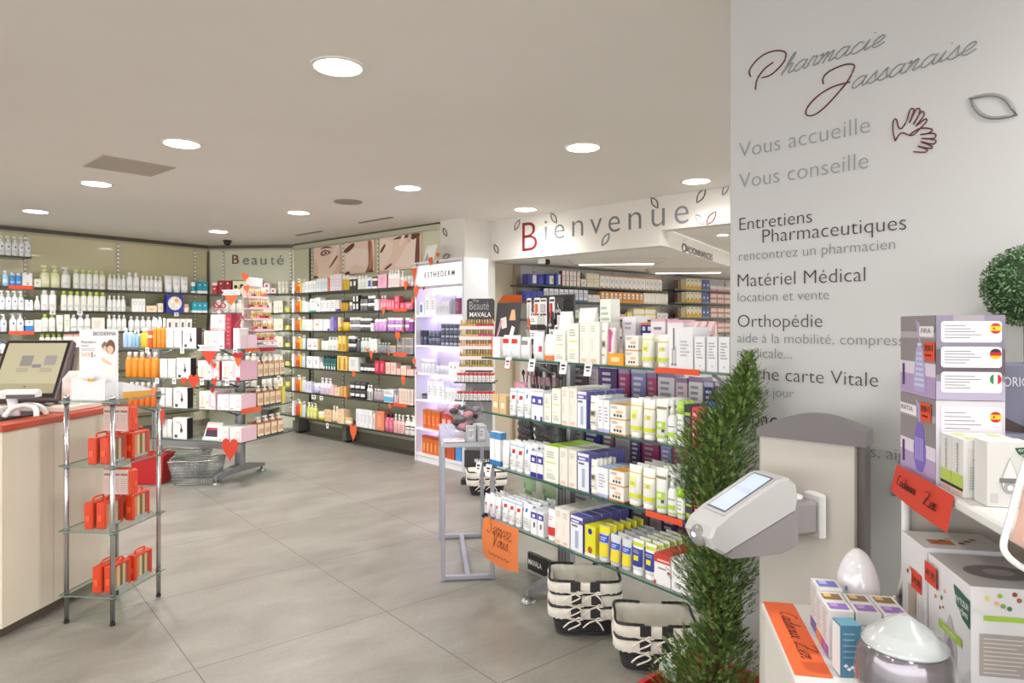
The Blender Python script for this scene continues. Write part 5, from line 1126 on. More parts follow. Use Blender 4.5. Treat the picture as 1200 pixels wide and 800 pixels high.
# ---------------------------------------------------------------- paper hearts
def heart_outline(w, h, k=10):
    o = []
    for i in range(2 * k + 1):
        a = math.pi * 2 * i / (2 * k); x = math.sin(a) ** 3; y = (13*math.cos(a) - 5*math.cos(2*a) - 2*math.cos(3*a) - math.cos(4*a)) / 16
        o.append((x * w / 2, y * h / 2 * .97))
    return o[:-1]
HORANGE, HRED, HBRICK = P_('#df6230', .7), P_('#ac1c20', .7), P_('#cc4028', .7)
def heart(plane, d, px, py, w, h, mat, label, banner=None, tilt=0.0):
    s = plane.xy(plane.t(px, d), d).y / FPX
    mb = MB(); mb.prism(heart_outline(w * s, h * s), -.0008, .0008, mat)
    o = mb.build('paper_heart', None, plane.loc(px, py, d), plane.rz); o.rotation_euler[1] = tilt
    tag(o, label, 'paper heart', None)
    if banner:
        bw, bh, dz = banner[0] * s, banner[1] * s, banner[2] * s
        b = MB(); b.prism([(-bw/2, dz), (-bw/2 + bh*.6, dz + bh/2), (-bw/2, dz + bh), (bw/2, dz + bh), (bw/2 - bh*.6, dz + bh/2), (bw/2, dz)], -.0030, -.0014, PAPER)
        for i in range(2): b.box(-bw*.35, bw*.3, -.0034, -.0030, dz + bh*(.25 + .3*i), dz + bh*(.38 + .3*i), P_('#8a7a8a'))
        b.build('paper_banner', o)
    return o
E_ = .008
for px, py, w, h, m_, lb, bn in (
    (269.5, 525, 23, 32, HBRICK, 'largest red paper heart, on the lowest shelf edge of the hearts stand', None), (245, 415, 20, 26, HBRICK, 'red paper heart under a white banner on the top shelf edge of the hearts stand', (33, 7, 4)),
    (251, 428, 6.5, 8.5, HBRICK, 'small red paper heart at the tip of the banner heart', None), (227, 446, 15.5, 21, HBRICK, 'mid sized red paper heart before the pink box with a red edge', None), (215.5, 446, 8, 12, HBRICK, 'small red paper heart beside the mid sized one, before the figure box', None),
    (251, 446.5, 8.5, 11, HBRICK, 'upper small red paper heart of the two above the cream window gift box', None), (249, 457, 6, 9, HRED, 'lower small red paper heart of the two above the cream window gift box', None),
    (279, 417, 15, 12, HRED, 'dark red paper heart on the corner of the hearts stand', None), (279, 423.5, 8.5, 14, HORANGE, 'orange paper heart over the dark red one at the corner', None), (279, 445, 5.5, 9, HRED, 'little red paper heart between the two corner gift boxes', None),
    (188, 488, 13, 27, HBRICK, 'red paper heart behind the steel post of the small glass stand', None)):
    heart(P_ISL, E_ + (.004 if m_ is HORANGE else 0) + (.004 if 'upper' in lb else 0), px, py, w, h, m_, lb, bn)
heart(P_ISL, -.20, 271, 347, 19, 23, HORANGE, 'orange paper heart under a white banner above the gift bags', (27, 6, 1.5)); heart(P_ISL, -.22, 287, 324, 11, 11, HORANGE, 'upper orange paper heart hanging before the red boxes', None, .3); heart(P_ISL, -.22, 289, 337.5, 9, 10, HORANGE, 'lower orange paper heart hanging before the red boxes', None, -.2)
for px, py, w, h, lb in ((469, 334.5, 3.2, 4, 'tiniest orange paper heart, beside the heart on the top poster wall shelf'), (475.5, 334, 7.5, 14, 'orange paper heart on the top poster wall shelf edge'), (449.5, 363.5, 6.5, 11.5, 'orange paper heart under the rose bottles'),
    (466, 393, 9.5, 13.5, 'orange paper heart before the silver patterned boxes'), (472.5, 387.5, 3.6, 6, 'tiny orange paper heart under the purple jar'), (430.5, 410, 4.5, 6.5, 'tiny red orange heart of the trio under silvery bottles, passage-far one'), (435, 415, 6.5, 12, 'largest heart of the trio under the silvery bottles'), (439, 411.5, 3.6, 5, 'smallest heart of the trio under the silvery bottles, cabinet side'),
    (455.5, 413.5, 5, 7.5, 'orange paper heart under the small grey bottles'), (414.5, 437.5, 7, 10, 'orange paper heart under the large pale grey box'), (472.5, 445, 8, 14, 'orange paper heart under the light pink cube box'), (406, 465.5, 3.4, 9.5, 'slim orange paper heart beside the black jars with white squares'),
    (457, 475.5, 5.5, 9.5, 'orange paper heart under the box with sky blue foot'), (414, 505.5, 14, 24, 'big red orange paper heart on the lowest shelf of the poster wall')):
    heart(P_RIGHT, DR + .009 + (.004 if 'smallest' in lb or 'trio' in lb and 'largest' in lb else 0), px, py, w, h, HORANGE, lb)
for px, py, w, h, lb, bn, dd in ((485.5, 317, 10.5, 26, 'orange paper heart with a pale banner beside the cabinet sign', (13, 6, 3), .012), (487.5, 341, 10.5, 20, 'orange paper heart below the banner heart on the cabinet edge', None, .018), (483.5, 351.5, 5, 11, 'slim orange paper heart lowest of the three on the cabinet edge', None, .008),
    (504.5, 305.5, 8, 13, 'orange paper heart hanging over the top of the cabinet sign', None, .012), (513, 298.5, 6, 7, 'orange paper heart standing on the cabinet sign corner', None, .016), (512.5, 307, 3.6, 5.5, 'tiny red paper heart on the cabinet sign', None, .010), (496.5, 338, 4, 5.5, 'tiny red paper heart under the cabinet sign', None, .008),
    (484.5, 373, 4, 5.5, 'tiny coral paper heart on the cabinet side by the second bay', None, .012), (485, 423, 6, 10.5, 'orange paper heart on the cabinet side by the third bay', None, .012), (487, 431, 3.4, 4.5, 'small red paper heart below the third bay heart', None, .018), (488, 437, 3, 4.2, 'lowest small red paper heart of the third bay trio', None, .012)):
    heart(P_CAB, dd, px, py, w, h, HORANGE if 'red' not in lb else HRED, lb, bn)
strip(IR[0], 287, 303, 'orange paper strip on the side edge of the hearts stand top shelf', .025, .03, mat=HORANGE); strip(IR[0], 304, 322, 'red paper strip beside the orange one on the hearts stand', .03, .035, mat=P_('#b02a24')); strip(IR[2], 283, 306, 'orange paper strip on the third shelf corner of the hearts stand', .03, .045, mat=HORANGE)
for s_, px, lb in ((IS[0], 173, 'white price ticket under the tall orange bottles'), (IS[0], 214, 'white price ticket under the top figure box'), (IS[0], 276, 'white price ticket under the curl print gift box'), (IS[1], 184.5, 'white price ticket under the second shelf soft packs'), (IS[1], 204.5, 'white price ticket under the second shelf figure box'), (IS[1], 237, 'white price ticket under the gift box with red edge'), (IS[1], 266.5, 'white price ticket under the broad corner gift box')):
    ticket(s_, px, lb, .04, .05, .045)
ticket(IR[1], 326, 'white price ticket under the second shelf pump bottles', .05, .05, .04)
# ---------------------------------------------------------------- front glass gondola
P_GON = Plane((0.046, 3.433), (0.59, -0.807)); GL0, GL1, GD = -0.36, 1.33, 0.60
ZG = [1.228, 0.933, 0.650, 0.366]
gon = tag(empty('glass_gondola', P_GON.pt(0, 0, 0), P_GON.rz), 'four tier glass gondola with steel posts in front of the white partition', 'display stand')
for z in ZG:
    mb = MB(); mb.box(GL0, GL1, 0, GD, z - .009, z, GLASS, front=GLASS_EDGE, side=GLASS_EDGE); mb.build('glass_shelf', gon)
for x in (0.0, 1.12):
    mb = MB(); mb.cbox(x - .05, x + .05, GD/2 - .03, GD/2 + .03, .075, 1.30, GREYMETAL, .012)
    for dx in (-.025, 0, .025): mb.box(x + dx - .004, x + dx + .004, GD/2 - .0315, GD/2 - .029, .08, 1.3, M('#5e5e60', .4))
    mb.build('post', gon)
    mb = MB()
    for s in (-1, 1):
        y1 = GD/2 + s * .27
        mb.loft([[(x - .035, GD/2, .045), (x + .035, GD/2, .045), (x + .035, GD/2, .11), (x - .035, GD/2, .11)], [(x - .02, y1, .04), (x + .02, y1, .04), (x + .02, y1, .066), (x - .02, y1, .066)]], GREYMETAL)
        mb.lathe([(.009, .015), (.009, .055)], GREYMETAL, 10, (x, y1 - s*.012)); mb.lathe([(.042, 0), (.042, .006), (.016, .022)], GREYMETAL, 18, (x, y1 - s*.012))
    mb.build('foot', gon)
    for z in ZG:
        for s in (-1, 1):
            mb = MB(); mb.tube([(x, GD/2 + s*.03, z - .11), (x, GD/2 + s*.24, z - .015)], .006, GREYMETAL, 6); mb.build('bracket', gon)
WG = 'shelf of front gondola'
GS = [Shelf(P_GON, 0, z, ('top ' if i == 0 else ORD[i] + ' ') + WG) for i, z in enumerate(ZG)]
TXT = lambda c='#a6a4a2', a=.25, b=.6, n=4: [('l', -.6, .6, a, b, n, c)]
REDDOT = [('b', .86, .93, '#b7c9e4'), ('r', .0, .65, .62, .76, '#c2262e'), ('r', -.5, -.1, .48, .6, '#9fb4dc')] + TXT('#b9bac0', .2, .4, 2)
BLUEDROP = [('r', -.1, .2, .7, .84, '#3a6fc0')] + TXT('#b9bac0', .25, .5, 3)
FLORAL = [('o', 0, .5, .16, '#4a463e'), ('o', -.4, .42, .10, '#8a8a5a'), ('o', .4, .58, .11, '#5a564a'), ('o', .1, .38, .07, '#8a8a5a'), ('l', -.6, .3, .84, .88, 1, '#4a4a3a'), ('l', -.7, .6, .18, .24, 2, '#8a8a80')]
FLT = [('r', -.5, .5, .40, .58, '#b0aa98'), ('r', -.25, .3, .44, .54, '#55503f'), ('l', -.6, .3, .78, .82, 1, '#4a4a3a'), ('l', -.6, .6, .2, .26, 1, '#77776a')]
PEACH = [('r', -.7, .4, .04, .12, '#ecc0a4'), ('r', -.6, -.35, .3, .6, '#efd4c0'), ('l', -.7, .5, .75, .92, 3, '#d0c4b4')]
LILAC = [('r', -1, 1, .8, .92, '#5d5aa8'), ('r', -.8, .4, .83, .88, '#e6e4f2'), ('r', -.8, .2, .70, .75, '#6a6a74'), ('r', -.2, .3, .1, .6, '#aab4cc'), ('s', -1, 1, 0, 1, '#6460ac')]
GREENC = [('r', -.7, .7, .52, .56, '#cfdc8a'), ('r', -.7, .2, .3, .34, '#dde6b4'), ('l', -.6, .5, .66, .86, 3, '#b4b9a0'), ('l', -.6, .6, .08, .24, 3, '#c0bfb0')]
YEL = [('b', .20, .30, '#d9dc2c'), ('b', .80, .83, '#e2d84a'), ('r', -.5, .3, .45, .72, '#e6ec9a'), ('r', -.2, .2, .5, .6, '#c9d43c')]
YELO = [('b', .20, .30, '#d4da20'), ('b', .76, .79, '#d9b84a'), ('r', -.4, .4, .5, .62, '#ecd98a'), ('r', .0, .3, .52, .6, '#b9c83a')]
GRN = [('r', -.8, .8, .76, .82, '#8a8462'), ('r', -.7, .7, .30, .48, '#b4d840'), ('r', -.2, .2, .36, .44, '#f1f3ea'), ('r', .2, .6, .24, .31, '#4a4a4a'), ('b', .12, .17, '#b9dc3a')]
STACKO = [('b', 0, .08, '#dd9a3a'), ('o', -.4, .28, .07, '#3c3432'), ('o', 0, .28, .07, '#3c3432'), ('o', .4, .28, .07, '#3c3432'), ('r', -.2, .6, .45, .62, '#efc08a'), ('l', -.8, .2, .72, .9, 2, '#b5a08a')]
BLK = [('r', -.8, .8, .1, .22, '#a6c828'), ('r', -.8, .8, .40, .46, '#9cc420'), ('r', -.8, .8, .75, .82, '#a6c828'), ('r', -.7, .7, .5, .7, '#6a6a6e')]
REDB = [('l', -.6, .7, .1, .9, 5, '#f0aab0'), ('r', -.3, .2, .45, .8, '#e47a82'), ('r', -.7, .8, .34, .4, '#f6e6e6')]
BLUB = [('r', -.6, .6, .6, .85, '#e6ecf6'), ('r', -.2, .4, .3, .5, '#7ab0e6')]
def G(k, a, b, n, maker, desc, name, cat, hp, rows=1, **kw): row(GS[k], a, b, n, maker, desc, name, cat, hp=hp, rows=rows, **kw)
CT = lambda k, a, b, n, desc, hp, body, feats, rows=1, d=None, **kw: G(k, a, b, n, carton, desc, BX + '', 'box', hp, rows, body=body, feats=feats, d=d, **kw)
TU = lambda k, a, b, n, desc, hp, body, cap, feats, rows=1, **kw: G(k, a, b, n, tube_, desc, TB, 'tube', hp, rows, body=body, cap=cap, feats=feats, **kw)
# top shelf
CT(0, 646, 660, 1, 'cream white box with green line, corner one', 37, '#f0eee4', GREENC, d=.05)
CT(0, 661, 675, 1, 'tall cream white box', 46, '#efece2', GREENC, d=.05)
CT(0, 676, 699.5, 2, 'tall cream box with peach foot', 49, '#eeeae0', PEACH, rows=2, d=.06)
TU(0, 700, 707.5, 1, 'floral cream tube', 49, '#efece2', '#e9e6da', FLT)
G(0, 708.5, 716, 1, pack, 'pink and white oval pack', 'soft_pack', 'packet', 44, body='#efe6ea', feats=[('r', -.9, .1, .35, .95, '#d24a8c')], d=.03)
CT(0, 709.5, 728, 1, 'low orange box', 14, '#e6a02e', [('r', -.6, .5, .3, .7, '#f2d49a')], d=.07, back=.012)
CT(0, 729, 745, 1, 'white box with orange edge', 18, '#f3f0ea', STACKO, d=.07, stack=2)
TU(0, 745.5, 760, 1, 'white tube with yellow band', 40, '#f1f0e8', '#eeeee6', YEL, rows=2)
TU(0, 763.5, 778, 1, 'white tube with gold band', 40, '#f1f0e8', '#eeeee6', YELO, rows=2)
CT(0, 779, 809.5, 1, 'large white box with leg drawing', 50, '#efeef0', [('r', -.62, -.5, .45, .98, '#6a6a70'), ('r', -.72, -.58, .1, .5, '#b3b2b8'), ('r', -.5, -.36, .1, .55, '#c2c1c6'), ('r', -.74, -.6, .09, .13, '#3a3a40'), ('r', -.5, -.36, .09, .13, '#3a3a40'), ('l', 0, .8, .3, .7, 5, '#c4c4c8')], d=.10)
CT(0, 810.5, 853, 3, 'white upright box with grey print', 41, '#f0eff1', [('l', -.7, .6, .35, .85, 6, '#b4b4ba'), ('r', .88, 1, .0, 1, '#8e8e96'), ('o', 0, .15, .08, '#c9c9cf')], d=.05)
# second row of the top shelf, looking over the first
row(GS[0], 724, 742, 1, carton, 'white box with rose lettering', BX, 'box', hp=56, body='#eee8ea', feats=[('b', .94, 1, '#dfa9bb'), ('r', -.6, .5, .76, .82, '#8a7a98'), ('l', -.6, .4, .2, .5, 4, '#c4b9bd')], d=.08, back=.20)
row(GS[0], 742.5, 762, 1, carton, 'white box with rose lettering', BX, 'box', hp=56, body='#eee8ea', feats=[('b', .94, 1, '#dfa9bb'), ('r', -.6, .5, .76, .82, '#8a7a98'), ('l', -.6, .4, .2, .5, 4, '#c4b9bd')], d=.08, back=.20)
row(GS[0], 764, 792, 3, pack, 'pale pink soft pack', 'soft_pack', 'packet', hp=56, body='#efc9c9', feats=[('r', -.5, .6, .5, .7, '#e09a9a')], d=.05, back=.22)
row(GS[0], 824, 852, 2, carton, 'violet box', BX, 'box', hp=27, body='#8a74b8', feats=[('l', -.8, .7, .2, .8, 4, '#6e579c')], d=.08, back=.16, stack=2)
row(GS[0], 702, 722, 3, carton, 'deep blue box with orange tip', BX, 'box', hp=50, body='#2f2f86', feats=[('b', .94, 1, '#e07a4a'), ('r', -.5, .6, .8, .9, '#d9d9e6')], d=.05, back=.26)
row(GS[0], 684, 700, 1, carton, 'white box behind the cream boxes', BX, 'box', hp=56, body='#ece8ee', feats=TXT('#b9aac4', .7, .9, 2), d=.08, back=.24)
# second shelf
TU(1, 592, 608.5, 2, 'white tube with red dot', 32, '#f0f0f0', '#e6e9ee', REDDOT, rows=3)
TU(1, 609, 617.5, 1, 'white tube with blue drop', 33, '#f0f0f0', '#e6e9ee', BLUEDROP, rows=3)
CT(1, 619, 633.5, 2, 'white box with violet bands', 33, '#eeeef2', [('r', -1, 1, .55, .85, '#4c44a4'), ('r', -.5, .4, .62, .75, '#f0f0f4'), ('r', .2, .8, 0, .15, '#3a3488')], rows=3, d=.04)
CT(1, 634.5, 643, 1, 'white box with thin green lines', 33, '#f0efe6', GREENC, rows=3, d=.04)
CT(1, 643.5, 654, 1, 'pale box with lime top', 41, '#efefe4', GREENC, rows=3, d=.045, top='#b9d832')
CT(1, 655, 672.5, 2, 'cream box with peach foot', 45, '#eee9df', PEACH, rows=4, d=.05)
CT(1, 673, 684, 1, 'lilac edged box', 43, '#e8eaf2', LILAC, rows=4, d=.055, top='#6a68ac')
TU(1, 685, 696, 1, 'floral cream tube', 40, '#efece2', '#e9e6da', FLT, rows=5)
CT(1, 697, 710.5, 2, 'pale blue white box', 38, '#eff0f2', [('b', 0, .1, '#b9b8e0'), ('l', -.6, .6, .3, .8, 5, '#b9b4cc')], rows=3, d=.05, top='#b4c4ea')
CT(1, 711.5, 730.5, 1, 'white box with orange edge', 17.5, '#f3f0ea', STACKO, rows=2, d=.07, stack=2, top='#e8a83a')
TU(1, 731.5, 746.5, 1, 'white tube with yellow band', 46, '#f1f0e8', '#eeeee6', YEL, rows=4)
TU(1, 747.5, 762, 1, 'white tube with gold band', 47, '#f1f0e8', '#eeeee6', YELO, rows=4)
TU(1, 763, 777, 1, 'white tube with green dots', 51, '#eff0ea', '#eceee6', GRN, rows=4)
G(1, 777.5, 787.5, 1, bottle, 'slim white lime labelled spray', PB, 'spray bottle', 52, 3, body='#f0f1ee', cap='#eef0ee', kind='spray', feats=[('b', .12, .17, '#b9dc3a'), ('r', -.7, .7, .3, .5, '#b4d840'), ('r', -.6, .6, .72, .76, '#6a5a4a')])
G(1, 788, 797.5, 1, bottle, 'lime capped white bottle', BT, 'bottle', 53, 3, body='#eef0ea', cap='#b9e05a', kind='dome', feats=[('r', -.6, .6, .2, .3, '#b4d840'), ('l', -.6, .6, .4, .9, 3, '#b4b9ac')])
CT(1, 798, 806.5, 1, 'black box with lime bands', 50, '#34343a', BLK, rows=4, d=.05)
CT(1, 807.5, 822, 2, 'coral red box', 49, '#d8404c', REDB, rows=2, d=.05)
TU(1, 824, 838, 2, 'vivid blue tube', 58, '#2f5fd0', '#3a3a40', BLUB, rows=2)
TU(1, 839, 856, 2, 'pale sky blue tube', 58, '#a9c9ea', '#3a3a40', BLUB, rows=2)
# third shelf
CT(2, 571, 583, 2, 'white pack in a blue frame', 39, '#eef1f4', [('b', 0, .16, '#2f7ac4'), ('b', .8, 1, '#4a8cc8')], d=.04)
TU(2, 584, 591.5, 1, 'plain white tube', 32, '#f1f1ef', '#e9e9e9', [], rows=3)
TU(2, 592, 608.5, 2, 'white tube with red dot', 33, '#f0f0f0', '#e6e9ee', REDDOT, rows=4)
TU(2, 609, 617.5, 1, 'white tube with blue drop', 35, '#f0f0f0', '#e6e9ee', BLUEDROP, rows=4)
CT(2, 618.5, 633, 2, 'white and violet banded box', 30, '#eeeef2', [('r', -1, 1, .55, .85, '#4036a4'), ('r', -1, 1, 0, .18, '#382e9c'), ('r', -.5, .4, .62, .75, '#f0f0f4')], rows=3, d=.04)
CT(2, 634, 652, 1, 'broad white box with lime top', 42, '#f1f0e8', GREENC, rows=4, d=.055, top='#b4dc20')
CT(2, 653, 672.5, 2, 'cream box with peach foot', 44, '#eee9df', PEACH, rows=4, d=.05)
CT(2, 673, 686.5, 1, 'lilac edged box', 44, '#e8eaf2', LILAC, rows=4, d=.055, top='#6a68ac')
TU(2, 687, 695, 1, 'floral cream tube', 40, '#efece2', '#e9e6da', FLT, rows=5)
CT(2, 695.5, 709.5, 1, 'pale blue white box', 34, '#eff0f2', [('b', 0, .1, '#b9b8e0'), ('l', -.6, .6, .3, .8, 5, '#b9b4cc')], rows=3, d=.05, top='#b4c4ea')
CT(2, 710.5, 728.5, 1, 'white box with orange edge', 17.5, '#f3f0ea', STACKO, rows=2, d=.07, stack=2, top='#e8a83a')
TU(2, 729.5, 745, 1, 'white tube with yellow band', 47, '#f1f0e8', '#eeeee6', YEL, rows=4)
TU(2, 746, 761.5, 1, 'white tube with gold band', 48, '#f1f0e8', '#eeeee6', YELO, rows=4)
TU(2, 762.5, 776.5, 1, 'white tube with green dots', 53, '#eff0ea', '#eceee6', GRN, rows=4)
G(2, 777, 788, 1, bottle, 'slim white lime labelled spray', PB, 'spray bottle', 50, 3, body='#f0f1ee', cap='#eef0ee', kind='spray', feats=[('b', .12, .17, '#b9dc3a'), ('r', -.7, .7, .3, .5, '#b4d840'), ('r', -.6, .6, .72, .76, '#6a5a4a')])
G(2, 788.5, 798.5, 1, bottle, 'lime capped white bottle', BT, 'bottle', 36, 3, body='#eef0ea', cap='#a9dc2e', kind='dome', feats=[('r', -.6, .6, .2, .3, '#b4d840'), ('l', -.6, .6, .4, .9, 3, '#b4b9ac')])
CT(2, 799.5, 808.5, 1, 'black box with lime bands', 46, '#34343a', BLK, rows=4, d=.05)
CT(2, 809.5, 821.5, 1, 'coral red box', 44, '#d8303c', REDB, rows=3, d=.05)
TU(2, 822.5, 838, 1, 'vivid blue tube', 52, '#2a56d0', '#3a3a40', BLUB, rows=3)
TU(2, 839, 852, 1, 'pale sky blue tube', 52, '#6ab4ea', '#3a3a40', BLUB, rows=3)
# lowest shelf
TU(3, 563, 582, 3, 'white tube with lilac cap', 25, '#f0eff0', '#c9c4dc', [('r', -.3, .3, .5, .62, '#c24a5a')] + TXT('#bdbdc6'), rows=4)
TU(3, 583, 606, 3, 'white tube with red dot', 29, '#f0f0f0', '#e0e4ec', REDDOT, rows=4)
TU(3, 606.5, 617.5, 1, 'white tube with blue drop', 31, '#f0f0f0', '#e6e9ee', BLUEDROP, rows=4)
CT(3, 619, 634, 2, 'white and violet banded box', 29, '#eeeef2', [('r', -1, 1, .65, .9, '#4036a4'), ('r', -.5, .4, .7, .82, '#f0f0f4'), ('r', -.1, .4, .3, .5, '#55555c')], rows=3, d=.04)
TU(3, 636, 646, 1, 'white tube with red label', 36, '#f1efee', '#eeecec', [('r', -.9, .9, .18, .45, '#d2302c'), ('l', -.5, .5, .65, .8, 2, '#c98a88')], rows=3)
CT(3, 647, 664.5, 2, 'cream box with peach foot', 43, '#eee9df', PEACH, rows=5, d=.055)
CT(3, 665, 680, 1, 'lilac edged box', 41, '#e8eaf2', LILAC, rows=5, d=.055, top='#5d5ab0')
CT(3, 681.5, 694.5, 1, 'yellow box with round badge', 36, '#e0dc2c', [('o', 0, .82, .2, '#2a3486'), ('b', 0, .1, '#efece0'), ('o', 0, .22, .22, '#a8582c')], rows=3, d=.05)
BY = [('r', -1, -.55, .3, .75, '#c43a6a'), ('r', -.5, .9, .56, .76, '#2a52c0'), ('r', -.4, .9, .16, .52, '#ecd92c'), ('l', -.3, .6, .6, .72, 2, '#c4d0f0')]
TU(3, 695.5, 708, 1, 'grey tube with yellow crimp', 41, '#c4c6cc', '#d4d4d6', [('b', .8, .99, '#e8dc24')] + BY, rows=6)
TU(3, 709, 721.5, 1, 'plain crimped grey blue tube', 36, '#c8cace', '#c2c2c6', BY, rows=6)
TU(3, 722, 734, 1, 'grey tube with pink stripe', 36, '#c8cace', '#c2c2c6', BY, rows=6)
BLT = [('r', -.85, .85, .82, .93, '#c6d23a'), ('r', -.95, .95, .26, .76, '#2c3a92'), ('r', -.35, .3, .42, .56, '#e6d92c'), ('l', -.6, .5, .62, .72, 2, '#a9b4dc')]
TU(3, 735, 748.5, 1, 'white and navy tube with lime crimp', 41, '#f1f1ee', '#eeeeee', BLT, rows=6)
TU(3, 749.5, 763, 1, 'white and navy tube with sun badge', 42, '#f1f1ee', '#eeeeee', BLT, rows=6)
CT(3, 762.5, 782, 1, 'white box with red top', 36, '#f1efee', [('r', -1, 1, .72, 1, '#cf3a2c'), ('r', -.6, .9, .78, .84, '#f0c4bc'), ('l', -.5, .6, .5, .6, 1, '#8a8a8c'), ('r', .7, 1, .42, .52, '#c8302c'), ('r', -1, -.75, 0, .12, '#c8302c')], rows=2, d=.09, top='#d24a36')
CT(3, 783, 803, 1, 'white box with pale drawing', 36, '#f0efef', [('r', -.4, .5, .5, .8, '#dcdcdc'), ('l', -.6, .6, .1, .3, 3, '#b9bcc4')], rows=1, d=.09)
# goods standing along the far side, seen between the rows
FAR = {'plum': '#5a3f78', 'navy': '#3a3a86', 'pale mauve': '#e2dfe4', 'magenta': '#a03a6a', 'dusty rose': '#8a6a78', 'pale pink': '#e6cdd2', 'lavender': '#8f8cc0', 'grey mauve': '#b9a9b2', 'off-white': '#e9e4e6', 'rose': '#b94a74'}
FN = list(FAR)
for k in (1, 2, 3):
    a = 598.0
    for i in range(15):
        n_ = FN[(i * 3 + k * 4) % len(FN)]; wpx = (13, 17, 11, 20)[(i + k) % 4]; c = FAR[n_]
        row(GS[k], a, a + wpx, 1, carton, 'tall ' + n_ + ' box on the far side', BX, 'box', hp=(58, 66, 52, 62)[(i * 2 + k) % 4], body=c, feats=[('l', -.7, .6, .3, .85, 5, '#d9d4dc' if c[1] in '3589' else '#a79aa6'), ('b', .9, 1, '#cfc4d6' if c[1] in '358' else '#9a86a8')], d=.07, back=.42, jit=.02)
        a += wpx + 1.2
row(GS[3], 548, 592, 2, pack, 'far side pack with green print', 'soft_pack', 'packet', hp=52, body='#e4e9dc', feats=[('r', -.6, .5, .3, .65, '#a9c49c'), ('r', -.3, .2, .2, .3, '#7da078'), ('o', -.3, .4, .08, '#7da078'), ('o', .2, .6, .08, '#8fb48a')], d=.08, back=.36)
row(GS[1], 556, 596, 5, pack, 'dark far side hair accessory pack', 'soft_pack', 'packet', hp=54, body='#4a444a', feats=[('r', -.6, .5, .5, .7, '#c98a9a'), ('r', -.3, .4, .2, .35, '#d9d4d2')], d=.05, back=.38)
# price labels on the shelf edges, orange strips
def edge_label(shelf, px, lb, red=False):
    t = shelf.sh(px); o = tag(empty('price_label', shelf.pl.pt(t, .012, shelf.z - .052), shelf.pl.rz + .25), lb, 'price label')
    mb = MB(); mb.loft([[(-.019, -.012, 0), (.019, -.012, 0), (.019, -.010, 0), (-.019, -.010, 0)], [(-.019, .0, .055), (.019, .0, .055), (.019, .002, .055), (-.019, .002, .055)]], P_('#c23a3a') if red else PAPER)
    f = lambda z, e=.0008: -.012 + .012 * z / .055 - e
    if red: mb.quad((-.016, f(.004), .004), (.016, f(.004), .004), (.016, f(.051), .051), (-.016, f(.051), .051), PAPER)
    for z0, z1, a, b, c in ((.034, .044, -.012, .012, '#3a3436'), (.02, .028, -.008, .010, '#8a5a5a' if red else '#6a6668')): mb.quad((a, f(z0, .0014), z0), (b, f(z0, .0014), z0), (b, f(z1, .0014), z1), (a, f(z1, .0014), z1), P_(c))
    mb.build('ticket', o)
    mb = MB(); mb.cbox(-.021, .021, -.001, .008, .045, .060, M('#d9d9d6', .3)); mb.build('clip', o)
edge_label(GS[0], 598, 'red framed price label on the gondola top shelf under the manicure packs', True); edge_label(GS[0], 626, 'white price label on the gondola top shelf, next to the red framed one'); edge_label(GS[0], 663, 'white price label under the tall cream white box'); edge_label(GS[0], 692, 'white price label under the tall peach footed boxes')
edge_label(GS[2], 563.5, 'white price label at the passage corner of the third gondola shelf'); edge_label(GS[2], 575, 'white price label under the blue framed packs')
strip(GS[0], 768, 820, 'orange strip on the top gondola shelf under the leg drawing box', .016, .022, dd=.002); strip(GS[2], 757, 800, 'orange strip on the third gondola shelf under the green dotted tubes', .018, .024, dd=.002)
# orange hand written sign at the corner of the lowest shelf
sg = tag(empty('hand_written_sign', P_GON.loc(567, 604, .012), P_GON.rz), 'orange hand written paper sign hanging at the corner of the lowest gondola shelf', 'paper sign')
sc = P_GON.xy(P_GON.t(586)).y / FPX; w = P_GON.t(607.5) - P_GON.t(567); h = .215
mb = MB(); rows_ = []
for i in range(9):
    z = -h * i / 8; rows_.append([(w * j / 8, -.012 * math.sin(math.pi * (i / 8)) * (1 - j / 16) + .0, z - .02 * math.sin(math.pi * j / 8) * (i / 8)) for j in range(9)])
for i in range(8):
    for j in range(8): mb.quad(rows_[i][j], rows_[i+1][j], rows_[i+1][j+1], rows_[i][j+1], P_('#d9783f', .7), True)
shp = mb.build('sheet', sg)
for body, x, z, ww in (('Servez', .15, -.072, .70), ('Vous...', .30, -.128, .58)):
    hm = handwriting(body, w * ww, .0013, P_('#4a1f1a', .6), .25, 4, .95); hm.build('handwriting', shp, (w * x, -.0135, z))
hm = MB(); hm.tube(spline([(w * (.2 + .06 * i), -.0125, -.178 + .006 * (-1) ** i) for i in range(11)], 3), .0011, P_('#4a1f1a', .6), 5); hm.build('handwriting', shp)
mb = MB(); mb.cbox(-.012, .012, -.004, .02, -.012, .012, BLACK); mb.build('clip', sg)

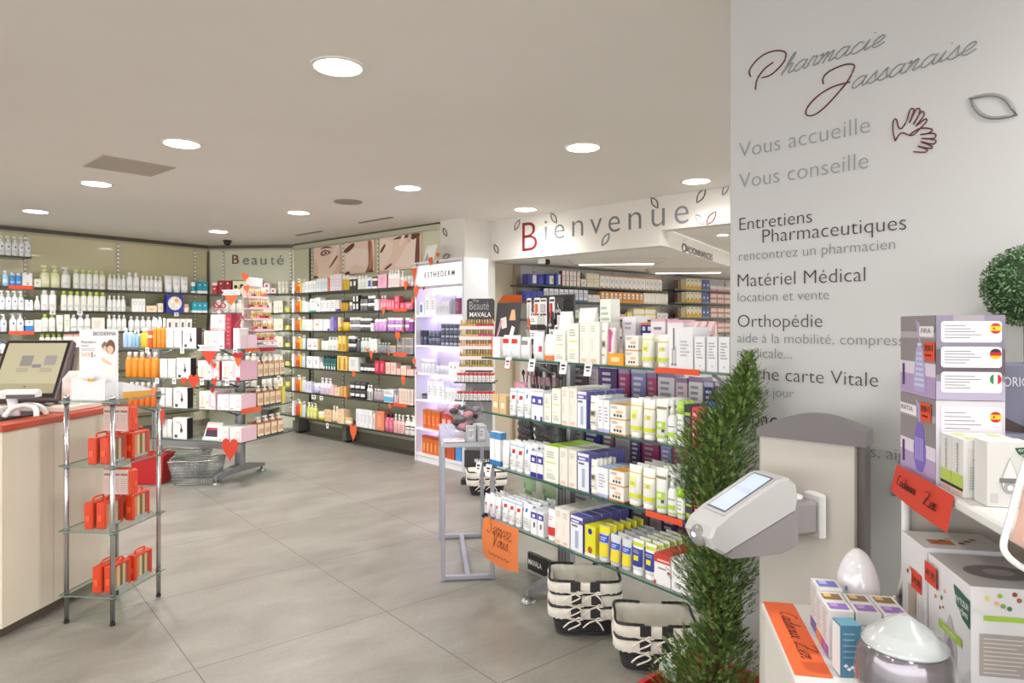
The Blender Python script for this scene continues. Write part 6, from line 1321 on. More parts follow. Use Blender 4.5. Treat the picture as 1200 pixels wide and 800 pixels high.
# ---------------------------------------------------------------- manicure corner on the top shelf
acc = tag(empty('accessory_rack', P_GON.pt(-.17, -.30, ZG[0]), P_GON.rz), 'black rack of manicure packs at the passage end of the top gondola shelf', 'accessory rack')
mb = MB(); mb.cbox(-.17, .17, -.06, .10, .001, .02, BLACK); mb.build('base', acc)
mb = MB(); mb.cbox(-.16, .16, .06, .075, .02, .34, M('#2c2a2c', .4)); mb.build('back_panel', acc)
for k in range(4):
    for i in range(5):
        mb = MB(); mb.tube([(-.13 + .065 * i, .06, .08 + .075 * k), (-.13 + .065 * i, -.01, .082 + .075 * k), (-.13 + .065 * i, -.014, .088 + .075 * k)], .0022, CHROME, 5); mb.build('hook', acc)
def blister(w, h, card, blob, bshape, d=.014):
    mb = MB(); o = [(-w/2, 0), (w/2, 0), (w/2, h*.9), (w*.4, h), (-w*.4, h), (-w/2, h*.9)]
    mb.prism(o, -.0008, .0008, P_(card)); mb.box(-w*.4, w*.4, -.0016, -.0008, h*.80, h*.9, P_('#3a3436'))
    p = MB()
    if bshape == 'stick': p.cbox(-w*.12, w*.12, -d, -.001, h*.08, h*.72, P_(blob, .25), .003)
    elif bshape == 'scissors':
        for s in (-1, 1): p.tube([(s*w*.04, -d/2, h*.66), (0, -d/2, h*.42), (-s*w*.16, -d/2, h*.22)], .002, CHROME, 5); p.tube(spline([(-s*w*.16 + w*.11*math.cos(a), -d/2, h*.15 + w*.13*math.sin(a)) for a in (2*math.pi*i/8 for i in range(8))], 2, True), .0022, P_(blob), 5, True)
    else: p.cbox(-w*.32, w*.32, -d, -.001, h*.10, h*.62, P_(blob, .25), .005)
    return mb.mesh('card'), [('tool' if bshape != 'block' else 'blister', p.mesh('tool'))], w, d
kinds = [('#f0eeec', '#c9302c', 'stick', 'white card with red nail file'), ('#efece8', '#e2662c', 'stick', 'white card with orange nail stick'), ('#3a373a', '#dcdcdc', 'scissors', 'black card with small scissors'), ('#ece8e6', '#b9b4b6', 'block', 'white card with grey tweezers case'), ('#f2efec', '#d8d4d2', 'stick', 'white card with pale nail file')]
cnt = {}
for k in range(4):
    for i in range(5):
        ki = (i * 2 + k * 3) % 5; c_, b_, sh, ds = kinds[ki]
        pr = _M.setdefault(('blister', ki), blister(.055, .085 if sh != 'stick' else .12, c_, b_, sh))
        p = P_GON.pt(-.17 - .13 + .065 * i, -.30 + .012 + .007 * ((i + k) % 2), ZG[0] + .085 + .075 * k - (.075 if sh != 'stick' else .105))
        place(pr, 'manicure_pack', p, P_GON.rz + rnd.uniform(-.2, .2), ds, ORD[k] + ' hook row of manicure rack', 'manicure pack', pxof(p.x, p.y))
# tall black card with a white ornament, and cartons tower
q = P_GON.pt(-.345, -.14, ZG[0]); bc = tag(empty('display_card', q, P_GON.rz + .5), 'tall black display card with white and pink shapes at the end of the top shelf', 'display card')
mb = MB(); mb.loft([[(-.07, 0, .001), (.07, 0, .001), (.07, .004, .001), (-.07, .004, .001)], [(-.075, .07, .30), (.075, .07, .30), (.075, .074, .30), (-.075, .074, .30)]], M('#2a2527', .4)); cd = mb.build('card', bc)
mb = MB(); f = lambda z: .07 * z / .30 - .0012
for pts, c in (([(.0, .02), (.03, .03), (.05, .16), (.03, .17)], '#e6e2de'), ([(-.03, .15), (.0, .16), (-.01, .22), (-.045, .21)], '#d9cfc8'), ([(-.06, .10), (-.05, .10), (-.03, .2), (-.045, .2)], '#c98a9a'), ([(.01, .2), (.05, .2), (.04, .26), (.02, .26)], '#d8a878'), ([(-.06, .03), (-.02, .05), (-.03, .07), (-.065, .05)], '#e0a8b4')):
    mb.add([(x, f(z), z) for x, z in pts], [(0, 1, 2, 3)], P_(c))
mb.build('print', cd)
mb = MB(); mb.loft([[(-.075, .0725, .302), (.075, .0725, .302), (.075, .075, .302), (-.075, .075, .302)], [(-.02, .03, .34), (.09, .03, .34), (.09, .033, .34), (-.02, .033, .34)]], P_('#e2662c', .7)); mb.build('orange_flag', bc)
G(0, 610, 618.5, 1, carton, 'black white banded tower box', BX, 'box', 17, body='#e6e4e2', feats=[('b', .0, .4, '#2f2d2f'), ('l', -.7, .7, .55, .85, 2, '#8a8688')], d=.05, back=.06, stack=3)
G(0, 573, 583, 1, carton, 'small white box with orange edge', BX, 'box', 24, body='#eeecea', feats=[('r', -1, -.7, 0, 1, '#e0602c')], d=.05)
G(0, 584, 604, 2, pack, 'white cotton pack with red tab', 'soft_pack', 'packet', 27, body='#f0efee', feats=[('r', -.4, .5, .65, .85, '#c9302c')], d=.04)
G(0, 605, 616, 1, pack, 'white cotton pack with grey tab', 'soft_pack', 'packet', 26, body='#efeeee', feats=[('r', -.4, .5, .65, .85, '#8a8688')], d=.04)
G(0, 619, 631, 1, pack, 'tall white pouch with red corner', 'soft_pack', 'packet', 33, body='#f0eeee', feats=[('r', .3, .8, .3, .5, '#c23a5a')], d=.04)
G(0, 632, 645, 1, pack, 'white pouch with orange foot', 'soft_pack', 'packet', 31, body='#efecea', feats=[('r', -.9, .9, .03, .2, '#e07a3a')], d=.04)
row(GS[0], 626, 642, 1, pack, 'big white pouch lying upright behind the orange footed one', 'soft_pack', 'packet', hp=58, body='#efedec', feats=[('r', -.2, .3, .3, .5, '#cfa3ac')], d=.06, back=.13)
row(GS[0], 646, 668, 1, pack, 'big white pouch behind the cream white boxes', 'soft_pack', 'packet', hp=64, body='#f0eeec', d=.07, back=.14); row(GS[0], 669, 682, 1, carton, 'green flecked white box behind the cream boxes', BX, 'box', hp=76, body='#e9eae2', feats=[('l', -.8, .8, .2, .9, 8, '#b4bfa4')], d=.06, back=.18)
# second shelf, passage end: brushes in a cup rack, tan boxes; third shelf: dark hair nets
br = tag(empty('brush_rack', P_GON.pt(-.13, -.22, ZG[1]), P_GON.rz), 'dark rack of make-up brushes on the second gondola shelf', 'brush rack')
mb = MB(); mb.cbox(-.14, .14, -.05, .05, .001, .10, M('#2c2a2e', .35)); mb.build('holder', br)
for i in range(12):
    x, y = -.12 + .022 * i, rnd.uniform(-.03, .03); lx = rnd.uniform(-.03, .03); mb = MB(); mb.tube([(x, y, .05), (x + lx, y, .19)], .004, (CHROME, M('#4a464a', .3), M('#b9b4b8', .3))[i % 3], 6); mb.ball((x + lx * 1.1, y, .205), .011, (M('#3a3236', .8), M('#c98a9a', .8), M('#d9d2cc', .8))[i % 3], 8, 6, 1, .7, 1.5); mb.build('brush', br)
G(1, 573, 590, 2, carton, 'tan kraft box', BX, 'box', 21, body='#d8b988', feats=[('r', -.5, .6, .3, .6, '#efe4d0')], d=.07)
G(1, 576, 592, 1, pack, 'pink and black hair accessory pack', 'soft_pack', 'packet', 36, body='#c98aa0', feats=[('r', -.7, .3, .2, .5, '#3a3236')], d=.05, back=.12)
for i, (t_, d_, s_) in enumerate(((-.27, .24, .13), (-.12, .25, .15), (.03, .20, .10))):
    key = MB(); n = 14
    for j in range(5): key.loft([[(s_*.5*math.cos(a)*(1 + .12*math.sin(3*a + j))*q, s_*.28*math.sin(a)*q, z) for a in (2*math.pi*m/n for m in range(n))] for q, z in ((.6, .0 + .04*j), (1, .04 + .04*j), (.7, .08 + .042*j))], noise_mat('hair_net%d%d' % (i, j), '#1e1c1d', '#6a6668', 120, .5), True, True, True)
    tag(key.build('hair_net_pack', None, P_GON.pt(t_, -d_, ZG[2] + .001), P_GON.rz), ('dark hair net pack at the passage end of the third gondola shelf', 'largest dark hair net pack on the third gondola shelf', 'dark hair net pack beside the mauve printed box')[i], 'hair net')
bg = MB(); bg.cbox(-.13, .15, 0, .02, 0, .10, M('#242224', .3)); bgo = bg.build('base_panel', None); bgo.name = 'black_sign'
bgo.location = P_GON.pt(-.21, -.30, .014); bgo.rotation_euler = (0, 0, P_GON.rz); tag(bgo, 'black sign with white lettering low behind the orange paper sign', 'sign')
for dz in (.0,): obj('lettering', text_mesh('MAVALA', M('#e9e7e4', .4), .12, .03, offset=.012), bgo, (-.12, -.001, .035))

# ---------------------------------------------------------------- wicker baskets
def wicker_basket():
    W, D, H = .335, .255, .125
    t = empty('shopping_basket', (0, 0, 0))
    wk = M('#29272a', .5); mb = MB()
    def per(f, z, n=72): return [(W*f/2*math.copysign(abs(math.cos(a))**(2/5), math.cos(a)), D*f/2*math.copysign(abs(math.sin(a))**(2/5), math.sin(a)), z) for a in (2*math.pi*i/n for i in range(n))]
    mb.loft([per(.74, .002), per(.76, .004), per(.93, H - .004), per(.91, H - .004), per(.73, .008)], wk, True, True)
    for k in range(11):
        z = .006 + (H - .016) * k / 10; f = .76 + .17 * z / H; P0 = per(f, z)
        mb.tube([(x * (1 + (.008 if (i + k) % 2 else -.004)), y * (1 + (.010 if (i + k) % 2 else -.005)), z) for i, (x, y, z) in enumerate(P0)], .0046, wk, 5, True)
    mb.build('wicker_body', t)
    lm = noise_mat('basket_cloth', '#d9d2c6', '#ece6da', 9, .8, bump=.3) if 'cloth' not in _M else _M['cloth']; _M['cloth'] = lm
    mb = MB(); wob = lambda P, a: [(x * (1 + a * math.sin(i * 1.7)), y * (1 + a * math.cos(i * 1.3)), z + a * .25 * math.sin(i * 2.1)) for i, (x, y, z) in enumerate(P)]
    mb.loft([per(.66, .014), wob(per(.715, .03), .004), wob(per(.845, H * .8), .004), wob(per(.89, H + .003), .003), wob(per(.955, H + .006), .004), wob(per(.995, H + .004), .004), wob(per(1.01, H - .010), .008), wob(per(1.0, H - .040), .012), wob(per(.985, H - .042), .012)], lm, True, False, True)
    mb.build('liner', t)
    for sx in (-1, 1):
        mb = MB(); x0, x1, y = sx * W * .14, sx * W * .475, D * .455
        pth = spline([(x0, -y - .004, H + .010), (x1 * .8, -y - .002, H + .012), (x1, -y * .8, H + .012), (x1, 0, H + .014), (x1, y * .8, H + .012), (x1 * .8, y, H + .012), (x0, y, H + .010)], 6)
        mb.tube(pth, [.0062 if i % 2 else .0052 for i in range(len(pth))], M('#201e20', .5), 6); mb.build('handle', t)
        mb = MB(); mb.cbox(sx * W * .13 - .022, sx * W * .13 + .022, -D * .525, -D * .478, H - .034, H + .012, wk, .006)
        mb.build('hinge', t)
        mb = MB(); c = (sx * W * .13, -D * .535, H - .040)
        mb.tube(spline([c, (c[0] + .02, c[1] - .012, c[2] - .012), (c[0] + sx * .035, c[1] - .010, c[2] - .04)], 4), .0036, lm, 5); mb.tube(spline([c, (c[0] - .03, c[1] - .014, c[2] - .006), (c[0] - .055, c[1] - .008, c[2] - .03)], 4), .0036, lm, 5)
        mb.tube(spline([c, (c[0] + .012, c[1] - .012, c[2] + .016), (c[0] + .03, c[1] - .01, c[2] + .006), c], 4), .0032, lm, 5); mb.build('ribbon', t)
    return t
def copy_tree(o, parent=None):
    c = o.copy(); COL.objects.link(c); c.parent = parent
    for ch in list(o.children):
        k = copy_tree(ch, c)
    return c
bk = wicker_basket(); first = True
for x, y, z, rz, lb in ((.335, 3.18, 0, -.05, 'bottom black wicker basket of the stack of three under the gondola'), (.338, 3.182, .058, -.04, 'middle black wicker basket of the stack of three under the gondola'), (.335, 3.178, .116, -.06, 'top cloth lined wicker basket of the stack of three under the gondola'),
        (.59, 2.86, 0, -.10, 'lower black wicker basket of the stack beside the conifer'), (.592, 2.862, .058, -.10, 'upper cloth lined wicker basket of the stack beside the conifer'),
        (-.215, 5.72, 0, .1, 'lower black wicker basket in the passage by the nail care stand'), (-.215, 5.72, .06, .14, 'upper cloth lined wicker basket in the passage by the nail care stand')):
    o = bk if first else copy_tree(bk); first = False
    o.location = (x, y, z); o.rotation_euler = (0, 0, rz); tag(o, lb, 'basket', 'black wicker shopping baskets')

# ---------------------------------------------------------------- steel frame table with a bag
tb = tag(empty('metal_table', (-.378, 3.738, 0), math.atan2(.033, .27)), 'narrow grey steel frame table at the passage end of the gondola', 'table')
TW, TD, TZ = .272, .742, .73; TM = M('#a9abb6', .35, .6); sh = -.017
for x in (0, TW):
    for y in (0, TD): mb = MB(); mb.cbox(x - .011 + sh*(y/TD)*0, x + .011, y - .011, y + .011, 0.001, TZ, TM, .002); mb.build('leg', tb)
for y in (0, TD): mb = MB(); mb.cbox(.011, TW - .011, y - .012, y + .012, .006, .030, TM, .002); mb.build('foot_bar', tb)
mb = MB(); mb.cbox(TW/2 - .013, TW/2 + .013, .012, TD - .012, .006, .030, TM, .002); mb.build('cross_bar', tb)
mb = MB(); mb.cbox(-.012, TW + .012, -.012, TD + .012, TZ, TZ + .024, M('#b4b6be', .3, .5), .003); mb.build('table_top', tb)
def tpt(x, y, z=TZ + .025): a = tb.rotation_euler[2]; return (-.378 + x * math.cos(a) - y * math.sin(a), 3.738 + x * math.sin(a) + y * math.cos(a), z)
b = tag(empty('plastic_bag', tpt(.13, .24), 0), 'clear plastic bag with dark goods on the steel frame table', 'plastic bag')
mb = MB(); n = 20
rg = lambda k, z, a: [(k*(1 + a*math.sin(5*q + z*40))*math.cos(q), k*.8*(1 + a*math.cos(4*q))*math.sin(q), z) for q in (2*math.pi*i/n for i in range(n))]
mb.loft([rg(.08, .001, 0), rg(.12, .06, .06), rg(.125, .13, .08), rg(.09, .20, .12), rg(.03, .245, .2), rg(.055, .29, .3)], CELLO, True, False, True); mb.build('film', b)
mb = MB()
for i in range(16): a = i * 2.4; r_ = .02 + .004 * i; mb.ball((r_*math.cos(a), r_*.8*math.sin(a), .045 + .0085*i), .036 - .001*i, (M('#3a3638', .4), M('#8a868a', .4), M('#c98a94', .5), M('#575356', .4))[i % 4], 8, 6, 1.2, .8, .8)
mb.build('contents', b)
for i, (x, y, rz, lb) in enumerate(((.155, .05, .2, 'grey printed box on the steel table, front one'), (.215, .06, .25, 'grey printed box on the steel table, beside the front one'), (.20, .12, .2, 'grey printed box on the steel table, rear one'))):
    pr = carton(.05, .085, '#b9b7bc', [('r', -.6, .6, .15, .85, '#d9d8dc'), ('l', -.5, .5, .3, .7, 3, '#8a888e')], d=.045); o = obj('product_box', pr[0], None, tpt(x, y), rz); tag(o, lb, 'box', 'grey boxes on the steel table')
for i, (x, lb) in enumerate(((.035, 'white sachet with red print at the table edge, nearer the cabinet'), (.09, 'white sachet with red print at the table edge, nearer the grey boxes'))):
    mb = MB(); mb.cbox(-.03, .03, -.035, .035, 0, .012, P_('#eeecec'), .004); mb.box(-.02, .02, -.02, .0, .0121, .0127, P_('#c42a34')); o = tag(mb.build('sachet', None, tpt(x, .04), .2), lb, 'sachet', 'white sachets on the steel table')

# ---------------------------------------------------------------- wire baskets by the hearts stand
def wire_basket(loc, rz, lb):
    W, D, H = .40, .28, .21; t = tag(empty('wire_basket', loc, rz), lb, 'basket', 'wire shopping baskets'); WM = M('#a9a8a8', .3, .8)
    mb = MB(); per = lambda f, z: [(-W*f/2, -D*f/2, z), (W*f/2, -D*f/2, z), (W*f/2, D*f/2, z), (-W*f/2, D*f/2, z)]
    for k in range(9): z = .008 + (H - .008) * k / 8; mb.tube(per(.80 + .20 * z / H, z), 0.0026 if k < 8 else .0055, WM, 5, True)
    for i in range(17):
        x = -.5 + i / 16
        for s in (-1, 1): mb.tube([(W*.8*x, s*D*.8/2, .008), (W*x, s*D/2, H)], .0024, WM, 4)
    for i in range(12):
        y = -.5 + i / 11
        for s in (-1, 1): mb.tube([(s*W*.8/2, D*.8*y, .008), (s*W/2, D*y, H)], .0024, WM, 4)
    mb.build('wire_cage', t)
    mb = MB(); mb.box(-W*.4, W*.4, -D*.4, D*.4, .002, .008, M('#8f8a88', .5)); mb.build('base_tray', t)
    for s in (-1, 1):
        mb = MB(); mb.tube(spline([(s*.02, -D/2, H), (s*W*.42, -D*.50, H + .012), (s*W*.50, -D*.3, H + .02), (s*W*.50, D*.3, H + .02), (s*W*.42, D*.5, H + .012), (s*.02, D/2, H)], 5), .004, WM, 6); mb.tube([(s*W*.50, -D*.18, H + .02), (s*W*.50, D*.18, H + .02)], .009, M('#8a8a8c', .4), 8); mb.build('handle', t)
    return t
wire_basket((-2.80, 6.08, 0), .1, 'empty wire shopping basket on the floor under the hearts stand, nearer the red heart'); wire_basket((-3.08, 6.42, 0), .0, 'empty wire shopping basket on the floor under the hearts stand, nearer the red basket')
rb = tag(empty('red_basket', (-3.20, 6.08, 0), .05), 'red plastic shopping basket on the floor behind the small glass stand', 'basket')
mb = MB(); rr = lambda f, z: [(-.14*f, -.11*f, z), (.14*f, -.11*f, z), (.14*f, .11*f, z), (-.14*f, .11*f, z)]
mb.loft([rr(.85, .002), rr(1, .24), rr(1.05, .24), rr(1.05, .26), rr(.95, .26), rr(.80, .012)], P_('#b81a1c', .4), True, True); mb.build('shell', rb)
mb = MB(); mb.tube(spline([(-.14, 0, .26), (-.13, -.05, .285), (.13, -.05, .285), (.14, 0, .26)], 5), .007, P_('#8a1214', .4), 6); mb.build('handle', rb)
# ---------------------------------------------------------------- till counter
P_CTR = Plane((-2.257, 3.019), (0.1, 0.995)); CL, CDP, CZ = 0.69, 0.80, 0.96
WOODM = noise_mat('pale_laminate', '#d9cdb9', '#e0d5c3', 3.0, .45, stretch=(1, 6, .4))
ctr = tag(empty('till_counter', P_CTR.pt(0, 0, 0), P_CTR.rz), 'cream till counter with a red orange top edge beside the small glass stand', 'counter')
mb = MB(); mb.cbox(0, CL, 0, CDP, .055, CZ - .032, WOODM, .003); mb.box(.30, .302, -.0008, 0, .06, CZ - .035, M('#b9ab96', .5)); mb.build('body', ctr)
mb = MB(); mb.box(.03, CL - .03, .05, CDP - .03, 0.001, .055, M('#6a5f52', .5)); mb.build('plinth', ctr)
mb = MB(); mb.cbox(-.012, CL + .004, -.012, CDP, CZ - .032, CZ, M('#b8482c', .35), .003); mb.build('worktop', ctr)
mb = MB(); mb.cbox(CL - .28, CL - .01, .03, .42, CZ + .0005, CZ + .030, M('#e2d8ca', .4), .004)
tag(mb.build('counter_block', None, P_CTR.pt(0, 0, 0), P_CTR.rz), 'flat cream block on the counter end beside the black mat', 'block')
mb = MB(); mb.cbox(-.3, CL - .30, .10, .60, CZ + .0005, CZ + .010, M('#2a2829', .6), .003)
tag(mb.build('counter_mat', None, P_CTR.pt(0, 0, 0), P_CTR.rz), 'black mat under the till screen on the counter', 'mat')
# till screen
MONM = M('#5b4a4c', .35)
mo = tag(empty('till_screen', (-2.52, 3.50, CZ + .011), math.radians(3)), 'tilted till screen in a dark frame on the counter', 'monitor')
def tilt(mb, ang, piv):
    ca, sa = math.cos(ang), math.sin(ang); out = []
    for x, y, z in mb.v: dz = z - piv[1]; dy = y - piv[0]; out.append((x, piv[0] + dy * ca + dz * sa, piv[1] - dy * sa + dz * ca))
    mb.v = out
W2, Hs = .172, .345; TA, PV = math.radians(27), (0, .045)
mb = MB(); mb.cbox(-W2, W2, 0, .045, .045, .045 + Hs, MONM, .006); mb.cbox(-W2*.8, W2*.98, .045, .075, .06, .02 + Hs*.9, M('#4a3c3e', .4), .006); tilt(mb, TA, PV); fr = mb.build('casing', mo)
mb = MB(); mb.box(-W2 + .010, W2 - .010, -.0012, 0, .058, .045 + Hs - .010, M('#1c1a1b', .3)); tilt(mb, TA, PV); mb.build('bezel', fr)
mb = MB(); mb.quad((-W2 + .022, -.0024, .082), (W2 - .022, -.0024, .082), (W2 - .022, -.0024, .045 + Hs - .022), (-W2 + .022, -.0024, .045 + Hs - .022), M('#a39c82', .15, emit=.28))
for a, b, c, d, col in ((-.06, -.0, .235, .295, '#7f7a78'), (.06, .12, .24, .295, '#8a8583'), (.005, .05, .225, .245, '#77757a'), (-.07, -.01, .20, .225, '#96917e'), (.05, .11, .20, .225, '#96917e'), (-.005, .005, .115, .122, '#4a463c')):
    mb.quad((a, -.0032, c), (b, -.0032, c), (b, -.0032, d), (a, -.0032, d), M(col, .2, emit=.22))
mb.quad((-W2 + .022, -.0030, .082), (W2 - .022, -.0030, .082), (W2 - .022, -.0030, .135), (-W2 + .022, -.0030, .135), M('#938c70', .15, emit=.26))
tilt(mb, TA, PV); mb.build('screen', fr)
mb = MB(); mb.cbox(-.11, .11, .0, .16, 0, .018, M('#3c3436', .4), .005); mb.loft([[(-.06, .06, .018), (.06, .06, .018), (.06, .12, .018), (-.06, .12, .018)], [(-.06, .07, .16), (.06, .07, .16), (.06, .11, .16), (-.06, .11, .16)]], M('#4a3e40', .4)); mb.build('stand', mo)
mb = MB(); mb.loft([[(W2*.6, .10, .02), (W2*1.12, .10, .02), (W2*1.12, .18, .02), (W2*.6, .18, .02)], [(W2*.9, .19, .31), (W2*1.12, .19, .31), (W2*1.12, .22, .31), (W2*.9, .22, .31)]], M('#a39a8c', .4)); mb.build('rear_housing', mo)
for i in range(3):
    mb = MB(); mb.tube(spline([(-.02 + .05*i, -.02, .02), (.08 + .03*i, -.05 - .01*i, .035), (.17 + .02*i, -.03, .012), (.24, .06 + .02*i, .008)], 5), .0035, M(('#2a2829', '#8f8b8a', '#3a3637')[i], .5), 6)
    tag(mb.build('cable', None, (-2.52, 3.50, CZ + .012)), ('black cable in front of the till screen', 'grey cable looped beside the till screen', 'dark cable at the corner of the counter mat')[i], 'cable')
# scanner
sc_ = tag(empty('barcode_scanner', (-2.335, 3.25, CZ + .0008), math.radians(12)), 'white hand scanner lying in its stand on the red counter edge', 'scanner')
SW = M('#eceae8', .3)
mb = MB()
mb.loft([sring(.05, .03, 0, 2.5, 14, (0, 0))] + [[(x * k + dx, y * k + dy, z) for x, y, z in sring(.05, .032, zz_, 2.6, 14)] for k, dx, dy, zz_ in ((.95, -.0, 0, .03), (.85, -.008, 0, .07), (.9, -.012, 0, .095))], SW, True, True, True)
mb.v = [(x - .03, y, z + .002) for x, y, z in mb.v]; mb.build('handle', sc_)
mb = MB(); mb.loft([[(x, y * k, .112 + z * k) for y, z in ((-.032, -.018), (.032, -.018), (.036, .008), (.02, .022), (-.02, .022), (-.036, .008))] for x, k in ((-.09, .75), (-.07, 1), (.06, .95), (.075, .8))], SW, True, True); hd_ = mb.build('head', sc_)
mb = MB(); mb.box(-.05, .07, -.036, -.0335, .094, .112, M('#4a4848', .3)); mb.build('window', hd_)
mb = MB(); mb.tube(spline([(.085, -.05, .008), (.07, -.03, .045), (.02, -.015, .06), (-.03, -.03, .045), (-.05, -.055, .008)], 5), [.012] * 21, SW, 8); mb.tube(spline([(.085, .05, .008), (.07, .03, .045), (.02, .015, .06), (-.03, .03, .045), (-.05, .055, .008)], 5), [.012] * 21, SW, 8); mb.build('cradle', sc_)
kb = tag(empty('card_terminal', (-2.56, 3.27, CZ + .0008), math.radians(-12)), 'white card terminal cut by the picture edge on the counter', 'card terminal')
mb = MB(); mb.loft([[(-.10, -.05, 0), (.10, -.05, 0), (.10, .05, 0), (-.10, .05, 0)], [(-.095, -.045, .035), (.095, -.045, .03), (.095, .045, .045), (-.095, .045, .05)]], SW); mb.build('casing', kb)
mb = MB()
for i in range(3):
    for j in range(4): mb.cbox(-.06 + .035*i, -.036 + .035*i, -.035 + .02*j, -.021 + .02*j, .034 + .004*j, .050, M('#55504f', .4), .002)
mb.build('keypad', kb)
# white paper holder and pink bag behind
mb = MB(); mb.loft([[(-.05, -.03, 0), (.05, -.03, 0), (.05, .03, 0), (-.05, .03, 0)], [(-.045, -.025, .13), (.045, -.025, .13), (.045, .025, .13), (-.045, .025, .13)], [(-.02, -.01, .17), (.02, -.01, .17), (.02, .01, .17), (-.02, .01, .17)]], noise_mat('pink_paper', '#e9c9c0', '#f2ebe6', 22, .7))
tag(mb.build('paper_bag', None, P_CTR.pt(CL - .13, -.10, CZ + .0308), 0), 'pale pink paper bag on the cream block behind the white display panel', 'paper bag')

# ---------------------------------------------------------------- small glass stand
A_, B_ = Vector((.232, -.026)), Vector((.049, .339))
P_GS = Plane((-2.096, 3.212), A_); gs_w, gs_d = A_.length, B_.length
gs = tag(empty('glass_stand', P_GS.pt(0, 0, 0), P_GS.rz), 'small four shelf glass stand with chrome posts beside the till counter', 'display stand')
ZS = [1.046, .743, .438, .138]
for z in ZS:
    mb = MB(); e = .022; mb.box(-e, gs_w + e, -e, gs_d + e, z - .006, z, GLASS, front=M('#6f8a80', .15), side=M('#6f8a80', .15)); mb.build('glass_shelf', gs)
for x in (0, gs_w):
    for y in (0, gs_d):
        mb = MB(); mb.lathe([(.011, .006), (.011, 1.056)], CHROME, 14, (x, y)); mb.lathe([(.012, .001), (.012, .012)], BLACK, 14, (x, y)); mb.lathe([(.013, 1.052), (.013, 1.066), (.009, 1.072)], CHROME, 14, (x, y))
        for z in ZS: mb.lathe([(.014, z - .016), (.014, z - .0065)], M('#8c8c8e', .3, .8), 14, (x, y)); mb.lathe([(.014, z + .0005), (.014, z + .006)], M('#8c8c8e', .3, .8), 14, (x, y))
        mb.build('post', gs)
def gpt(x, y, z): q = P_GS.pt(x, -y, z); return q
CLEAR = glass_mat('clear_plastic', '#fbf4f0', .08)
def kit(loc, rz, lb, flip=0):
    """see-through travel kit: red framed ends, strips of colour inside, red handle on top"""
    w, L, h = .046, .135, .125
    t = tag(empty('kit_case', loc, rz), lb, 'kit case', 'red framed kit cases on the small glass stand')
    RM = M('#d8431f', .35)
    mb = MB()
    for y in (0, L - .018): mb.cbox(-w/2, w/2, y, y + .018, 0.0, h, RM, .005)
    mb.box(-w/2 + .002, w/2 - .002, .018, L - .018, h - .010, h - .002, RM); mb.build('red_frame', t)
    mb = MB(); n = 5; cs = ('#c9956a', '#e3cf9a', '#6a6a58', '#d9c48a', '#a8444a')
    for i in range(n):
        y0 = .0185 + (L - .037) * i / n; mb.box(-w/2 + .004, w/2 - .004, y0, y0 + (L - .037) / n - .0008, .014, h - .012, P_(cs[i]))
    mb.box(-w/2 + .003, w/2 - .003, .0185, L - .0185, .002, .013, P_('#a9c4d4')); mb.build('booklets', t)
    mb = MB(); mb.box(-w/2, w/2, .0182, L - .0182, .0005, h - .0108, CLEAR); mb.build('clear_shell', t)
    mb = MB(); mb.tube(spline([(0, L*.25, h), (0, L*.28, h + .016), (0, L*.72, h + .016), (0, L*.75, h)], 4), .0045, RM, 6); mb.build('handle', t)
    mb = MB(); mb.cbox(-.010, .010, -.004, 0, h*.30, h*.52, M('#e8603a', .3), .002); mb.build('clasp', t)
    for k in range(4): pass
    return t
def flatkit(loc, rz, lb):
    """the same case laid across, its printed broad side facing out"""
    w, L, h = .15, .046, .120
    t = tag(empty('kit_case', loc, rz), lb, 'kit case', 'red framed kit cases on the small glass stand'); RM = M('#d8431f', .35)
    mb = MB(); mb.cbox(-w/2, w/2 - .022, 0, L, 0, h, P_('#d9c3ba'), .003); deco_box(mb, w - .044, L, h, []); 
    for i in range(3):
        x0 = -w/2 + .006 + .042 * i; mb.quad((x0, -.0006, h*.76), (x0 + .036, -.0006, h*.76), (x0 + .036, -.0006, h*.84), (x0, -.0006, h*.84), P_('#a8604e'))
        for j in range(7): mb.quad((x0, -.0006, h*(.1 + .085*j)), (x0 + .036, -.0006, h*(.1 + .085*j)), (x0 + .036, -.0006, h*(.14 + .085*j)), (x0, -.0006, h*(.14 + .085*j)), P_('#c4a79c'))
    mb.build('printed_side', t)
    mb = MB(); mb.cbox(w/2 - .022, w/2, -.001, L + .001, 0, h, RM, .006); mb.cbox(-w/2, w/2 - .022, .002, L - .002, h, h + .004, RM, .001); mb.build('red_frame', t)
    mb = MB(); mb.cbox(w/2, w/2 + .004, L*.3, L*.7, h*.3, h*.5, M('#e8603a', .3), .002); mb.build('clasp', t)
    return t
rzB = math.atan2(B_.y, B_.x) - math.pi / 2
SHN = ('second', 'third', 'lowest')
for k, z in enumerate(ZS[1:]):
    xs = ((.118, .170) if k == 0 else (.10, .152)) if k < 2 else (.142, .192)
    nm = SHN[k] + ' shelf of the small glass stand'
    for i, x in enumerate(xs): kit(gpt(x, .012 + .012 * i, z + .0008), P_GS.rz, 'upright red kit case, ' + ('nearer the counter' if i == 0 else 'nearer the chrome corner post') + ', ' + nm)
    if k < 2:
        for i, x in enumerate((.125, .190)): kit(gpt(x, .172, z + .0008), P_GS.rz, 'rear upright red kit case, ' + ('counter side' if i == 0 else 'passage side') + ', ' + nm)
        flatkit(gpt(.185, .10, z + .146), P_GS.rz, 'red kit case laid across the others, ' + nm)
    else:
        kit(gpt(.200, .175, z + .0008), P_GS.rz, 'rear upright red kit case with grey print, ' + nm)
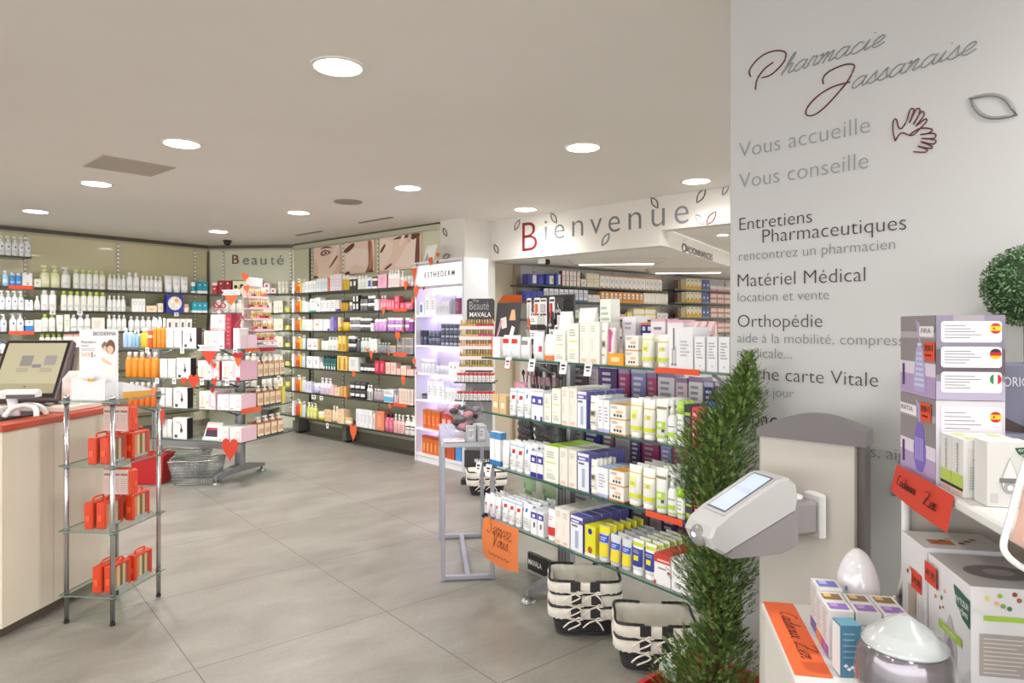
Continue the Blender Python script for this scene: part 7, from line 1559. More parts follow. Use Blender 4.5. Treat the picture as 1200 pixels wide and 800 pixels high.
# standing advertising panel with its tray
bd = tag(empty('advertising_panel', gpt(.028, -.055, ZS[0] + .0008), P_GS.rz), 'white advertising panel with a portrait and a leaflet tray on the small glass stand', 'advertising panel')
PWD, PHT = .198, .335
mb = MB(); mb.cbox(0, PWD, .10, .106, 0, PHT, M('#eae8ea', .4), .002); pn = mb.build('panel', bd)
obj('lettering', text_mesh('BIODERMA', M('#4a4648', .4), .115, .018, offset=.0), pn, (.074, .0985, .305))
obj('lettering', text_mesh('Photoderm', M('#6a5a66', .4), .075, .012), pn, (.012, .0985, .268))
mb = MB(); y = .0988
for a, b, c, d, col in ((.012, .05, .253, .258, '#b9a8ae'), (.012, .085, .240, .244, '#c4bcc0'), (.012, .08, .232, .236, '#c4bcc0'), (.014, .026, .205, .222, '#e6c8b4'), (.030, .042, .205, .222, '#e6c8b4'), (.048, .058, .205, .222, '#e8c4a8'), (.064, .071, .200, .226, '#b9824e'), (.078, .083, .205, .212, '#5a4a4a')):
    mb.quad((a, y, c), (b, y, c), (b, y, d), (a, y, d), P_(col))
def blob(pts, col, yy): sp = [Vector((p.x, yy, p.z)) for p in spline([(x, 0, z) for x, z in [(q * .93, w_) for q, w_ in pts]], 4, True)]; mb.add(sp, [tuple(range(len(sp)))], P_(col))
blob([(.125, .255), (.14, .275), (.155, .268), (.16, .245), (.14, .235)], '#8a6248', y - .0004); blob([(.150, .235), (.155, .27), (.175, .285), (.195, .27), (.198, .235), (.175, .215)], '#6f4a34', y - .0006)
blob([(.155, .238), (.165, .255), (.185, .252), (.19, .232), (.172, .215)], '#e3bfa6', y - .0010); blob([(.132, .240), (.142, .255), (.152, .25), (.15, .235)], '#e0b89c', y - .0010)
blob([(.12, .13), (.13, .19), (.16, .215), (.19, .215), (.208, .2), (.208, .12), (.16, .11)], '#ece8e2', y - .0006); blob([(.125, .20), (.15, .19), (.18, .172), (.175, .165), (.14, .178)], '#e3c0a6', y - .0012)
mb.build('print', pn)
mb = MB(); tm = M('#e4e2e4', .35)
mb.box(.004, PWD - .024, .045, .049, 0, .085, tm); mb.box(.004, .008, .049, .10, 0, .085, tm); mb.box(PWD - .028, PWD - .024, .049, .10, 0, .085, tm); mb.box(.004, PWD - .024, .045, .10, 0, .004, tm); mb.prism([(.004, .084), (PWD - .024, .084), (PWD - .024, .105), (.105, .088), (.004, .108)], .045, .048, tm); mb.build('leaflet_tray', bd)
pr = bottle(.026, .06, '#dca22e', '#f0eeea', [('b', .0, .4, '#c9861e')], 'dome', p=2.0); ob = obj('lotion_bottle', pr[0], None, gpt(.105, .022, ZS[0] + .0055), P_GS.rz); [obj(pn_, pm, ob) for pn_, pm in pr[1]]; tag(ob, 'little golden bottle with white cap standing in the leaflet tray', 'bottle'); ob.location.z = ZS[0] + .0595
mb = MB(); mb.cbox(.05, .13, .06, .085, .0048, .058, P_('#efedec'), .002); o = mb.build('leaflet_stack', bd)
# white topped yellow tray beside it
yt = tag(empty('product_tray', gpt(.150, .20, ZS[0] + .0008), P_GS.rz + math.pi / 2), 'white topped tray with a golden yellow side beside the advertising panel', 'tray')
yt.location = gpt(.172, .185, ZS[0] + .0008)
mb = MB(); mb.prism([(-.10, 0), (.115, 0), (.115, .030), (.06, .045), (-.10, .082)], -.05, .05, M('#ecebee', .4), front=M('#e2a62c', .4)); mb.build('casing', yt)
mb = MB(); mb.add([(-.10, -.0506, .034), (.115, -.0506, .022), (.115, -.0506, .030), (.06, -.0506, .045), (-.10, -.0506, .082)], [(0, 1, 2, 3, 4)], M('#ecebee', .4)); mb.build('white_panel', yt)
# ---------------------------------------------------------------- kiosk
P_KIO = Plane((0.65, 1.80), (0.77, -0.64)); KW = .250
kio = tag(empty('card_kiosk', P_KIO.pt(0, 0, 0), P_KIO.rz), 'grey free standing card kiosk with an arched dark top before the white partition', 'kiosk')
KB = noise_mat('kiosk_panel', '#b9b3aa', '#beb8af', 2, .35); KD = M('#6c6667', .4)
mb = MB(); mb.cbox(0, KW - .012, 0, .05, .02, 1.128, KB, .006); mb.build('panel', kio)
mb = MB(); mb.cbox(KW - .0118, KW + .006, -.004, .06, .02, 1.115, M('#4a4240', .3), .005); mb.build('side_rail', kio)
top = [(-.002, 1.085)] + [(KW + .012) * i / 12 for i in range(0)] 
arc = [((KW + .012) * i / 14 - .002, 1.131 + .013 * i / 14 + .037 * math.sin(math.pi * i / 14)) for i in range(15)]
mb = MB(); mb.prism([(-.002, 1.110), (KW + .010, 1.108)] + list(reversed(arc)), -.010, .062, KD); mb.build('arched_cap', kio)
mb = MB(); mb.cbox(.0, KW + .03, -.06, .14, 0.001, .02, M('#8a8482', .4), .006); mb.build('base_plate', kio)
# reader on its arm
O_ = Vector((.672, 1.69)); e1 = Vector((-.953, -.302)); e2 = Vector((.302, -.953))
rd = tag(empty('card_reader', (O_.x, O_.y, 0), math.atan2(e1.y, e1.x)), 'silver grey card reader with a lit screen on an arm of the grey kiosk', 'card reader')
# local x = away from the panel, local y: world e1 rotated by 90 deg = -e2 ; so the viewer's side is -y... (checked below)
sgn = 1 if Vector((-e1.y, e1.x)).dot(e2) > 0 else -1
Y0, Y1 = (-.05 * sgn, .062 * sgn); ya, yb = min(Y0, Y1), max(Y0, Y1)
SH = M('#bfbdbc', .3); SD = M('#8f898a', .4)
prof = [(.004, .985), (.010, 1.018), (.030, 1.036), (.060, 1.034), (.20, .962), (.240, .935), (.252, .912), (.240, .886), (.214, .872), (.185, .885), (.010, .960)]
def loft_y(profile, y0, y1, inset, mat, name, parent):
    mb = MB(); cx = sum(p[0] for p in profile) / len(profile); cz = sum(p[1] for p in profile) / len(profile)
    sq = lambda k, y: [(cx + (x - cx) * k, y, cz + (z - cz) * k) for x, z in profile]
    mb.loft([sq(1 - inset, y0), sq(1, y0 + .008), sq(1, y1 - .008), sq(1 - inset, y1)], mat, True, True); return mb.build(name, parent)
loft_y(prof, ya, yb, .06, SH, 'shell', rd)
loft_y([(.0, .955), (.012, .958), (.186, .884), (.206, .866), (.19, .858), (.05, .856), (.012, .868), (.0, .885)], ya + .006, yb - .006, .04, SD, 'lower_body', rd)
# sloping screen on the upper face between (.060,1.034) and (.20,.962)
def on_top(a, y, e): t = (a - .06) / .14; nx, nz = .0722 / .1575, .14 / .1575; return (a + nx * e, y, 1.034 - .072 * t + nz * e)
mb = MB(); 
def tq_(a0, a1, y0, y1, e, m): 
    mb.quad(on_top(a0, y0, e), on_top(a1, y0, e), on_top(a1, y1, e), on_top(a0, y1, e), m)
tq_(.055, .206, ya + .012, yb - .012, .0008, M('#b9b6b5', .3)); mb.build('screen_surround', rd)
mb = MB(); tq_(.062, .198, ya + .020, yb - .020, .0016, M('#55565c', .3)); tq_(.066, .194, ya + .024, yb - .024, .0024, M('#a9b4d6', .15, emit=.38)); tq_(.115, .128, ya + .03, yb - .03, .0030, M('#9aa2bc', .2, emit=.4)); mb.build('screen', rd)
mb = MB(); mb.ball((.244, (ya + yb) / 2, .905), .030, M('#8c8786', .25), 14, 9, .55, 1.0, .85); sl = mb.build('card_slot', rd)
mb = MB(); mb.ball((.2575, (ya + yb) / 2, .908), .008, M('#7f9cff', .2, emit=2.5), 10, 7, .5, 1.3, .8); mb.build('slot_light', sl)
mb = MB(); mb.cbox(-.075, .006, -.036, .036, .885, .968, SD, .008); mb.lathe([(.024, .968), (.024, .976), (.016, .980)], M('#e9e7e6', .3), 16, (-.03, 0), 1, .8); arm = mb.build('arm', rd)
mb = MB(); mb.cbox(-.094, -.074, -.045, .045, .872, .985, M('#d0cecd', .35), .008); mb.build('wall_plate', rd)

# ---------------------------------------------------------------- conifer in a red planter
PL = Vector((.585, 1.985)); 
pl = tag(empty('potted_conifer', (PL.x, PL.y, 0)), 'spiral cut conifer in a red planter between the kiosk and the baskets', 'potted plant')
mb = MB(); mb.loft([sring(.28, .28, .001, 9, 24), sring(.335, .335, .315, 9, 24), sring(.345, .345, .32, 9, 24), sring(.345, .345, .345, 9, 24), sring(.315, .315, .345, 9, 24), sring(.305, .305, .31, 9, 24)], P_('#b8262a', .4), True, True); po = mb.build('planter', pl); po.rotation_euler[2] = P_COLM.rz
mb = MB(); mb.lathe([(.14, .311), (.14, .316)], noise_mat('soil', '#3b2d22', '#57442f', 60, .9), 16); mb.build('soil', po)
def spine(z):   # trunk line and foliage radius, in picture terms: wide at the foot, waist, wide ball, waist, long tip leaning to the partition
    pts = [(.33, -.02, .15), (.37, -.024, .168), (.44, -.005, .14), (.525, .03, .050), (.59, .012, .098), (.66, .008, .124), (.758, .012, .112), (.85, -.002, .046), (.91, -.004, .104), (.98, .005, .128), (1.06, .008, .130), (1.12, .035, .100), (1.18, .072, .082), (1.254, .095, .040), (1.316, .104, .008)]
    for a, b in zip(pts, pts[1:]):
        if a[0] <= z <= b[0]: t = (z - a[0]) / (b[0] - a[0]); return a[1] + (b[1] - a[1]) * t, a[2] + (b[2] - a[2]) * t
    return pts[-1][1], .01
mb = MB(); pth = [(spine(z)[0] * (1 if z > 1.05 else .6), 0, z) for z in (.33, .5, .6, .7, .8, .9, 1.0, 1.1, 1.2, 1.3)]
mb.tube(pth, [.020, .019, .018, .016, .015, .013, .012, .009, .006, .003], noise_mat('conifer_bark', '#4a3828', '#6b523a', 40, .9), 8); mb.build('trunk', pl)
prng = random.Random(11); fm = [M('#5c7838', .6), M('#75924a', .6), M('#98b164', .6), M('#48602b', .6)]
mb = MB()
for i in range(9500):
    z = .335 + .985 * prng.random(); x0, R_ = spine(z)
    if prng.random() > min(1, R_ / .10 + .12): continue
    a = prng.uniform(0, 2 * math.pi); rr = R_ * (prng.random() ** .5) * prng.uniform(.55, 1.08)
    base = Vector((x0 + rr * math.cos(a), rr * math.sin(a), z)); out = Vector((math.cos(a), math.sin(a), prng.uniform(.5, 1.5))).normalized()
    L_ = prng.uniform(.014, .030) * (1 if z < 1.2 else .8); side = out.cross(Vector((0, 0, 1))).normalized(); m_ = fm[prng.choice((0, 0, 1, 1, 2, 3))]
    up2 = side.cross(out)
    for k in range(8):    # a flat feathery sprig: one axis with short side leaves
        s_ = (k + 1) / 8; c = base + out * L_ * s_; w_ = L_ * (.52 - .36 * s_)
        for sg_ in (-1, 1):
            tip = c + (side * sg_ * .8 + out * .75 + up2 * prng.uniform(-.4, .4)).normalized() * w_
            d_ = out * .0014; mb.add([c - d_ * 1.3, tip, c + d_ * 1.3], [(0, 1, 2)], m_)
    mb.add([base - side * .0008, base + side * .0008, base + out * L_ * 1.15], [(0, 1, 2)], m_)
mb.build('foliage', pl)
mb = MB(); mb.loft([[(-.03, 0, 0), (.03, 0, 0), (.03, .003, 0), (-.03, .003, 0)], [(-.02, -.01, .04), (.035, .005, .04), (.035, .008, .04), (-.02, -.007, .04)], [(-.005, .0, .06), (.015, .005, .065), (.015, .008, .065), (-.005, .003, .06)]], noise_mat('wrapping', '#8fae94', '#cfd9cc', 30, .5)); mb.build('wrapping', po, (-.14, -.03, .33))

# ---------------------------------------------------------------- white shelf stand with diffusers
D1 = Vector((.187, .982)); D2 = Vector((.982, -.187)); F0 = Vector((.493, 1.350)); SZ0, SZ1 = .855, 1.131
ws = tag(empty('shelf_stand', (F0.x, F0.y, 0), math.atan2(D2.y, D2.x)), 'white two tier shelf stand full of scent diffusers at the front corner', 'shelf stand')
# local x = D2, local y = D1 (far edge at y=0, towards the viewer is negative)
WM_ = M('#dcdad7', .35); LEN = 1.0; DP = .48; UX = .25
mb = MB(); mb.cbox(0, DP, -LEN, 0, SZ0 - .02, SZ0, WM_, .004); mb.build('lower_shelf', ws)
mb = MB(); mb.cbox(UX - .004, DP, -LEN, 0, SZ1 - .018, SZ1, WM_, .004); mb.build('upper_shelf', ws)
mb = MB(); mb.box(.006, .016, -LEN, -.004, .04, SZ0 - .0205, M('#d6d3cb', .45)); mb.build('front_panel', ws)
mb = MB(); mb.box(DP, DP + .015, -LEN, 0, .02, 1.42, M('#cdc8c0', .5)); mb.build('back_panel', ws)
mb = MB(); mb.box(.02, DP - .01, -LEN + .02, -.02, .001, .04, M('#8a8680', .5)); mb.build('plinth', ws)
mb = MB(); o = [(UX + .008, SZ1 - .0185), (UX + .008, .94)] + [(UX + .008 - .05 + .05 * math.cos(a), .94 - .05 * 1.6 * math.sin(a)) for a in (math.pi / 2 * i / 6 for i in range(1, 7))] + [(.20, SZ0 + .0005), (DP, SZ0 + .0005), (DP, SZ1 - .0185)]
mb.prism(o, -.012, -.004, M('#b4aea5', .5)); mb.build('end_panel', ws)
mb = MB(); mb.tube([(x, -.012, max(z, SZ0 + .009)) for x, z in o[:9]], .008, WM_, 8); mb.build('end_rim', ws)
mb = MB(); mb.cbox(.004, .020, -LEN, -.004, .0, .03, WM_, .003)
def wl(x, y, z): return Vector((F0.x + D2.x * x + D1.x * y, F0.y + D2.y * x + D1.y * y, z))
RZ = math.atan2(D2.y, D2.x)
def find(px, py, z):
    """point of a level at height z under a picture position, in the stand's own x, y"""
    Y = (CAM_Z - z) * FPX / (py - HORIZON); q = Vector(((px - 600) / FPX * Y, Y)) - F0; return q.dot(D2), q.dot(D1)
# helper: writing on the side faces of a box; face 'left' looks along -x, face 'front' looks along -y
def face_text(parent, face, body, mat, u0, z0, width, height=None, off=.0008, w=0, d=0, **kw):
    me = text_mesh(body, mat, width, height, **kw)
    if face == 'front': o = obj('lettering', me, parent, (u0, -off, z0))
    else: o = obj('lettering', me, parent, (-off, -u0, z0), -math.pi / 2)       # u runs towards the viewer
    return o
def face_quad(mb, face, u0, u1, z0, z1, mat, off=.0006):
    if face == 'front': mb.quad((u0, -off, z0), (u1, -off, z0), (u1, -off, z1), (u0, -off, z1), mat)
    else: mb.quad((-off, -u0, z0), (-off, -u1, z0), (-off, -u1, z1), (-off, -u0, z1), mat)
def face_poly(mb, face, pts, mat, off=.0006):
    P3 = [((u, -off, z) if face == 'front' else (-off, -u, z)) for u, z in pts]
    mb.add(P3, [tuple(range(len(P3)))], mat)
def rrect(u0, u1, z0, z1, r, k=4):
    o = []
    for cx, cz, a0 in ((u1 - r, z1 - r, 0), (u0 + r, z1 - r, 90), (u0 + r, z0 + r, 180), (u1 - r, z0 + r, 270)):
        for i in range(k + 1): a = math.radians(a0 + 90 * i / k); o.append((cx + r * math.cos(a), cz + r * math.sin(a)))
    return o
def disc(u, z, r, n=16): return [(u + r * math.cos(2*math.pi*i/n), z + r * math.sin(2*math.pi*i/n)) for i in range(n)]
# --- the box origin is its near-left vertical edge foot; x to the right along the front face, y away along the left face
def flag(mb, kind, u, z, r):
    c3 = {'es': ('#c8202a', '#f2c81e', '#c8202a'), 'de': ('#252326', '#c8202a', '#f0c41e'), 'it': ('#2f8a4a', '#f2f0ee', '#c8202a')}[kind]
    n = 10
    for i in range(3):
        if kind == 'it': lo, hi = -r + 2*r*i/3, -r + 2*r*(i + 1)/3
        elif kind == 'es': lo, hi = ((-r, -r*.45), (-r*.45, r*.45), (r*.45, r))[i]
        else: lo, hi = r - 2*r*(i + 1)/3, r - 2*r*i/3
        E1 = []; E2 = []
        for j in range(n + 1):
            q = lo + (hi - lo) * j / n; s_ = math.sqrt(max(0, r*r - q*q)); E1.append((q, s_)); E2.append((q, -s_))
        pts = [(u + q, z + s_) for q, s_ in E1] + [(u + q, z + s_) for q, s_ in reversed(E2)] if kind == 'it' else [(u + s_, z + q) for q, s_ in E1] + [(u + s_, z + q) for q, s_ in reversed(E2)]
        face_poly(mb, 'front', pts, P_(c3[i]), .0012)
    if kind == 'es': face_poly(mb, 'front', disc(u - r*.3, z, r*.22, 10), P_('#a8502a'), .0016)
def diffuser_box(x, y, z, w, d, h, title, lamp, label, panels, base='#7d7488', second=False):
    t = tag(empty('diffuser_box', wl(x, y, z + .0008), RZ), label, 'box', None)
    mb = MB(); mb.box(0, w, 0, d, 0, h, P_('#8a8490' if not second else '#d9d4de'), top=P_('#c9c4ce'))
    face_quad(mb, 'left', -d, 0, h*.42, h, P_('#8f878a')); face_quad(mb, 'left', -d, 0, h*.72, h*.80, P_('#b3aab2'), .0008); face_quad(mb, 'left', -d, 0, 0, h*.26, P_('#b39cc6'), .0007); face_quad(mb, 'left', -d, 0, h*.26, h*.42, P_('#e0d6e6'), .0007)
    if not second: face_quad(mb, 'front', 0, w, h*.62, h, P_('#8a8296')); face_quad(mb, 'front', w*.25, w*.7, h*.9, h, P_('#a59aa2'), .0007); face_quad(mb, 'front', 0, w, h*.0, h*.22, P_('#b4acc4'), .0007); face_quad(mb, 'front', 0, w, h*.3, h*.6, P_('#655a66'), .0007)
    bx = mb.build('carton', t)
    # the lamp picture on the left face
    mb = MB(); uc = -d*.42
    lampc = P_('#b7a9de')
    pr = {'tall': [(.0, .05), (.16, .06), (.19, .14), (.17, .3), (.13, .5), (.10, .6), (.0, .62)], 'drop': [(.0, .06), (.10, .07), (.18, .2), (.19, .36), (.13, .56), (.08, .66), (.0, .68)]}[lamp]
    face_poly(mb, 'left', [(uc + a*d*.9, b*h) for a, b in pr] + [(uc - a*d*.9, b*h) for a, b in reversed(pr[1:-1])], lampc if lamp == 'tall' else P_('#7a68c0'), .0012)
    if lamp == 'tall':
        for r_ in range(7):
            for c_ in range(5):
                zc = (.12 + .065*r_)*h; hw = (.15 - .011*r_)*d*.9; face_quad(mb, 'left', uc - hw + 2*hw*c_/5 + .001, uc - hw + 2*hw*(c_ + .75)/5, zc, zc + .035*h, P_('#d9f0f6'), .0016)
        face_quad(mb, 'left', uc - .055*d, uc + .06*d, .62*h, .66*h, P_('#c4e0f0'), .0014)
    else:
        for c_ in range(4): face_quad(mb, 'left', uc - .11*d + .06*d*c_, uc - .085*d + .06*d*c_, .2*h, .48*h, P_('#c4b8f0'), .0016)
    face_poly(mb, 'left', [(uc - .01*d, .66*h), (uc + .03*d, .66*h), (uc + .01*d, .9*h), (uc - .12*d, .96*h)], P_('#b4a4cc'), .0011)
    pn = MB(); face_quad(pn, 'left', -d*.93, -d*.86, .1*h, .38*h, P_('#4a3a6a'), .0014); pn.build('pen_print', bx)
    face_poly(mb, 'left', rrect(-d*.42 if not second else -d*.99, -d*.03 if not second else -d*.50, h*.74, h*.87, .004), P_('#efecf0'), .0018); mb.build('print', bx)
    face_text(bx, 'left', title, P_('#7a7280'), (-d*.36 if not second else -d*.95), h*.785, d*.26 if not second else d*.36, h*.06, .0024)
    mb = MB()
    for k, (z0, z1, fl) in enumerate(panels):
        face_poly(mb, 'front', rrect(w*.07, w*.95, h*z0, h*z1, .005), P_('#f0edf2') if not second else P_('#e6e2ea'), .0009)
        for j in range(5):
            q = (.5, .62, .72, .86, .6)[(j + k) % 5]; zz_ = h*(z1 - (z1 - z0)*(.2 + .14*j)); face_quad(mb, 'front', w*.12, w*(.12 + .62*q), zz_ - .0012, zz_, P_('#77727a'), .0012)
        flag(mb, fl, w*.86, h*(z1 - (z1 - z0)*.34), w*.085)
    mb.build('language_panels', bx)
    return t
xx, yy = find(1097, 568.5, SZ1)
xx = max(xx, UX + .004)
bw, bdp, bh = .104, .158, .142
diffuser_box(xx, yy, SZ1, bw, bdp, bh, 'INITIA', 'drop', 'lower diffuser box with a drop shaped lamp picture and one round Spanish flag', [(.60, .93, 'es'), (.2, .5, 'de')], second=True)
diffuser_box(xx, yy, SZ1 + bh + .001, bw, bdp, bh, 'FIRA', 'tall', 'upper diffuser box with a tall lit lamp picture and three round flags', [(.68, .93, 'es'), (.385, .63, 'de'), (.09, .335, 'it')])
for z_, u_, txt, lb in ((SZ1 + bh + .066, .030, '39,90', 'orange price note stuck on the upper diffuser box'), (SZ1 + .102, .045, '39,90', 'orange price note stuck on the lower diffuser box')):
    q = wl(xx, yy, 0); o = tag(empty('price_note', wl(xx - .0030, yy + u_, z_), RZ - math.pi / 2), lb, 'price note')
    mb = MB(); mb.box(-.012, .030, -.0002, .0006, 0, .032, P_('#e0512a', .7)); nt = mb.build('note', o)
    obj('lettering', text_mesh(txt + ' €', P_('#3a120e'), .036, .013, offset=.012), nt, (-.008, -.0010, .017)); mb = MB(); mb.tube([(-.004 + .003*i, -.001, .008 + .003*(i % 2)) for i in range(9)], .0005, P_('#4a1a14'), 4); mb.build('handwriting', nt)
# third carton beside, with a landscape and lettering, at the picture edge
q = find(1182, 575, SZ1); t = tag(empty('diffuser_box', wl(xx + bw + .008, yy + .03, SZ1 + .0008), RZ), 'blue grey diffuser box with pale lettering at the end of the upper shelf', 'box')
mb = MB(); mb.box(0, .12, 0, .12, 0, .20, P_('#77788c')); face_quad(mb, 'front', 0, .12, .0, .085, P_('#9a9ab0')); face_poly(mb, 'front', [(0, .115), (.03, .10), (.06, .085), (.0, .09)], P_('#4a3a36'), .0008); bx = mb.build('carton', t)
face_text(bx, 'front', 'ORIGIN', P_('#d9d6de'), .003, .165, .055, .016)
# aroma boxes on the upper shelf
for i, (dy, lb) in enumerate(((0, 'white and lime oil box with warning signs, nearer the droplet box'), (.041, 'white and lime oil box with spine print, nearer the diffuser boxes'))):
    ax, ay = find(1129, 584, SZ1); ax = max(ax, UX + .003)
    t = tag(empty('oil_box', wl(ax, ay + dy, SZ1 + .0008), RZ), lb, 'box', 'white lime oil boxes on the upper shelf'); w, d, h = .085, .040, .090
    mb = MB(); mb.box(0, w, 0, d, 0, h, P_('#dad8d6')); face_quad(mb, 'left', -d, 0, .014, .034, P_('#b4c85a')); face_quad(mb, 'left', -d, 0, .009, .014, P_('#3a3634')); face_quad(mb, 'left', -d*.9, -d*.1, .002, .007, P_('#e0b4a4'))
    for j in range(3): mb.quad((w*(.12 + .3*j), d*.2, h + .0006), (w*(.3 + .3*j), d*.2, h + .0006), (w*(.3 + .3*j), d*.8, h + .0006), (w*(.12 + .3*j), d*.8, h + .0006), P_('#c4d27a' if j != 1 else '#e6e2d8'))
    face_quad(mb, 'front', w*.08, w*.92, h*.12, h*.86, P_('#cfcdca'))
    for j in range(9): face_quad(mb, 'front', w*.1, w*rnd.uniform(.6, .9), h*(.16 + .045*j), h*(.175 + .045*j), P_('#a3a19e'), .0009)
    for j in range(3):
        u_, z_ = w*(.25 + .22*j), h*.66; face_poly(mb, 'front', [(u_ - .008, z_), (u_, z_ - .008), (u_ + .008, z_), (u_, z_ + .008)], P_('#b83a3a'), .0010); face_poly(mb, 'front', [(u_ - .0055, z_), (u_, z_ - .0055), (u_ + .0055, z_), (u_, z_ + .0055)], P_('#f0eeec'), .0013); face_quad(mb, 'front', u_ - .002, u_ + .002, z_ - .003, z_ + .003, P_('#2a2828'), .0016)
    bx = mb.build('carton', t)
    o = obj('lettering', text_mesh('PRANARÔM', P_('#4a4644'), .046, .0065), bx); o.rotation_euler = (0, -math.pi / 2, -math.pi / 2); o.location = (-.0009, d*.40, .036)
# droplet box
ax, ay = find(1157, 594, SZ1); t = tag(empty('droplet_box', wl(max(ax, UX + .003), ay, SZ1 + .0008), RZ), 'white box with a large grey droplet and dark green badge on the upper shelf', 'box')
w, d, h = .060, .040, .096; mb = MB(); mb.box(0, w, 0, d, 0, h, P_('#dad9d7')); 
drop = lambda u, z, s: [(u + s*.34*math.sin(a)*(math.sin(a/2)**1.2), z + s*.5*math.cos(a)) for a in (2*math.pi*i/20 for i in range(20))]
dp = [(.030 + .016*math.sin(a)*math.sin(a/2)**1.5, .047 + .027*math.cos(a)) for a in (2*math.pi*i/24 for i in range(24))]; face_poly(mb, 'front', dp, P_('#8c8c8e'), .0008); face_poly(mb, 'front', [(.030 + (u - .030)*.93, .047 + (z - .047)*.95) for u, z in dp], P_('#e3e2e1'), .0010)
face_quad(mb, 'front', .016, .044, .036, .043, P_('#7a7a7c'), .0013); face_poly(mb, 'front', disc(.030, .029, .009), P_('#a9a9ab'), .0013); face_poly(mb, 'front', disc(.030, .029, .004), P_('#efefee'), .0016); face_quad(mb, 'front', .004, .014, .006, .020, P_('#c4c4c2'), .0010)
face_poly(mb, 'front', [(.036, .088), (.060, .090), (.060, .070), (.050, .072), (.040, .080)], P_('#1f5a44'), .0012); bx = mb.build('carton', t)
face_text(bx, 'front', 'PHYTOSUN', P_('#f0eeea'), .041, .0825, .018, .0042, .0018); face_text(bx, 'front', 'arôms', P_('#f0eeea'), .044, .076, .013, .0045, .0018)
mb = MB(); mb.cbox(0, .08, 0, .05, 0, .05, P_('#8a8a8c'), .006); tag(mb.build('diffuser_bowl', None, wl(max(ax, UX) + .055, ay + .055, SZ1 + .0008), RZ), 'grey device behind the droplet box at the end of the upper shelf', 'diffuser')
# long red handwritten strip on the upper shelf edge
a0 = find(1051, 548, SZ1)
st = tag(empty('hand_written_strip', wl(UX - .0055, -.004, SZ1 + .004), RZ - math.pi / 2), 'red orange handwritten strip along the edge of the upper white shelf', 'paper sign')
Ls = .245
mb = MB(); R3 = lambda x, z0, z1, b: [(x, b, z0), (x, b - .0006, z1)]
n = 12
for i in range(n):
    x0, x1 = Ls*i/n, Ls*(i + 1)/n; f = lambda x: -.012*math.sin(math.pi*x/Ls)*.4; top_ = lambda x: .0 + .004*math.sin(math.pi*x/Ls); bot = lambda x: -.050 - .008*(x/Ls)
    mb.quad((x0, f(x0) - .010, bot(x0)), (x1, f(x1) - .010, bot(x1)), (x1, f(x1), top_(x1)), (x0, f(x0), top_(x0)), P_('#c93a24', .65))
sh_ = mb.build('sheet', st)
for txt, x, z in (('Cadeaux', .035, -.030), ('Zen', .155, -.036)):
    hm = handwriting(txt, .085 if txt[0] == 'C' else .05, .0009, P_('#5a1712'), .3, 4, .75); hm.v = [(a, b - .0115, c) for a, b, c in hm.v]; hm.build('handwriting', sh_, (x, 0, z))
# orange card lying along the lower shelf edge
st = tag(empty('hand_written_card', wl(.002, -.006, SZ0 + .0008), RZ - math.pi / 2), 'orange handwritten card lying on the edge of the lower white shelf', 'paper sign')
mb = MB(); mb.box(0, .285, .0, .056, 0, .0012, P_('#e2632e', .65)); cd = mb.build('sheet', st)
for txt, x, ww in (('Cadeaux', .045, .11), ('Zen', .17, .06)):
    hm = handwriting(txt, ww, .0008, P_('#5a1712'), .3, 4, .8); hm.v = [(a, c, b + .0014) for a, b, c in hm.v]; hm.build('handwriting', cd, (x, .022, 0))
# egg diffuser
ex, ey = find(1005, 731, SZ0); t = tag(empty('egg_diffuser', wl(ex, ey, SZ0 + .0008), RZ), 'white egg shaped diffuser with a green ring on the lower shelf', 'diffuser')
EP = [(.026, 0), (.034, .012), (.0385, .035), (.0395, .05), (.036, .08), (.028, .108), (.016, .128), (.004, .137)]
egg = spline([(r_, 0, z) for r_, z in EP], 4)
mb = MB(); mb.lathe([(p.x, p.z) for p in egg if p.z < .030], M('#e8e6ea', .15, coat=.6), 28, cap1=False); mb.build('base', t)
mb = MB(); mb.lathe([(.0382, .030), (.0394, .0345), (.0382, .039)], M('#5fa060', .25), 28, cap0=False, cap1=False); mb.build('green_ring', t)
mb = MB(); mb.lathe([(p.x, p.z) for p in egg if p.z > .031], M('#dcdadd', .12, coat=.8), 28, cap0=False); sh = mb.build('shell', t)
mb = MB(); 
for k, (a0_, a1_, z0, z1, c) in enumerate(((-40, 5, .047, .050, '#5a7486'), (-38, -4, .052, .055, '#7a98a4'), (-42, -34, .060, .066, '#6fa6b4'), (-46, -40, .070, .078, '#5a8fb0'))): wrap(mb, .079, .079, 2, z0, z1, a0_, a1_, P_(c), 1.012, 6)
mb.build('print', sh)
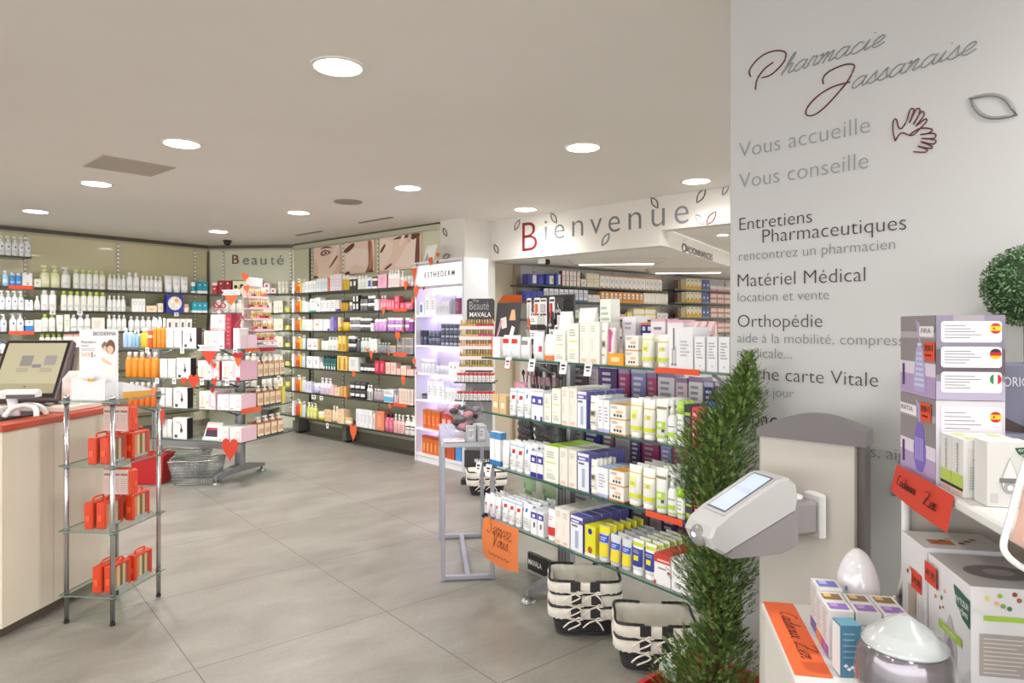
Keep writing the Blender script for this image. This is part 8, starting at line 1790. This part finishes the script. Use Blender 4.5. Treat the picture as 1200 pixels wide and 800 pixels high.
# small carton group on the lower shelf
def oil_carton(x, y, w, d, h, lb, top2, side, grp='small white oil cartons on the lower shelf'):
    t = tag(empty('oil_carton', wl(x, y, SZ0 + .0008), RZ), lb, 'box', grp); mb = MB(); mb.box(0, w, 0, d, 0, h, P_('#dbd9d9'))
    for (y0, y1, c, c2) in top2:
        mb.quad((w*.12, d*y0, h + .0006), (w*.88, d*y0, h + .0006), (w*.88, d*y1, h + .0006), (w*.12, d*y1, h + .0006), P_(c)); mb.quad((w*.2, d*(y0*.6 + y1*.4), h + .0009), (w*.5, d*(y0*.6 + y1*.4), h + .0009), (w*.5, d*y1, h + .0009), (w*.2, d*y1, h + .0009), P_(c2))
    face_quad(mb, 'left', -d, 0, 0, h*.22, P_(side)); face_quad(mb, 'front', w*.1, w*.9, h*.1, h*.85, P_('#d6d4d4'))
    for j in range(8): face_quad(mb, 'left', -d*.9, -d*.9 + d*rnd.uniform(.5, .8), h*(.3 + .08*j), h*(.33 + .08*j), P_('#b5b1b1')); face_quad(mb, 'front', w*.14, w*rnd.uniform(.6, .85), h*(.16 + .08*j), h*(.185 + .08*j), P_('#aaa7a8'), .0009)
    mb.build('carton', t); return t
VI, BRN, BLU = ('#8a6ab4', '#b99ad0'), ('#8a6a3e', '#d9b46a'), ('#6a72b8', '#a9b0e0')
gx, gy = find(971, 771, SZ0)
for i in range(3):
    for j in range(2):
        lbn = ('front row', 'second row')[j] + ', ' + ('nearest the orange card', 'middle one', 'nearest the silver diffuser')[i]
        oil_carton(gx + .0415 * i, gy + .041 * j, .039, .039, .078, 'small white oil carton with ' + ('violet' if j == 0 else 'brown') + ' top label, ' + lbn, [(.15, .8) + (VI if j == 0 else BRN)], '#a85aa0' if j == 0 else '#d07a4a')
oil_carton(gx + .002, gy + .084, .042, .045, .084, 'taller white oil carton with blue top label behind the brown labelled ones', [(.1, .75) + BLU], '#6a5a9a')
tx, ty = find(985, 794, SZ0); t = tag(empty('teal_carton', wl(tx, ty, SZ0 + .0008), RZ + .12), 'teal blue carton with white print before the small white oil cartons', 'box')
mb = MB(); mb.box(0, .031, 0, .03, 0, .080, P_('#4f7f98'), top=P_('#5d91a8')); face_quad(mb, 'left', -.03, 0, .002, .078, P_('#d9dadc'))
for j in range(5): face_quad(mb, 'front', .004, rnd.uniform(.02, .028), .030 + .009*j, .032 + .009*j, P_('#8fb0c0'))
for u_, z_ in ((.008, .018), (.013, .013), (.018, .016), (.023, .011)): face_poly(mb, 'front', [(u_ - .004, z_), (u_, z_ - .003), (u_ + .004, z_), (u_, z_ + .003)], P_('#eceaea'), .0009)
mb.build('carton', t)
# silver drop diffuser
sx_, sy_ = find(1060, 838, SZ0); t = tag(empty('drop_diffuser', wl(sx_, sy_, SZ0 + .0008), RZ), 'silver drop diffuser with a clear pointed lid at the front of the lower shelf', 'diffuser')
mb = MB(); pr = spline([(.030, 0, 0), (.050, 0, .012), (.0605, 0, .035), (.0615, 0, .055), (.058, 0, .085), (.0535, 0, .098)], 4); mb.lathe([(p.x, p.z) for p in pr], M('#8f8890', .12, .7), 32, cap1=True); mb.build('bowl', t)
mb = MB(); mb.lathe([(.054, .0985), (.055, .102), (.048, .110), (.034, .121), (.018, .132), (.006, .140)], M('#b9bebe', .12, coat=.6), 32); lid = mb.build('lid', t)
mb = MB(); mb.lathe([(.060, .0), (.0635, .03), (.0645, .055), (.060, .088), (.053, .100), (.037, .119), (.020, .134), (.007, .1435)], CELLO, 28, cap0=False); mb.build('wrapper', t)
mb = MB(); wrap(mb, .121, .121, 2, .028, .050, -72, -60, P_('#d98a86'), 1.03, 5); mb.build('badge', t)
# big aroma boxes
def aroma_box(x, y, w, d, h, lb, plain=False):
    t = tag(empty('aroma_box', wl(x, y, SZ0 + .0008), RZ), lb, 'box'); mb = MB(); mb.box(0, w, 0, d, 0, h, P_('#dad8da'), top=P_('#bdb8b6') if not plain else P_('#dcdad7'))
    if not plain:
        mb.add([(w*.5 + w*.36*math.cos(a), d*.45 + d*.22*math.sin(a), h + .0006) for a in (2*math.pi*i/24 for i in range(24))], [tuple(range(24))], P_('#77706f')); mb.add([(w*.5 + w*.16*math.cos(a), d*.45 + d*.1*math.sin(a), h + .0010) for a in (2*math.pi*i/20 for i in range(20))], [tuple(range(20))], P_('#9a9492'))
        dp = [(-d*.45 + .028*math.sin(a)*math.sin(a/2)**.8, h*.30 + .045*math.cos(a)) for a in (2*math.pi*i/28 for i in range(28))]; face_poly(mb, 'left', dp, P_('#b9b4ba'), .0008); face_poly(mb, 'left', [(-d*.45 + (u + d*.45)*.7, h*.22 + (z - h*.30)*.5) for u, z in dp], P_('#8a8490'), .0011); face_quad(mb, 'left', -d*.72, -d*.18, h*.36, h*.44, P_('#9fc23a'), .0014)
        face_poly(mb, 'left', [(-d*.36, h*.90), (-.001, h*.86), (-.001, h*.60), (-d*.16, h*.64), (-d*.30, h*.74)], P_('#1f5a44'), .0012)
        for k, (u, z, c) in enumerate(((-.10, .72, '#c9402a'), (-.085, .66, '#4a7a3a'), (-.105, .62, '#d98a3a'), (-.075, .75, '#d9a83a'), (-.09, .55, '#b9302a'), (-.08, .58, '#5a8a3a'))): face_poly(mb, 'left', disc(u*d/.13, h*z, .0045 - .0004*k, 8), P_(c), .0010)
        for k, (u, z, c) in enumerate(((.25, .90, '#d9cf6a'), (.45, .93, '#9ab84a'), (.5, .84, '#7a9a4a'), (.68, .95, '#8a4a2a'), (.75, .90, '#a85a3a'), (.6, .82, '#4a7a4a'), (.4, .86, '#e0b48a'))): face_poly(mb, 'front', disc(w*u*.62, h*z, .0036, 8), P_(c), .0010)
        face_quad(mb, 'front', w*.12, w*.95, h*.70, h*.745, P_('#9fc23a'), .0009); face_quad(mb, 'front', w*.08, w*.95, h*.20, h*.58, P_('#a39a94'), .0009)
        for j in range(9): face_quad(mb, 'front', w*.12, w*(.12 + .5*rnd.uniform(.6, 1)), h*(.23 + .038*j), h*(.238 + .038*j), P_('#d6d0cc'), .0012)
    else:
        for k in range(6): mb.add([(w*(.25 + .1*k) + .006*math.cos(a), d*(.35 + .25*(k % 3)/2) + .005*math.sin(a), h + .0006) for a in (2*math.pi*i/8 for i in range(8))], [tuple(range(8))], P_(('#b9502a', '#3a3634', '#d9a03a', '#7a3a2a', '#5a7a3a', '#c4402a')[k]))
        mb.quad((w*.15, d*.25, h + .0005), (w*.45, d*.25, h + .0005), (w*.45, d*.5, h + .0005), (w*.15, d*.5, h + .0005), P_('#c9703a'))
        face_quad(mb, 'left', -d*.7, -d*.35, h*.12, h*.5, P_('#b4a494')); 
        for k in range(5): face_poly(mb, 'left', disc(-d*(.25 + .12*k), h*(.62 + .05*(k % 2)), .004, 8), P_(('#b9302a', '#4a7a4a', '#3a3634', '#d98a3a', '#8a3a4a')[k]), .0009)
    bx = mb.build('carton', t)
    if not plain:
        face_text(bx, 'left', 'PHYTOSUN', P_('#f0eeea'), -d*.31, h*.76, d*.28, h*.06, .0018); face_text(bx, 'left', 'arôms', P_('#f0eeea'), -d*.24, h*.68, d*.2, h*.06, .0018); face_text(bx, 'left', 'GOUTTE', P_('#f0f4e2'), -d*.60, h*.385, d*.30, h*.035, .0020)
    return t
bx0, by0 = find(1138, 817, SZ0)
aroma_box(bx0, by0, .135, .150, .162, 'white aroma box with green badge and silver drop picture on the lower shelf')
aroma_box(bx0 - .004, by0 + .156, .13, .10, .168, 'white aroma box with fruit print on its lid, behind the green badged one', True)
for (u_, z_, lb, txt) in ((.118, .118, 'red price note on the corner of the green badged aroma box', '49,90'), (.176, .085, 'red price note on the edge of the fruit print aroma box', '34,90')):
    o = tag(empty('price_note', wl(bx0 - .0060, by0 + u_ + .012, SZ0 + z_), RZ - math.pi / 2), lb, 'price note'); mb = MB(); mb.box(-.020, .022, -.0004, .0004, 0, .032, P_('#cf3a22', .7)); nt = mb.build('note', o); obj('lettering', text_mesh(txt, P_('#3a100c'), .036, .015, offset=.012), nt, (-.015, -.0008, .010))
# clear sign holder at the near end of the upper shelf
sh_ = tag(empty('sign_holder', (0, 0, 0)), 'clear acrylic sign holder with a white rim hooked on the upper shelf end', 'sign holder')
Yh = .86; mb = MB(); pth = spline([at(px, py, Yh) for px, py in ((1206, 532), (1196, 562), (1184, 606), (1176, 636), (1180, 650), (1194, 662), (1212, 672))], 5); mb.tube(pth, .0042, M('#efedec', .25), 8); mb.build('white_rim', sh_)
mb = MB(); P3 = [at(px, py, Yh + .001) for px, py in ((1206, 532), (1184, 606), (1177, 640), (1194, 662), (1225, 672), (1235, 532))]; mb.loft([[tuple(p) for p in P3], [(p.x, p.y + .003, p.z) for p in P3]], CLEAR); mb.build('acrylic_sheet', sh_)
mb = MB(); P3 = [at(px, py, Yh + .012) for px, py in ((1204, 560), (1192, 612), (1186, 634), (1240, 660), (1240, 560))]; mb.loft([[tuple(p) for p in P3], [(p.x, p.y + .002, p.z) for p in P3]], P_('#e2c9c2')); mb.build('insert', sh_)

# ---------------------------------------------------------------- box tree ball at the partition edge
bt = tag(empty('topiary_ball', (1.137, 1.50, 0)), 'round clipped box tree ball at the edge of the white partition', 'potted plant')
mb = MB(); mb.loft([sring(.20, .20, .001, 2, 24), sring(.26, .26, .26, 2, 24), sring(.25, .25, .26, 2, 24), sring(.23, .23, .24, 2, 24)], P_('#8a8682', .5), True, True); mb.build('pot', bt)
mb = MB(); mb.tube([(0, 0, .24), (.004, 0, .8), (0, 0, 1.44)], .011, noise_mat('box_tree_bark', '#5a4632', '#75603f', 40, .9), 8); mb.build('trunk', bt)
mb = MB(); C0 = Vector((0, 0, 1.486)); RB = .088; mb.ball(C0, RB * .9, M('#2c4226', .8), 24, 16)
lm_ = [M('#4a6b42', .55), M('#5c7f50', .55), M('#3c5836', .55), M('#6d9160', .55)]
for i in range(3600):
    u = prng.uniform(-1, 1); a = prng.uniform(0, 2*math.pi); s_ = math.sqrt(1 - u*u); nrm = Vector((s_*math.cos(a), s_*math.sin(a), u)); c = C0 + nrm * RB * prng.uniform(.90, 1.03)
    t1 = nrm.cross(Vector((prng.uniform(-1, 1), prng.uniform(-1, 1), prng.uniform(-1, 1)))).normalized(); t2 = nrm.cross(t1); L_ = prng.uniform(.0045, .0075); n2 = (nrm * .6 + t1 * .8)
    mb.add([c, c + n2 * L_ * .6 + t2 * L_ * .35, c + n2 * L_ * 1.3, c + n2 * L_ * .6 - t2 * L_ * .35], [(0, 1, 2, 3)], lm_[prng.randrange(4)])
mb.build('foliage', bt)
finish_labels()
